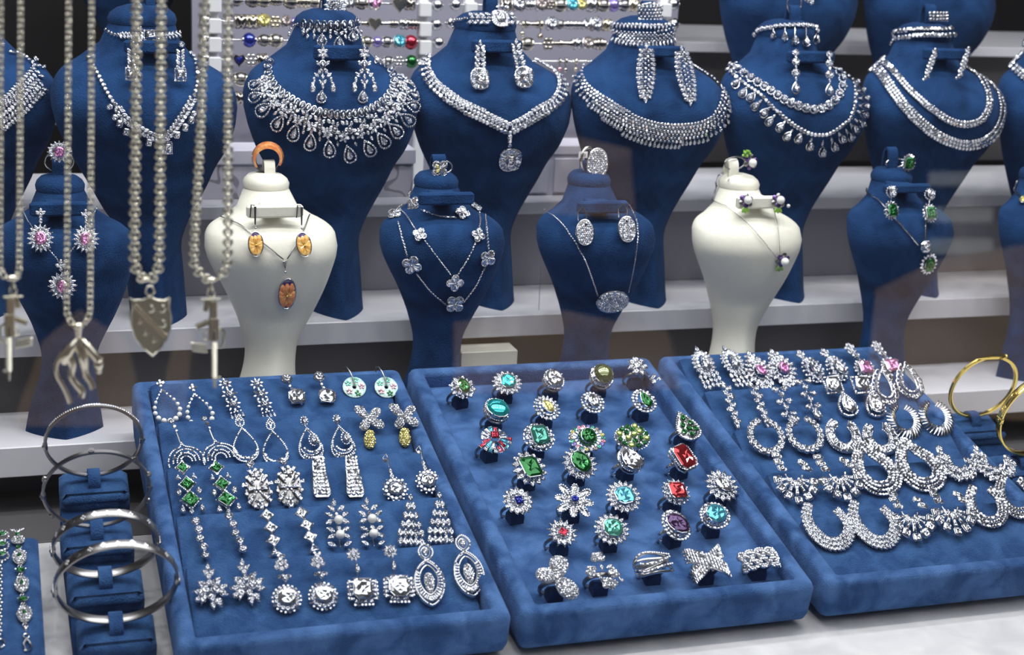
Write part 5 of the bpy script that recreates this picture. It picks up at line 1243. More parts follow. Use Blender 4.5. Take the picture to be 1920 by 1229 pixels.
# ================================================================== jewellery on the busts, laid out in photo coordinates and cast onto the real surfaces
class BJ(Jewel):
    gs = 1.1
    def __init__(s, B, name, label, cat, at, Y=None, zl=0.0016, thr=9.0, metal='silver', group=None, tilt=0.35, drape=False):
        s.drape = None; s.B = B; s.Yp = Y; s.zl = zl; s.thr = thr; s.metal = metal; s.mb = {}; s.sm = {}; s.tilt = tilt; s.cache = {}
        p, n = s.hit(*at); s.u = s.sx = s.sy = pxm(p); s.root = thing(name, label, cat, p, group)
        s.O = p; s.frame(*at)
        if drape:
            x, y = at; s.du = s.u; Yt = Y
            for k in range(2, int(drape), 6):
                r = ray(x, y + k); h = B['bvh'].ray_cast(Vector(CP), Vector(r))
                if h[0] is not None: Yt = min(Yt, Y + (h[0][1] - .0028 - Y) * drape / k)
            s.drape = (y, Y, y + drape, Yt)
    def lock(s, x, y):
        s.lk = None; p = s.frame(x, y); s.lk = (x, y, p, s.n, s.ex, s.ey)
    def hit(s, x, y):
        if s.lk: a, b_, p, n, ex, ey = s.lk; return p + ex * (x - a) * s.u + ey * (y - b_) * s.u, n
        if s.Yp is not None:
            if s.drape:
                y0, Y0, y1, Y1 = s.drape; f = (y - y0) / (y1 - y0); p = at_y(x, y, Y0 + (Y1 - Y0) * f); dz = (y1 - y0) * s.du; return p, nrm([0, -dz, (Y0 - Y1)]) if dz else np.array([0, -1.0, 0])
            return at_y(x, y, s.Yp), np.array([0, -1.0, 0])
        k = (round(x, 1), round(y, 1))
        if k not in s.cache:
            p, n = on_bust(s.B, x, y); d = nrm(-ray(x, y)); n = nrm(n + d * s.tilt); s.cache[k] = (p, n)
        return s.cache[k]
    def frame(s, x, y):
        p, n = s.hit(x, y); s.n = n; dn = np.array([0, 0, -1.0]); s.ey = nrm(dn - n * (dn @ n)); s.ex = nrm(np.cross(-s.ey, s.n)); s.C = (x, y, p); return p
    def P(s, x, y, z=0.0):
        p, n = s.hit(x, y); return p + n * (z * s.u + s.zl)
    def gem(s, cut, x, y, w, h=None, rot=0.0, col='diamond', z=0.0, **k):
        s.frame(x, y); return Jewel.gem(s, cut, x, y, w, h, rot, col, z, **k)
    def plate(s, pts, t, m=None, z=0.0, bulge=0.0):
        cx = sum(p[0] for p in pts) / len(pts); cy = sum(p[1] for p in pts) / len(pts); c = s.frame(cx, cy)
        q = np.array([((p[0] - cx) * s.u, -(p[1] - cy) * s.u) for p in pts]); n = len(q)
        if sum(q[i][0] * q[(i + 1) % n][1] - q[(i + 1) % n][0] * q[i][1] for i in range(n)) < 0: q = q[::-1]
        s.M(m or s.metal).plate(q, c + s.n * (z * s.u + s.zl), [s.ex, -s.ey, s.n], t * s.u, bulge=bulge * s.u)
    def chain(s, pts, length=4.2, r=0.7, name='chain', m='silver'):
        pp = spline(np.array(pts, float), 60); P = np.array([s.P(x, y, .6) for x, y in pp]); N = np.array([s.hit(x, y)[1] for x, y in pp])
        return chain_links(P, N, length * s.u, r * s.u, s.root, m, name)
def walk(path, step, n=None):
    P = spline(np.array(path, float), 400); d = np.r_[0, np.cumsum(np.linalg.norm(np.diff(P, axis=0), axis=1))]; k = n or max(2, round(d[-1] / step)); out = []
    for i in range(k):
        q = (i + .5) / k * d[-1]; x, y = np.interp(q, d, P[:, 0]), np.interp(q, d, P[:, 1]); x1, y1 = np.interp(q - 3, d, P[:, 0]), np.interp(q - 3, d, P[:, 1]); x2, y2 = np.interp(q + 3, d, P[:, 0]), np.interp(q + 3, d, P[:, 1])
        t = nrm([x2 - x1, y2 - y1]); out.append((x, y, t[0], t[1], (i + .5) / k))
    return out          # position, tangent; outward (below) normal is (-ty, tx) for paths drawn left to right
def ang(tx, ty): return math.degrees(math.atan2(tx, -ty))
def ear(B, label, x, y, fn, group=None, dy=0.0, H=90, **k):
    j = BJ(B, 'drop_earring', label, 'earring', (x, y), Y=B['barY'] - 0.001 - dy, group=group, zl=0.0002, drape=H, **k); fn(j, x, y); j.done()
def top_ring(B, label, hx, hy, fn, band=None, hold=None, dY=-0.006, m='silver', metal='silver', br=1.6):
    """ring sitting on the bust's cap loop; (hx, hy) is the head, band = (cx, cy, rx, ry)"""
    if hold: holder(B, *hold)
    j = BJ(B, 'ring', label, 'ring', (hx, hy), Y=B['capY'] + dY, zl=0, metal=metal)
    if band:
        cx, cy, rx, ry, sk = band; C0 = at_y(cx, cy, B['capY'] + dY * .3); n = 30; mb = MB()
        a = nrm(np.array([1, sk, 0])); P = [C0 + a * rx * j.u * math.cos(t) + np.array([0, 0, 1]) * ry * j.u * math.sin(t) + np.array([0, .5, 0]) * ry * j.u * 0 for t in np.linspace(0, 2 * PI, n, endpoint=False)]
        mb.tube(P, br * j.u, 8, True); sm(mb.obj('band', m, j.root), 50)
    fn(j, hx, hy); j.done()
# ---- B1
j = BJ(BL[1], 'necklace', 'slim V-shaped stone necklace with small square drops, behind the hanging chains', 'necklace', (285, 255))
N1 = [(164, 107), (182, 137), (202, 176), (215, 195), (234, 221), (260, 241), (286, 254), (306, 258), (325, 241), (345, 212), (358, 192), (368, 163), (368, 130), (361, 107), (351, 101)]
for x, y, tx, ty, f in walk(N1, 8.4):
    if f < .28 or f > .78: j.gem('round', x, y, 8)
    else:
        for s_ in (-1, 1): j.gem('marquise', x - ty * s_ * 4, y + tx * s_ * 4, 6.5, 11, ang(tx, ty) + s_ * 35)
for x, y, k in ((206, 202, 0), (216, 219, 0), (225, 231, 1), (237, 245, 1), (279, 265, 1), (331, 251, 1), (346, 238, 1), (357, 224, 1), (362, 212, 0)): j.gem('emerald' if k else 'round', x, y, 10, 12 if k else 10, 10, z=1)
j.gem('emerald', 313, 275, 11, 15, z=2); P_ = [(306, 265), (321, 265), (321, 286), (306, 286)]; j.wire(P_, 1.2, closed=True); studs(j, P_, 3.6, 3.6, closed=True, z=1); j.gem('pear', 311, 256, 9, 12)
j.done()
j = BJ(BL[1], 'bracelet', 'stone bracelet with a square centre wrapped round the neck, behind the hanging chains', 'bracelet', (281, 66))
for x, y, tx, ty, f in walk([(199, 55), (213, 65), (232, 67), (281, 68), (314, 67), (336, 64)], 6.2):
    if f < .22: j.gem('round', x, y, 6)
    elif abs(x - 281) > 13: j.gem('marquise', x, y - 2.5, 5, 9, 30); j.gem('marquise', x, y + 3, 5, 9, 150)
j.gem('emerald', 281, 67, 15, 12, z=2); P_ = [(270, 58), (292, 58), (292, 76), (270, 76)]; j.wire(P_, 1.2, closed=True); studs(j, P_, 3.6, 3.4, closed=True, z=1); j.done()
def sq_ear(j, x, y):
    j.gem('round', x, y, 10)
    for i in range(4):
        for s_ in (-1, 1): j.gem('marquise', x - 2 + s_ * 4.5, y + 14 + i * 10, 6.5, 11, s_ * 25 + 180 * 0)
    j.gem('emerald', x - 2, y + 57, 12, 14, z=2); P = [(x - 12, y + 46), (x + 8, y + 46), (x + 8, y + 68), (x - 12, y + 68)]; j.wire(P, 1.4, closed=True); studs(j, P, 3.6, 3.6, closed=True, z=1.5)
ear(BL[1], 'leafy drop earring ending in a square stone, left of the neck behind the chains', 248, 82, sq_ear)
ear(BL[1], 'leafy drop earring ending in a square stone, between the shield chain and rifle chain', 340, 84, sq_ear)
holder(BL[1], 281, -8, 17, 0)
# ---- B0 and B7
j = BJ(BL[0], 'necklace', 'fringe necklace of pointed oval stones at the far left edge', 'necklace', (40, 160))
for x, y, tx, ty, f in walk([(-20, 205), (5, 186), (25, 168), (45, 146), (60, 128), (52, 114), (38, 104), (15, 100)], 6.5):
    if f > .74: j.gem('round', x, y, 6); continue
    nx, ny = (-ty, tx)
    for k in range(5 if f < .62 else 3): j.gem('marquise', x + nx * k * 9 + 2, y + ny * k * 9 + k * 2, 6, 11, ang(nx, ny) + (18 if k % 2 else -18), z=k % 2)
j.done()
j = BJ(BL[7], 'necklace', 'stone band necklace at the far right edge', 'necklace', (1900, 125))
for x, y, tx, ty, f in walk([(1874, 104), (1890, 116), (1905, 130), (1922, 146), (1940, 160)], 7):
    for s_ in (-.6, .6): j.gem('marquise', x - ty * s_ * 7, y + tx * s_ * 7, 7, 10, 30 * s_)
j.done()
j = BJ(BL[7], 'bracelet', 'stone bracelet round the neck of the far right bust', 'bracelet', (1905, 82))
for x, y, tx, ty, f in walk([(1894, 88), (1906, 80), (1925, 74), (1945, 72)], 7): j.gem('round', x, y, 8)
j.done()
# ---- B2 : the fan necklace
j = BJ(BL[2], 'necklace', 'grand fan-shaped necklace of oval links and pear drops', 'necklace', (635, 215))
N2 = [(509, 112), (503, 132), (509, 152), (521, 169), (538, 182), (560, 195), (583, 205), (606, 212), (635, 215), (668, 213), (694, 205), (716, 192), (731, 176), (738, 156), (733, 134), (720, 120), (700, 112)]
W2 = walk(N2, 0, n=34)
for x, y, tx, ty, f in W2:
    P = [(x + 4.6 * math.cos(a) * tx - 7.5 * math.sin(a) * ty, y + 4.6 * math.cos(a) * ty + 7.5 * math.sin(a) * tx) for a in np.linspace(0, 2 * PI, 12, endpoint=False)]
    j.wire(P, 1.3, closed=True, z=1, n=5); j.gem('marquise', x, y, 4.5, 9, ang(-ty, tx), z=1)
DR2 = [(481, 161), (482, 183), (497, 205), (523, 229), (552, 247), (582, 264), (617, 277), (654, 287), (690, 276), (716, 261), (739, 243), (760, 223), (770, 200), (771, 181), (766, 162)]
for i, (dx, dy) in enumerate(DR2):
    f = .10 + .80 * i / (len(DR2) - 1); x, y, tx, ty, _ = W2[int(f * 33)]; vx, vy = dx - x, dy - y; L = math.hypot(vx, vy); ux, uy = vx / L, vy / L; a = ang(ux, uy); px_, py_ = -uy, ux
    sz = 1.0 if 1 < i < 12 else .8
    q = lambda k, s_=0: (x + ux * L * k + px_ * s_, y + uy * L * k + py_ * s_)
    for s_ in (-1, 1): j.gem('marquise', *q(.23, s_ * 5), 6, 10, a + s_ * 35); j.gem('marquise', *q(.42, s_ * 7), 6, 10, a - s_ * 50)
    c = q(.56)
    for k in range(6): t = math.radians(a + k * 60); j.gem('marquise', c[0] + 6 * math.sin(t), c[1] - 6 * math.cos(t), 5.2, 9.5, a + k * 60, z=1)
    j.gem('pear', dx, dy, 11 * sz, 18 * sz, a + 180, z=2); R_ = math.radians(a - 180)
    P = [((p[0]) * math.cos(R_) - (p[1]) * math.sin(R_) + dx, (p[0]) * math.sin(R_) + (p[1]) * math.cos(R_) + dy) for p in drop_path(0, -16 * sz, 25 * sz, 32 * sz, 20)]
    j.wire(P, 1.3, closed=True, z=1); studs(j, P, 3.6, 3.4, closed=True, z=2)
    if i < len(DR2) - 1:   # the short pieces between two drops
        f2 = f + .40 / (len(DR2) - 1); x2, y2, tx, ty, _ = W2[int(f2 * 33)]; e = ((dx + DR2[i + 1][0]) / 2, (dy + DR2[i + 1][1]) / 2); vx, vy = e[0] - x2, e[1] - y2; a2 = ang(vx, vy)
        for k, w in ((.22, 6), (.42, 0), (.62, 5.5), (.8, 5)):
            c = (x2 + vx * k, y2 + vy * k)
            if w: j.gem('marquise', c[0], c[1], w, 9.5, a2)
            else: j.gem('oval', c[0], c[1], 6, 8, a2, z=1); P = [(c[0] + 5.5 * math.cos(t), c[1] + 7 * math.sin(t)) for t in np.linspace(0, 2 * PI, 12, endpoint=False)]; j.wire(P, 1.2, closed=True, n=5)
j.done()
j = BJ(BL[2], 'bracelet', 'oval link bracelet with small drops, worn as a choker above the fan necklace', 'bracelet', (610, 48))
for i in range(9):
    x = 571 + i * 12.2; y = 45.5 + 2.5 * math.sin(PI * i / 8) - (4 if i == 8 else 0)
    P = [(x + 4.6 * math.cos(a), y + 7.5 * math.sin(a)) for a in np.linspace(0, 2 * PI, 12, endpoint=False)]; j.wire(P, 1.3, closed=True, z=1, n=5); j.gem('marquise', x, y, 4.5, 9, 0)
for x, y, tx, ty, f in walk([(563, 43), (552, 49), (544, 58), (540, 70)], 4): j.gem('round', x, y, 5)
for x, y, w in ((604, 75, 15), (634, 80, 15), (658, 68, 13)):
    for s_ in (-1, 1): j.gem('marquise', x + s_ * 5, y - w - 2, 6, 10, s_ * 40)
    j.gem('pear', x, y + 1, w * .6, w * .95, z=2); P = drop_path(x, y - w * .65, w * 1.3, w * 1.4, 16); j.wire(P, 1.1, closed=True, z=1); studs(j, P, 3.6, 3.2, closed=True, z=1.5)
for x in (571, 578, 590, 619, 646, 667, 673): j.gem('marquise', x, 60, 5.5, 9); j.gem('marquise', x, 70 if x != 571 else 64, 5, 9)
j.done()
def chand(j, x, y):
    for k in range(6): t = math.radians(k * 60); j.gem('marquise', x + 6 * math.sin(t), y + 10 - 7 * math.cos(t), 6, 10, k * 60)
    j.gem('pear', x, y - 3, 7, 10); j.gem('marquise', x, y + 31, 5, 9); P = [(x + 5 * math.cos(a), y + 31 + 7.5 * math.sin(a)) for a in np.linspace(0, 2 * PI, 12, endpoint=False)]; j.wire(P, 1.4, closed=True)
    for s_ in (-1, 1):
        j.gem('marquise', x + s_ * 9, y + 29, 6, 10, s_ * 40); j.gem('marquise', x + s_ * 6, y + 44, 7, 11, -s_ * 35); j.gem('marquise', x + s_ * 12, y + 51, 6, 11, s_ * 50)
        j.gem('marquise', x + s_ * 16, y + 60, 5.5, 10); j.gem('marquise', x + s_ * 19, y + 68, 6, 9, -s_ * 40); j.gem('oval', x + s_ * 19, y + 77, 9, 12, -s_ * 8, z=1); j.gem('marquise', x + s_ * 4, y + 64, 5, 9, s_ * 30)
    for q in (54, 72): j.gem('marquise', x, y + q, 6, 10)
    j.gem('pear', x - 3, y + 92, 10, 13, z=2); P = drop_path(x - 3, y + 82, 20, 21, 16); j.wire(P, 1.3, closed=True, z=1); studs(j, P, 3.5, 3.4, closed=True, z=2); j.wire([(x, y), (x, y + 84)], .6)
ear(BL[2], 'chandelier earring with three drops hanging left of the bar, above the fan necklace', 605, 90, chand)
ear(BL[2], 'chandelier earring with three drops hanging right of the bar, above the fan necklace', 683, 90, chand)
def fl_ring(j, x, y): j.gem('pear', x, y - 1, 13, 18, 180 * 0, z=4); j.halo(x, y, 9, 12, 18, 'round', 3.6, 3.6, z=3); j.halo(x, y, 16, 19, 15, 'marquise', 7.5, 12, z=1); j.M('silver').sphere(j.P(x, y, -2), (8 * j.u, 3 * j.u, 10 * j.u))
top_ring(BL[2], 'ring with a starburst of pointed stones on top of the fan necklace bust', 628, 17, fl_ring, (618, 12, 20, 24, .2), (618, -10, 24, 0))
# ---- B3
j = BJ(BL[3], 'necklace', 'V-shaped double band necklace with one big square drop', 'necklace', (954, 241), zl=.0026)
A3 = [(806, 108), (803, 130), (814, 153), (830, 169), (863, 192), (896, 208), (925, 222), (954, 236)]; C3 = [(954, 236), (978, 224), (1010, 205), (1036, 189), (1047, 169), (1047, 150), (1036, 133), (1020, 120), (1000, 114)]
for path, sg in ((A3, 1), (C3, 1)):
    for x, y, tx, ty, f in walk(path, 7.2):
        thin = path is C3 and f > .72
        j.gem('marquise', x + ty * 3, y - tx * 3, 7, 11.5, ang(tx, ty) - 40 if path is A3 else ang(tx, ty) + 40)
        if not thin: j.gem('pear', x - ty * 5, y + tx * 5, 7.5, 10.5, ang(tx, ty) + (60 if path is A3 else -60)); j.gem('round', x - ty * 12, y + tx * 12, 8)
for y, w in ((247, 8), (254, 9), (262, 8), (270, 7)): j.gem('round', 954, y, w, z=1)
def baguette_head_(j, x, y, w, h, s_=1.0):
    j.gem('cushion', x, y, w * .42, h * .44, 0, z=5, deep=w * .35); n = 24
    for k in range(n): a = 2 * PI * k / n; c, s2 = math.sin(a), -math.cos(a); m = (abs(c) ** 3 + abs(s2) ** 3) ** (-1 / 3); j.gem('taper', x + c * m * w * .37, y + s2 * m * h * .37, w * .13, h * .25, math.degrees(a), z=2)
    j.M('silver').sphere(j.P(x, y, -1), (w * .3 * j.u, 2 * j.u, h * .3 * j.u))
def baguette_head(j, *a, **k): j.lock(a[0], a[1]); baguette_head_(j, *a, **k); j.unlock()
baguette_head(j, 955, 296, 40, 46); j.done()
j = BJ(BL[3], 'bracelet', 'leafy bracelet with a round starburst centre over the neck of the V necklace bust', 'bracelet', (920, 38))
for x, y, tx, ty, f in walk([(845, 56), (846, 44), (856, 39), (878, 37)], 4.2): j.gem('round', x, y, 5)
for x in (884, 894, 904, 914, 957, 966):
    for s_ in (-1, 1): j.gem('marquise', x, 37 + s_ * 6, 7, 12, 90 - s_ * 30)
    j.gem('pear', x + 3, 37, 7, 9, 90)
baguette_head(j, 937, 38, 33, 38); j.done()
def leaf_head(sk=0, col=None):
    def f(j, x, y):
        for i in range(5):
            for s_ in (-1, 1): j.gem('marquise', x + s_ * (5 + i * .5) + sk * i * 10, y + 10 + i * 10.5, 7, 13, s_ * 30)
            if i: j.gem('round', x + sk * i * 10, y + 8 + i * 10.5, 5)
        j.gem('pear', x, y, 8, 11); baguette_head(j, x + sk * 66 - 1, y + 67, 35, 39)
    return f
ear(BL[3], 'leafy earring with a round starburst end, left end of the bar over the V necklace', 900, 81, leaf_head(0))
ear(BL[3], 'leafy earring with a round starburst end, right end of the bar over the V necklace', 967, 78, leaf_head(.24))
def thin_ring(j, x, y): j.gem('round', x, y, 7); j.gem('marquise', x - 8, y, 5, 9, 80); j.gem('marquise', x + 8, y, 5, 9, 100)
top_ring(BL[3], 'thin silver ring on top of the V necklace bust', 942, 13, thin_ring, (934, -2, 14, 16, .3), (920, -12, 22, 0))
# ---- B4
j = BJ(BL[4], 'necklace', 'wide woven collar necklace of tiny stones edged with pears', 'necklace', (1250, 250))
I4 = [(1101, 117), (1092, 137), (1101, 159), (1121, 176), (1147, 192), (1173, 208), (1199, 221), (1231, 231), (1264, 234), (1303, 231), (1329, 221), (1345, 202), (1352, 176), (1349, 153), (1336, 140), (1316, 130), (1297, 122)]
for x, y, tx, ty, f in walk(I4, 6.3):
    w = 8 + 30 * max(0, math.sin(PI * min(1, max(0, (f - .03) / .82)))) ** .8; k = max(1, int(w / 6))
    for q in range(k): j.gem('round', x - ty * q * 6 + tx * (3 if q % 2 else 0), y + tx * q * 6 + ty * (3 if q % 2 else 0), 5.6, z=.5)
    if k > 1: j.gem('pear', x - ty * (k * 6 + 2), y + tx * (k * 6 + 2), 6.2, 10.5, ang(-ty, tx) + 180, z=1)
j.done()
j = BJ(BL[4], 'bracelet', 'broad lattice bracelet fringed with pears round the neck above the woven collar', 'bracelet', (1210, 66))
for x, y, tx, ty, f in walk([(1145, 60), (1160, 66), (1185, 69), (1215, 70), (1240, 68), (1262, 62)], 6.6):
    k = 5 if f > .1 else 3
    for q in range(k): j.gem('round', x + (3 if q % 2 else 0), y + (q - 2) * 4.4, 4.6)
    up = -14 - 5 * math.sin(PI * f); j.gem('pear', x, y + up, 6.5, 11, 180); j.gem('pear', x + 3, y + 14, 5.5, 9.5, 0)
j.done()
def feather(dx):
    def f(j, x, y):
        j.gem('pear', x, y, 8, 11)
        for i in range(11):
            q = i / 10; w = 3 + 10 * math.sin(PI * min(1, .18 + q * .72)); cx = x + dx * q; cy = y + 9 + i * 8.6
            for s_ in (-1, 1): j.gem('pear', cx + s_ * w, cy, 7.5, 11, -s_ * 70 + 0, z=1)
            for s_ in (-.5, 0, .5): j.gem('round', cx + s_ * w, cy + (3 if s_ else -1), 5.4)
        j.gem('pear', x + dx, y + 103, 8, 11, 180)
    return f
ear(BL[4], 'long feather-shaped earring, left of two on the woven collar bust', 1211, 86, feather(-2))
ear(BL[4], 'long feather-shaped earring, right of two on the woven collar bust', 1277, 91, feather(16))
def dome_ring(j, x, y):
    for r in range(5):
        for c in range(7):
            X = (c - 3 + (.5 if r % 2 else 0)) * 6.4; Y = (r - 2) * 6; z = 8 - (X * X) * .012
            if abs(X) < 24: j.gem('round', x + X, y + Y, 5.2, z=z)
    for c in range(7): j.gem('pear', x + (c - 3) * 7, y - 16 + abs(c - 3) * 1.5, 6, 10, 180, z=4); j.gem('pear', x + (c - 3) * 7, y + 17 - abs(c - 3) * 1.5, 6, 10, 0, z=4)
top_ring(BL[4], 'wide domed ring fringed with pears on top of the woven collar bust', 1217, 25, dome_ring, (1216, 22, 22, 16, .1), (1214, 4, 22, 0), dY=-.012)
# ---- B5
j = BJ(BL[5], 'necklace', 'two-strand necklace, heart stones above and long pear drops below', 'necklace', (1510, 230))
for x, y, tx, ty, f in walk([(1363, 124), (1384, 132), (1412, 151), (1441, 169), (1471, 189), (1490, 197), (1508, 203), (1526, 206), (1542, 203), (1556, 196), (1568, 184), (1577, 168), (1578, 148), (1568, 130)], 15):
    j.gem('heart', x, y, 11, 11, ang(-ty, tx) + 180, z=1); j.halo(x, y, 7, 7, 12, 'round', 3.4, 3.4)
L5 = [(1363, 131), (1380, 146), (1402, 163), (1425, 179), (1448, 202), (1471, 221), (1490, 236), (1516, 249), (1536, 252), (1555, 249), (1578, 234), (1594, 218), (1601, 192), (1601, 166), (1591, 143), (1575, 130)]
for x, y, tx, ty, f in walk(L5, 7): j.gem('round', x, y, 7)
W5 = walk(L5, 0, n=120)
for dx, dy in ((1381, 158), (1394, 175), (1409, 183), (1417, 199), (1434, 211), (1443, 226), (1463, 237), (1476, 254), (1497, 258), (1518, 272), (1541, 283), (1563, 273), (1577, 258), (1593, 255), (1600, 241), (1612, 231), (1617, 214), (1620, 200), (1620, 186), (1614, 172), (1610, 158)):
    c = min(W5, key=lambda w: (w[0] - dx) ** 2 + (w[1] - dy) ** 2); a = ang(dx - c[0], dy - c[1]); j.gem('marquise', (dx + c[0]) / 2, (dy + c[1]) / 2, 4, 9, a)
    j.gem('pear', dx, dy, 9.5, 14, a + 180, z=1.5); R_ = math.radians(a - 180)
    P = [(p[0] * math.cos(R_) - p[1] * math.sin(R_) + dx, p[0] * math.sin(R_) + p[1] * math.cos(R_) + dy) for p in drop_path(0, -10, 16, 20, 12)]; j.wire(P, 1.2, closed=True)
j.done()
j = BJ(BL[5], 'bracelet', 'bracelet with five pear drops round the neck above the heart stone necklace', 'bracelet', (1475, 52))
for x, y, tx, ty, f in walk([(1415, 67), (1422, 60), (1435, 55), (1470, 51), (1506, 50), (1525, 53), (1538, 60)], 8): j.gem('round', x, y, 8.5)
for x, y, h in ((1451, 66, 10), (1472, 69, 12), (1490, 75, 15), (1510, 78, 15), (1528, 74, 13)): j.gem('pear', x, y, h * .65, h, z=1); P = drop_path(x, y - h * .7, h, h * 1.35, 12); j.wire(P, 1, closed=True); j.wire([(x, y - h * .6), (x, 54)], .8)
j.done()
def line_drop(j, x, y):
    for q, w in ((0, 9), (17, 11), (38, 12)): j.gem('round', x - q * .02, y + q, w); j.halo(x, y + q, w * .55, w * .55, 10, 'round', 3, 3)
    for q in (9, 27, 50): j.gem('marquise', x, y + q, 4, 9)
    j.gem('pear', x, y + 66, 10, 14, z=1); P = drop_path(x, y + 55, 17, 22, 14); j.wire(P, 1.3, closed=True)
ear(BL[5], 'slim line earring ending in a pear, left of two over the heart stone necklace', 1492, 99, line_drop)
ear(BL[5], 'slim line earring ending in a pear, right of two over the heart stone necklace', 1555, 102, line_drop)
def solit(j, x, y): j.gem('round', x, y, 12, z=2); j.gem('round', x - 8, y - 2, 5)
top_ring(BL[5], 'upright silver ring with a round stone on top of the heart stone necklace bust', 1518, 2, solit, (1490, 6, 19, 22, .35), (1488, 12, 22, 0))
# ---- B6
j = BJ(BL[6], 'necklace', 'pair of plain broad stone bands, one inside the other', 'necklace', (1790, 250))
for path, rows, st in (([(1637, 111), (1659, 120), (1679, 140), (1698, 163), (1721, 185), (1750, 208), (1780, 226), (1809, 233), (1835, 226), (1850, 208), (1853, 185), (1847, 163), (1835, 143), (1816, 120)], 2, 6), ([(1611, 130), (1630, 124), (1650, 137), (1672, 169), (1695, 199), (1721, 225), (1750, 249), (1783, 265), (1815, 271), (1846, 263), (1870, 240), (1880, 208), (1876, 176), (1860, 146), (1835, 130)], 3, 6)):
    for x, y, tx, ty, f in walk(path, st):
        for q in range(rows): o = (q - (rows - 1) / 2) * 6.3; j.gem('cushion', x - ty * o, y + tx * o, 6, 6, ang(tx, ty))
j.done()
j = BJ(BL[6], 'bracelet', 'double row stone bracelet round the neck above the two plain bands', 'bracelet', (1730, 63))
for x, y, tx, ty, f in walk([(1658, 80), (1668, 70), (1685, 65), (1728, 62), (1770, 62), (1795, 60)], 6.6):
    for s_ in (-1, 1): j.gem('cushion', x, y + s_ * 5.2, 6.5, 8)
j.done()
def slant(j, x, y):
    for i in range(9): j.gem('oval', x - i * 2.3, y + 3 + i * 6.6, 12 - abs(i - 4) * 1.2, 7, 12, z=1); j.gem('round', x - i * 2.3 + (4 if i % 2 else -4), y + 6 + i * 6.6, 5)
ear(BL[6], 'slanting spindle-shaped stone earring, left of two at the top right', 1753, 91, slant)
ear(BL[6], 'slanting spindle-shaped stone earring, right of two at the top right', 1815, 88, slant)
def band_head(j, x, y):
    for r in range(3):
        for c in range(6): j.gem('cushion', x + (c - 2.5) * 6.2, y + (r - 1) * 6, 6, 6, z=3 - abs(c - 2.5))
top_ring(BL[6], 'three-row stone band ring on top of the bust at the top right', 1759, 31, band_head, (1752, 30, 17, 10, .1), (1742, 10, 22, 0), dY=-.008)
# ================================================================== front row
def flower_head_(j, x, y, w, h, col, cw=.38, n=16, cut='oval', z=3):
    j.gem(cut, x, y, w * cw, h * cw * 1.15, 0, col, z=z + 2, deep=w * .3); j.halo(x, y, w * .38, h * .38, n, 'pear', w * .17, h * .27, z=z - 1, flip=False); j.hoop(x, y, w * .25, h * .27, 1.4, z=z, n=20); j.M('silver').sphere(j.P(x, y, -1), (w * .3 * j.u, 2 * j.u, h * .3 * j.u))
def flower_head(j, *a, **k): j.lock(a[0], a[1]); flower_head_(j, *a, **k); j.unlock()
j = BJ(BS[0], 'necklace', 'fine chain necklace with a pink stone flower pendant behind the panther chain', 'necklace', (116, 520), zl=.0026)
j.chain([(43, 393), (60, 428), (92, 469), (111, 491)], 3.6, .6); j.chain([(179, 393), (160, 432), (140, 463), (120, 487)], 3.6, .6)
for dx, dy, r in ((0, 0, 0), (-5, 2, -60), (5, 2, 60), (0, -5, 0), (0, 8, 0)): j.gem('marquise', 114 + dx, 495 + dy, 6, 10, r)
flower_head(j, 117, 532, 50, 54, 'pink', .36); j.done()
def pink_ear(j, x, y):
    for dx, dy, r in ((0, -4, 0), (-5, 0, -50), (5, 0, 50), (0, 6, 0), (0, 15, 0)): j.gem('marquise', x + dx, y + dy, 6, 10, r)
    j.wire([(x, y), (x, y + 26)], .8); flower_head(j, x, y + 47, 46, 52, 'pink', .4)
ear(BS[0], 'pink stone flower earring at the left end of the small bust behind the panther chain', 76, 400, pink_ear)
ear(BS[0], 'pink stone flower earring half hidden by the panther chain', 161, 402, pink_ear)
top_ring(BS[0], 'ring with an oval pink stone flower on top of the small bust at the left', 111, 284, lambda j, x, y: flower_head(j, x, y, 44, 40, 'pink', .42), (111, 303, 26, 20, 0), (110, 302, 24, 0), dY=-.008)
# F1 : enamel flowers
def enamel(name, base, hi, sc):
    m = mat(name, base, .12, 0, Coat_Weight=1.0); nt = m.node_tree; b = nt.nodes['Principled BSDF']
    tc = nt.nodes.new('ShaderNodeTexCoord'); v = nt.nodes.new('ShaderNodeTexVoronoi'); v.inputs['Scale'].default_value = sc; r = nt.nodes.new('ShaderNodeValToRGB')
    nt.links.new(tc.outputs['Object'], v.inputs['Vector']); nt.links.new(v.outputs['Distance'], r.inputs['Fac']); r.color_ramp.elements[0].color = (*hi, 1); r.color_ramp.elements[1].color = (*base, 1); r.color_ramp.elements[1].position = .75
    nt.links.new(r.outputs['Color'], b.inputs['Base Color']); return m
MT['enamel_orange'] = enamel('orange_enamel', (.78, .22, .08), (.92, .50, .16), 300)
MT['enamel_yellow'] = enamel('yellow_enamel', (.88, .42, .10), (.95, .70, .25), 400)
MT['enamel_purple'] = mat('purple_enamel', (.07, .02, .16), .1, 0, Coat_Weight=1.0)
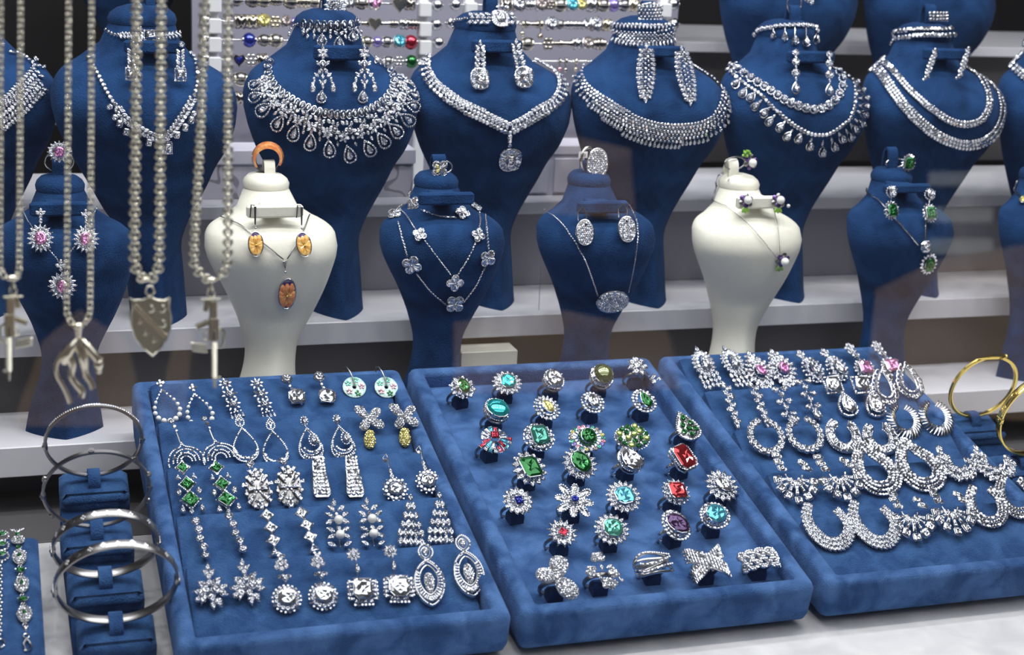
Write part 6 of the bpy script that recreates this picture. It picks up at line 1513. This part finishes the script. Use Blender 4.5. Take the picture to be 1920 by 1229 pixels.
def enamel_oval_(j, x, y, w, h, rot, pm):
    a = math.radians(rot); R = lambda px_, py_: (x + px_ * math.cos(a) - py_ * math.sin(a), y + px_ * math.sin(a) + py_ * math.cos(a))
    E = [R(w / 2 * math.cos(t), h / 2 * math.sin(t)) for t in np.linspace(0, 2 * PI, 26, endpoint=False)]
    pet_part(j, E, 2.5, 'enamel_purple', 0, .3, 'enamel_ground'); j.wire(E, 1.5, closed=True, z=2)
    for k, (ang_, L, wd) in enumerate(((-32, .52, .34), (28, .56, .34), (-2, .42, .25), (-75, .42, .42), (80, .40, .42), (205, .46, .42), (160, .46, .42), (-110, .36, .36), (110, .34, .36))):
        P = []
        for p in petal(0, h * .06, h * L, w * wd * 1.25, ang_):
            q = math.hypot(p[0] / (w * .46), p[1] / (h * .47)); P.append(R(*(np.array(p) / q)) if q > 1 else R(*p))
        pet_part(j, P, 1.2 + .25 * (k % 3), pm, 2.8, .6, 'enamel_petal')
        j.wire([R(0, h * .06), R(math.sin(math.radians(ang_)) * w * .3, h * .06 - math.cos(math.radians(ang_)) * h * L * .6)], .4, 'gold', z=5, n=4)
    j.ball(*R(0, h * .05), 1.8, 'gold', 4)
def enamel_oval(j, *a, **k): j.lock(a[0], a[1]); enamel_oval_(j, *a, **k); j.unlock()
j = BJ(BS[1], 'necklace', 'snake chain with a long oval orange flower enamel pendant on the cream bust', 'necklace', (536, 520), tilt=.2)
j.wire([tuple(p) for p in spline(np.array([(415, 409), (435, 417), (454, 426), (491, 455), (531, 486)]), 30)], 1.2, 'silver_dark'); j.wire([tuple(p) for p in spline(np.array([(579, 405), (570, 430), (556, 456), (538, 485)]), 20)], 1.2, 'silver_dark')
j.wire([(530, 490), (536, 488), (534, 504), (530, 490)], 2.2); j.ball(534, 508, 2.6, 'silver'); enamel_oval(j, 537, 549, 33, 63, 0, 'enamel_orange'); j.done()
def en_ear(rot):
    def f(j, x, y): j.wire([(x + 2, y - 10, 2), (x - 4, y - 12, 0), (x - 6, y + 12, 0)], 1.3, 'silver_dark'); j.wire([(x + 3, y - 8, 3), (x + 3, y + 20, 3), (x + 3, y + 26, 3)], [2.6, 1.6, 1.2], 'silver_dark'); j.ball(x + 4, y + 32, 2.6, 'silver'); enamel_oval(j, x + 4 - rot * .35, y + 62, 27, 46, rot, 'enamel_yellow')
    return f
ear(BS[1], 'oval orange flower enamel earring at the left end of the cream bust bar', 475, 396, en_ear(0))
ear(BS[1], 'oval orange flower enamel earring at the right end of the cream bust bar', 562, 397, en_ear(-9))
def orange_band(j, x, y):
    C = (502, 298)
    b = MB(); n = 40; rg = []; CC = j.P(*C)
    for i in range(n):
        t = 2 * PI * i / n; o = np.array([math.cos(t), 0, math.sin(t)]); R = 24 * j.u; th = (3 + 4.5 * (.5 + .5 * math.sin(t))) * j.u; w = (8 + 8 * (.5 + .5 * math.sin(t))) * j.u
        rg.append([CC + o * (R + a * th) + np.array([.15, 1, 0]) * w * c for a, c in ((-.3, -1), (.6, -.9), (1.2, 0), (.6, .9), (-.3, 1), (-.5, 0))])
    V = np.concatenate(rg); Fc = [(i * 6 + k, i * 6 + (k + 1) % 6, ((i + 1) % n) * 6 + (k + 1) % 6, ((i + 1) % n) * 6 + k) for i in range(n) for k in range(6)]; b.add(V, Fc, [0 if k in (4, 5, 0) and False or k in (4, 5) else (1 if math.sin(2 * PI * i / n) > -.55 else 2) for i in range(n) for k in range(6)])
    sm(b.obj('band', ['silver', 'enamel_orange', 'black_enamel'], j.root), 50)
top_ring(BS[1], 'orange enamel band ring standing on top of the cream bust', 502, 298, orange_band, None, (504, 302, 20, 0), dY=0)
# F2 : clovers
def clover_(j, x, y, s_, rot=45, centre='diamond'):
    P = []
    for k in range(32):
        t = 2 * PI * k / 32; r = s_ / 2 * (.56 + .50 * abs(math.cos(2 * t)) ** .8); P.append((x + r * math.cos(t + math.radians(rot)), y + r * math.sin(t + math.radians(rot))))
    pet_part(j, P, 2.2, 'silver_dark', 0, 0, 'clover_plate'); j.wire(P, .9, closed=True, z=2, n=5)
    for k in range(4):
        for d_ in (-22, 0, 22): a = math.radians(rot + k * 90 + d_); j.gem('taper', x + s_ * .26 * math.cos(a), y + s_ * .26 * math.sin(a), s_ * .13, s_ * .34, math.degrees(a) + 90, z=2, force=False)
    j.ball(x, y, s_ * .06, 'silver', 3); studs(j, P, 3.2, 2.6, closed=True, z=2)
def clover(j, *a, **k): j.lock(a[0], a[1]); clover_(j, *a, **k); j.unlock()
j = BJ(BS[2], 'necklace', 'double chain necklace carrying eight silver clover charms', 'necklace', (850, 540))
for p in ([(739, 387), (741, 396)], [(747, 418), (756, 450), (765, 480)], [(782, 512), (808, 545), (836, 570)], [(867, 566), (890, 535), (907, 500)], [(914, 468), (911, 435), (909, 405)], [(742, 387), (759, 403), (779, 432)], [(796, 452), (820, 482), (845, 514)], [(857, 514), (876, 484), (891, 455)], [(897, 432), (899, 416), (897, 400)]): j.chain(p, 4.4, .75)
for x, y, s_, r in ((741, 404, 27, 20), (773, 495, 34, 20), (852, 568, 34, 45), (912, 483, 31, 35), (902, 392, 22, 30), (787, 442, 24, 20), (852, 529, 30, 0), (895, 442, 24, 20)): clover(j, x, y, s_, r)
j.done()
j = BJ(BS[2], 'bracelet', 'chain bracelet with two clover charms slung under the bar', 'bracelet', (820, 404))
for p in ([(768, 360), (771, 370)], [(790, 396), (822, 407), (854, 411)]): j.chain(p, 6, 1)
clover(j, 777, 384, 26, 20); clover(j, 865, 402, 26, 20); j.done()
def clover_ring(j, x, y): clover(j, x, y, 31, 45); j.gem('marquise', x - 5, y - 4, 6, 10, -45, 'yellow', z=4); j.gem('marquise', x - 5, y + 4, 6, 10, -135, 'yellow', z=4)
top_ring(BS[2], 'clover ring with yellow glints on top of the clover necklace bust', 824, 316, clover_ring, (832, 314, 18, 12, .2), (822, 292, 25, 0), dY=-.012)
# F3 : pavé plaques
def oval_plate_(j, x, y, w, h, rot=0, t=3):
    a = math.radians(rot); E = [(x + w / 2 * math.cos(q) * math.cos(a) - h / 2 * math.sin(q) * math.sin(a), y + w / 2 * math.cos(q) * math.sin(a) + h / 2 * math.sin(q) * math.cos(a)) for q in np.linspace(0, 2 * PI, 30, endpoint=False)]
    pet_part(j, E, t, 'pave', 0, .5, 'paved_plate'); j.wire(E, 1.4, closed=True, z=t * .6)
def oval_plate(j, *a, **k): j.lock(a[0], a[1]); oval_plate_(j, *a, **k); j.unlock()
j = BJ(BS[3], 'necklace', 'fine chain with a wide oval glittering plaque', 'necklace', (1146, 562), zl=.0026)
j.chain([(1020, 398), (1046, 415), (1068, 440), (1094, 481), (1108, 515), (1120, 552)], 3.8, .7); j.chain([(1176, 388), (1190, 415), (1193, 440), (1190, 470), (1183, 510), (1175, 545)], 3.8, .7)
oval_plate(j, 1146, 563, 64, 44); 
for x in (1123, 1169): j.ball(x, 555, 2.6, 'black_enamel', 2.4)
j.Yp = BS[3]['Y'] + .02; j.chain([(1012, 500), (1010, 535), (1008, 580)], 4.4, .6, 'extender_chain')
j.done()
def oval_ear(rot):
    def f(j, x, y): j.wire([(x - 12, y + 22, 0), (x - 12, y + 6, -3), (x - 2, y - 4, -2), (x + 3, y + 8, 1), (x + 2, y + 24, 1)], 1.1); oval_plate(j, x + rot, y + 44, 35, 47, -rot); j.ball(x + 1, y + 29, 2.4, 'black_enamel', 2.4)
    return f
ear(BS[3], 'oval glittering disc earring, left of two above the oval plaque', 1096, 392, oval_ear(0)); ear(BS[3], 'oval glittering disc earring, right of two above the oval plaque', 1172, 386, oval_ear(3))
def oval_ring(j, x, y):
    oval_plate(j, x, y, 41, 59, 0, 5)
    b = MB(); C0 = j.P(1104, 302, -10); P = [C0 + np.array([.9, .45, 0]) * 16 * j.u * math.cos(t) + np.array([0, 0, 1]) * 24 * j.u * math.sin(t) for t in np.linspace(0, 2 * PI, 26, endpoint=False)]; b.tube(P, 3.2 * j.u, 8, True); sm(b.obj('band', 'silver', j.root), 50)
    b = MB(); b.box(j.P(1094, 291, -2), (9 * j.u, .6 * j.u, 6 * j.u), bev=.0003); b.obj('price_tag', 'white_plastic', j.root)
    tx = bpy.data.curves.new('tag_number', 'FONT'); tx.body = '320'; tx.size = 8 * j.u; tx.materials.append(MT['black_enamel']); to_ = bpy.data.objects.new('tag_number', tx); me_ = bpy.data.meshes.new_from_object(to_); to = link(bpy.data.objects.new('tag_number', me_)); to.parent = j.root; to.matrix_basis = Matrix.Translation(Vector(j.P(1087, 294, 0))) @ Matrix.Rotation(PI / 2, 4, 'X'); to.matrix_basis = wm(j.root).inverted() @ to.matrix_basis
top_ring(BS[3], 'ring with a large upright oval glittering face on top of the oval plaque bust', 1119, 307, oval_ring, None, (1100, 303, 18, 0), dY=-.010)
# F4 : pearls and leaves
MT['leaf_enamel'] = mat('green_leaf_enamel', (.22, .42, .06), .2, 0, Coat_Weight=1.0); MT['purple_petal'] = mat('purple_metal', (.16, .10, .28), .25, .8)
def pearl_flower_(j, x, y, leaf=1, z=0):
    for k in range(6): pet_part(j, petal(x, y, 15, 11, k * 60 + 10), 2, 'purple_petal' if k % 2 else 'silver_dark', z + (k % 2), 1)
    j.ball(x, y, 8, 'pearl', z + 2, one=True)
    for k, a in enumerate((150, 180, 205) if leaf > 0 else (-20, 5, 30)): pet_part(j, petal(x - 3 + (0 if leaf > 0 else -8), y + leaf * 9, 15, 6.5, a), 1.4, 'leaf_enamel', z + 1, .6, 'leaf')
def pearl_flower(j, *a, **k): j.lock(a[0], a[1]); pearl_flower_(j, *a, **k); j.unlock()
j = BJ(BS[4], 'necklace', 'thin chain with a pearl flower and green leaf pendant, on the right cream bust', 'necklace', (1460, 480), tilt=.2)
j.chain([(1328, 371), (1345, 380), (1361, 389), (1405, 426), (1449, 476), (1457, 484)], 3.6, .6, m='silver_dark'); j.chain([(1447, 393), (1455, 420), (1458, 445), (1460, 474)], 3.6, .6, m='silver_dark'); pearl_flower(j, 1465, 486); j.done()
j = BJ(BS[4], 'bracelet', 'thin chain bracelet running down from the cap of the right cream bust', 'bracelet', (1336, 345), tilt=.2)
j.chain([(1352, 309), (1343, 326), (1336, 345), (1325, 366)], 4.4, .7, m='silver_dark'); j.done()
ear(BS[4], 'pearl flower stud earring, left of two on the right cream bust', 1398, 377, lambda j, x, y: pearl_flower(j, x, y)); ear(BS[4], 'pearl flower stud earring, right of two on the right cream bust', 1459, 377, lambda j, x, y: (pearl_flower(j, x, y), j.ball(x + 17, y + 10, 3.5, 'pearl', 1)))
top_ring(BS[4], 'ring with a pearl flower and green berries on top of the right cream bust', 1407, 304, lambda j, x, y: (pearl_flower(j, x, y, -1), [j.ball(x - 12 + q[0], y - 18 + q[1], 2.6, 'leaf_enamel', 2) for q in ((0, 0), (6, -3), (10, 2), (4, 6), (-4, 5))]), (1378, 306, 26, 12, .3), (1372, 300, 20, 0), dY=-.012, m='silver_dark')
# F5 : green rectangles
def green_frame_(j, x, y, w, h, cut='emerald'): j.gem(cut, x, y, w * .52, h * .55, 0, 'green', z=4, deep=w * .35); j.halo(x, y, w * .40, h * .40, 16, 'pear', w * .17, h * .18, z=1); j.hoop(x, y, w * .33, h * .34, 1.3, z=2)
def green_frame(j, *a, **k): j.lock(a[0], a[1]); green_frame_(j, *a, **k); j.unlock()
j = BJ(BS[5], 'necklace', 'snake chain with a green oval pendant under a square clear stone', 'necklace', (1738, 490))
j.wire([tuple(p) for p in spline(np.array([(1615, 354), (1634, 366), (1652, 382), (1683, 418), (1720, 459)]), 30)], 1.4); j.wire([tuple(p) for p in spline(np.array([(1731, 374), (1734, 411), (1734, 450)]), 14)], 1.4)
j.gem('cushion', 1731, 461, 18, 19, 0, z=2); green_frame(j, 1738, 493, 37, 45, 'oval'); j.done()
def g_ear(j, x, y): j.gem('cushion', x, y, 14, 16, z=2); j.halo(x, y, 9, 10, 14, 'round', 3.4, 3.4); j.wire([(x, y + 8), (x - 1, y + 18)], 1); green_frame(j, x - 1, y + 35, 34, 38)
ear(BS[5], 'green rectangle earring, left of two on the green jewellery bust', 1671, 360, g_ear); ear(BS[5], 'green rectangle earring, right of two on the green jewellery bust', 1743, 365, g_ear)
top_ring(BS[5], 'ring with a green rectangle in clear stones on top of the green jewellery bust', 1702, 305, lambda j, x, y: green_frame(j, x, y, 31, 36), (1678, 306, 22, 9, .2), (1671, 278, 20, 0), dY=-.012)
j = BJ(BS[6], 'necklace', 'thin snake chain on the small bust at the right edge', 'necklace', (1895, 350))
j.wire([tuple(p) for p in spline(np.array([(1883, 340), (1895, 350), (1908, 362), (1925, 385)]), 14)], 1.4); j.gem('oval', 1919, 378, 12, 16, 0, 'yellow'); j.done()
# ================================================================== background: boxes, charm racks, upper shelf and busts
Yp = YC + 0.15
pl_a, pl_b = at_y(361, 150, Yp), at_y(1262, 150, Yp)
b = MB(); b.box(((pl_a[0] + pl_b[0]) / 2, Yp + .004, (zC + 1.0) / 2), ((pl_b[0] - pl_a[0]) / 2, .004, (1.0 - zC) / 2)); b.obj('wall_panel', 'panel', kind='structure')
YD = YC + .17; zD = at_y(1320, 79, YD)[2]; tD = (98 - 79) * pxm(at_y(1320, 79, YD))
YD2 = YD
slab('trim_4', pl_b[0] + .004, XR, YD, YD + .2, zD - tD, zD, 'shelf')
slab('wall_under_trim_4', pl_b[0] + .004, XR, YD + .02, YD + .03, zC, zD - tD, 'void')
z5 = at_y(200, 212, YD + .03)[2]; slab('trim_5', XL, pl_a[0] - .004, YD + .03, YD + .19, z5 - .012, z5, 'void')
bust(False, 235, -60, 'velvet', 'dark blue bust on a rear shelf, behind the hanging chains', scale=1.0, Y=YD + .085, z0=z5)
for xc, lb in ((1482, 'dark blue bust standing behind the heart stone necklace bust'), (1748, 'dark blue bust at the top right, behind the pair of plain bands')):
    bust(False, xc, -45, 'velvet', lb, scale=1.03, Y=YC + .10, z0=zC)
# floral and plain boxes standing on the upper shelf
MT['box_white'] = mat('lavender_white_card', (.66, .64, .74), .5)
MT['box_floral'] = mat('printed_card', (.60, .58, .66), .5)
def floral(m):
    nt = m.node_tree; b = nt.nodes['Principled BSDF']; tc = nt.nodes.new('ShaderNodeTexCoord'); w = nt.nodes.new('ShaderNodeTexWave'); w.wave_type = 'RINGS'; w.rings_direction = 'SPHERICAL'
    w.inputs['Scale'].default_value = 18; w.inputs['Distortion'].default_value = 14; w.inputs['Detail'].default_value = 1.2; w.inputs['Detail Scale'].default_value = 2.2
    r = nt.nodes.new('ShaderNodeValToRGB'); r.color_ramp.elements[0].position = .06; r.color_ramp.elements[0].color = (.30, .28, .33, 1); r.color_ramp.elements[1].position = .16; r.color_ramp.elements[1].color = (.60, .58, .66, 1)
    nt.links.new(tc.outputs['Object'], w.inputs['Vector']); nt.links.new(w.outputs['Fac'], r.inputs['Fac']); nt.links.new(r.outputs['Color'], b.inputs['Base Color'])
floral(MT['box_floral'])
def card_box(label, x0, x1, ytop, ylid, Yf, base, depth, m, drawers=0):
    a, c = at_y(x0, (ytop + 378) / 2, Yf), at_y(x1, (ytop + 378) / 2, Yf); zt = at_y((x0 + x1) / 2, ytop, Yf)[2]; zl = at_y((x0 + x1) / 2, ylid, Yf)[2]
    root = thing('storage_box', label, 'box', ((a[0] + c[0]) / 2, Yf + depth / 2, base)); cx, hw = (a[0] + c[0]) / 2, (c[0] - a[0]) / 2
    b = MB(); b.box((cx, Yf + depth / 2 + .001, (base + zl) / 2), (hw - .0015, depth / 2 - .001, (zl - base) / 2), bev=.0006); b.obj('box_body', m, root)
    b = MB(); b.box((cx, Yf + depth / 2, (zl + zt) / 2), (hw, depth / 2, (zt - zl) / 2), bev=.0012); b.obj('lid', 'box_white', root)
    if drawers:
        for k in range(2): b = MB(); b.box((cx + (k - .5) * hw, Yf, base + (zl - base) * .5), (hw * .44, .0012, (zl - base) * .42), bev=.0006); b.obj('drawer', 'box_white', root)
card_box('white card box with a grey scroll print, left of the cream bust', 345, 560, 281, 310, YC + .028, zC, .040, 'box_floral')
card_box('white card box with a grey scroll print, between the fan necklace and V necklace busts', 640, 779, 280, 309, YC + .028, zC, .040, 'box_floral')
card_box('plain lavender-white box with two drawer fronts, behind the oval plaque bust', 945, 1120, 272, 291, YC + .028, zC, .040, 'box_white', 1)
# cream boxes on the low shelf between two small busts
root = thing('storage_box', 'low cream card box between the clover bust and the oval plaque bust', 'box', (0.395, YBb - .012, zB))
a, c = at_y(866, 665, YBb - .022), at_y(972, 665, YBb - .022)
for nm, y0, y1 in (('box_body', 0, .62), ('lid', .62, 1.0)):
    H = .043; b = MB(); b.box(((a[0] + c[0]) / 2, YBb - .008, zB + H * (y0 + y1) / 2), ((c[0] - a[0]) / 2 - (0 if nm == 'lid' else .0008), .012, H * (y1 - y0) / 2 - .0002), bev=.0006); b.obj(nm, 'leather', root)
# charm racks
YR = YC + .085
def rack(label, rows, xl, xr, holders, balls):
    a = at_y((xl + xr) / 2, rows[0][1], YR); root = thing('charm_rack', label, 'rack', (a[0], YR, zC))
    for (yl, yr) in rows:
        b = MB(); b.tube([at_y(xl, yl, YR), at_y(xr, yr, YR)], .0010, 8); sm(b.obj('rod', 'silver', root), 60)
    for hx in holders:
        zt = at_y(hx, rows[0][0] - 12, YR)[2]; x0 = at_y(hx, 60, YR)[0]; b = MB(); b.box((x0, YR + .009, (zt + zC) / 2), (.0045, .004, (zt - zC) / 2), bev=.001); b.obj('upright', 'white_plastic', root)
        for (yl, yr) in rows:
            y = yl + (yr - yl) * (hx - xl) / (xr - xl); p = at_y(hx, y + 9, YR); b = MB(); b.box(p + np.array([0, .001, 0]), (.0056, .0065, .0066), bev=.001); b.obj('notch_block', 'white_plastic', root)
    for x, y in balls: b = MB(); b.sphere(at_y(x, y, YR), 11.5 * pxm(at_y(x, y, YR)), nu=18, nv=12); b.tube([at_y(x - 12, y, YR), at_y(x + 12, y, YR)], .0009, 8); sm(b.obj('ball_end', 'silver', root), 80)
    b = MB(); z0 = zC + .004; b.box((a[0], YR + .01, z0), ((xr - xl) * .5 * pxm(a) * .85, .012, .004), bev=.001); b.obj('rack_base', 'white_plastic', root)
    return rows
RA = [(-1, 9), (39, 46), (74, 80), (111, 116), (147, 152), (183, 188)]; RB = [(9, 10), (44, 48), (82, 82), (115, 115)]
rack('charm rack with silver rods behind the fan necklace bust', RA, 385, 820, (402, 796), [(820, 10), (818, 46), (822, 80), (385, 73), (385, 110), (385, 38)])
rack('charm rack with silver rods between the V necklace and woven collar busts', RB, 854, 1262, (882, 1246), [(854, 9), (846, 43), (1262, 8), (1262, 45)])
MT['charm_metal'] = mat('antique_silver', (0.52, 0.48, 0.44), .2, 1.0)
MT['charm_glass'] = mat('red_glass', (.35, .01, .03), .05, 0, Transmission_Weight=.3, Coat_Weight=1.0)
def ballmesh(b, p, rx, rz, n=12, k=7): b.sphere(p, (rx, rz, rz), nu=n, nv=k)
ORD = ['first', 'second', 'third', 'fourth', 'fifth', 'sixth', 'seventh', 'eighth', 'ninth', 'tenth', 'eleventh', 'twelfth', 'thirteenth', 'fourteenth']
KN = {'ball': 'round openwork charm', 'barrel': 'banded barrel charm', 'heart': 'heart-shaped charm', 'bar': 'narrow spacer bar charm', 'gem': 'charm set with a clear stone', 'lace': 'charm of curled silver wire', 'glass': 'glass bead charm', 'dangle': 'charm with a hanging drop', 'cube': 'square stone charm', 'flower': 'flower-shaped charm'}
KC = {'brown': 'brownish', 'sapphire': 'deep blue', 'violet': 'violet', 'ruby': 'dark red', 'green': 'green', 'pink': 'pink', 'aqua': 'aqua', 'rose': 'rosy', 'yellow': 'yellow', 'diamond': 'silver', 'silver': 'silver', 'champagne': 'pale gold', 'smoke': 'smoky'}
def charm(x, y, kind, w, col, label):
    c = at_y(x, y, YR); u = pxm(c); R = w * 1.32 * u / 2; root = thing('bead_charm', label, 'charm', c, 'charms threaded on the rods'); ax = np.eye(3)
    met = 'champagne' if col in ('champagne', 'brown', 'yellow') else ('charm_metal' if rnd.random() < .6 else 'silver'); g = col if col in GC else 'diamond'; gm = 'g_' + g
    def ringx(b, dx, r, t): b.tube([c + np.array([dx, r * math.cos(a), r * math.sin(a)]) for a in np.linspace(0, 2 * PI, 14, endpoint=False)], t, 6, True)
    b = MB()
    if kind == 'ball':
        ballmesh(b, c, R, R * 1.05); sm(b.obj('core', 'silver_dark', root), 60); b = MB()
        for k in range(6):
            t = k * PI / 3; P = [c + R * 1.04 * np.array([math.cos(a), math.sin(a) * math.cos(t), math.sin(a) * math.sin(t)]) for a in np.linspace(.35, PI - .35, 9)]; b.tube(P, R * .13, 5)
        for s_ in (-1, 1): ringx(b, s_ * R * .8, R * .6, R * .16)
        sm(b.obj('openwork', met, root), 60)
    elif kind == 'barrel':
        for dx, r in ((-.75, .8), (-.3, 1), (.3, 1), (.75, .8)): ringx(b, dx * R, r * R * .72, R * .26)
        b.tube([c - [R * .8, 0, 0], c + [R * .8, 0, 0]], R * .66, 12); sm(b.obj('banded_core', met, root), 60)
    elif kind == 'heart':
        O = outline('heart') * 2.1 * R; b.plate(O[::1], c + np.array([0, -R * .3, 0]), [[1, 0, 0], [0, 0, 1], [0, -1, 0]], R * .7); b.obj('heart_body', met, root)
        if col in GC and col != 'brown': b = MB(); b.plate(O * .55, c + np.array([0, -R * .95, 0]), [[1, 0, 0], [0, 0, 1], [0, -1, 0]], R * .2, bulge=R * .1); b.obj('heart_stone', gm, root)
    elif kind == 'bar':
        b.tube([c - [R * 1.1, 0, 0], c - [R * .9, 0, 0], c - [R * .4, 0, 0], c + [R * .4, 0, 0], c + [R * .9, 0, 0], c + [R * 1.1, 0, 0]], [R * .5, R * .62, R * .42, R * .42, R * .62, R * .5], 12); sm(b.obj('spacer', met, root), 60)
    elif kind == 'lace':
        for k in range(3):
            P = [c + R * np.array([.8 * math.cos(a), math.cos(a * 2 + k * 2.1) * .9 * abs(math.sin(a)) - .1, math.sin(a * 2 + k * 2.1) * .9]) for a in np.linspace(0, 2 * PI, 16, endpoint=False)]; b.tube(P, R * .2, 6, True)
        ballmesh(b, c, R * .55, R * .55); sm(b.obj('wirework', met, root), 60)
    elif kind == 'glass':
        ballmesh(b, c, R, R * 1.08, 16, 10); sm(b.obj('glass_bead', gm, root), 80); b = MB()
        for s_ in (-1, 1): ringx(b, s_ * R * .85, R * .4, R * .2)
        sm(b.obj('cap', 'silver', root), 60)
    elif kind in ('gem', 'cube'):
        for s_ in (-1, 1): ringx(b, s_ * R * .5, R * .7, R * .26)
        b.tube([c - [R * .8, 0, 0], c + [R * .8, 0, 0]], R * .6, 12); co = sm(b.obj('core', met, root), 60)
        m4 = np.eye(4); m4[:3, 0] = np.array([1, 0, 0]) * R * 2; m4[:3, 1] = np.array([0, .4, .92]) * R * 2; m4[:3, 2] = np.array([0, -.92, .4]) * R * 1.2; m4[:3, 3] = c + np.array([0, -R * .6, R * .3]); put('gemstone', gem_mesh('round' if kind == 'gem' else 'rhomb', g), co, Matrix(m4.tolist()))
    elif kind == 'flower':
        for k in range(6): a = k * PI / 3; b.sphere(c + R * .62 * np.array([math.cos(a), 0, math.sin(a)]), R * .36, nu=8, nv=5)
        b.sphere(c, R * .35, nu=8, nv=5); sm(b.obj('petals', met, root), 60)
    elif kind == 'dangle':
        ringx(b, 0, R * .7, R * .3); b.tube([c - [0, 0, R * .7], c - [0, 0, R * 1.6]], R * .12, 5); sm(b.obj('bail', met, root), 60); b = MB(); b.sphere(c - np.array([0, 0, R * 2.2]), R * .62, nu=10, nv=7); sm(b.obj('drop', met if g == 'diamond' else gm, root), 60)
CH = [('left rack', RA, 385, 820, [
        [(443, 'ball', 17, 'silver'), (473, 'ball', 19, 'smoke'), (495, 'ball', 18, 'champagne'), (518, 'barrel', 15, 'silver'), (545, 'ball', 21, 'brown'), (568, 'barrel', 20, 'champagne'), (589, 'ball', 15, 'brown'), (652, 'gem', 20, 'diamond'), (678, 'ball', 18, 'silver'), (702, 'cube', 20, 'pink'), (747, 'heart', 24, 'champagne'), (768, 'lace', 17, 'silver')],
        [(451, 'lace', 20, 'silver'), (473, 'lace', 20, 'brown'), (494, 'gem', 19, 'yellow'), (516, 'flower', 21, 'brown'), (536, 'gem', 16, 'smoke'), (551, 'glass', 14, 'violet'), (681, 'bar', 16, 'silver'), (701, 'heart', 20, 'brown'), (722, 'bar', 17, 'silver'), (738, 'barrel', 13, 'silver'), (758, 'lace', 15, 'silver'), (776, 'barrel', 16, 'silver')],
        [(467, 'glass', 20, 'sapphire'), (495, 'ball', 17, 'silver'), (517, 'ball', 19, 'champagne'), (688, 'ball', 16, 'champagne'), (707, 'glass', 15, 'violet'), (725, 'ball', 16, 'rose'), (748, 'gem', 18, 'aqua'), (770, 'glass', 20, 'ruby')],
        [(447, 'heart', 19, 'sapphire'), (470, 'flower', 21, 'smoke'), (492, 'lace', 18, 'silver'), (706, 'lace', 13, 'silver'), (727, 'ball', 15, 'silver'), (748, 'flower', 18, 'silver'), (771, 'glass', 18, 'green')],
        [(451, 'ball', 20, 'brown')], [(450, 'lace', 18, 'silver')]]),
      ('right rack', RB, 854, 1262, [
        [(948, 'lace', 17, 'silver'), (971, 'gem', 21, 'diamond'), (992, 'barrel', 16, 'silver'), (1013, 'gem', 20, 'smoke'), (1031, 'flower', 16, 'rose'), (1050, 'ball', 19, 'brown'), (1071, 'gem', 19, 'aqua'), (1088, 'gem', 16, 'yellow'), (1110, 'lace', 19, 'silver'), (1131, 'ball', 18, 'champagne'), (1150, 'glass', 18, 'violet'), (1170, 'ball', 17, 'silver'), (1188, 'lace', 17, 'champagne')],
        [(980, 'dangle', 12, 'champagne'), (997, 'bar', 19, 'silver'), (1014, 'dangle', 15, 'brown'), (1033, 'gem', 19, 'diamond'), (1050, 'ball', 13, 'silver'), (1066, 'barrel', 15, 'silver'), (1081, 'barrel', 14, 'silver'), (1097, 'cube', 15, 'silver'), (1116, 'gem', 20, 'diamond'), (1137, 'lace', 17, 'brown')],
        [(988, 'ball', 19, 'brown'), (1028, 'flower', 21, 'silver'), (1044, 'barrel', 9, 'silver'), (1061, 'bar', 20, 'silver'), (1081, 'lace', 16, 'silver'), (1101, 'gem', 17, 'smoke'), (1123, 'barrel', 19, 'silver')],
        [(1050, 'dangle', 10, 'rose'), (1061, 'dangle', 11, 'silver'), (1080, 'dangle', 10, 'champagne')]])]
for rk, rows, xl, xr, L in CH:
    for ri, row in enumerate(L):
        for ci, (x, kind, w, col) in enumerate(row):
            y = rows[ri][0] + (rows[ri][1] - rows[ri][0]) * (x - xl) / (xr - xl); kn = KN[kind]
            charm(x, y, kind, w, col, f'{KC[col]} {kn}, {ORD[ci]} along the {ORD[ri]} rod of the {rk}')
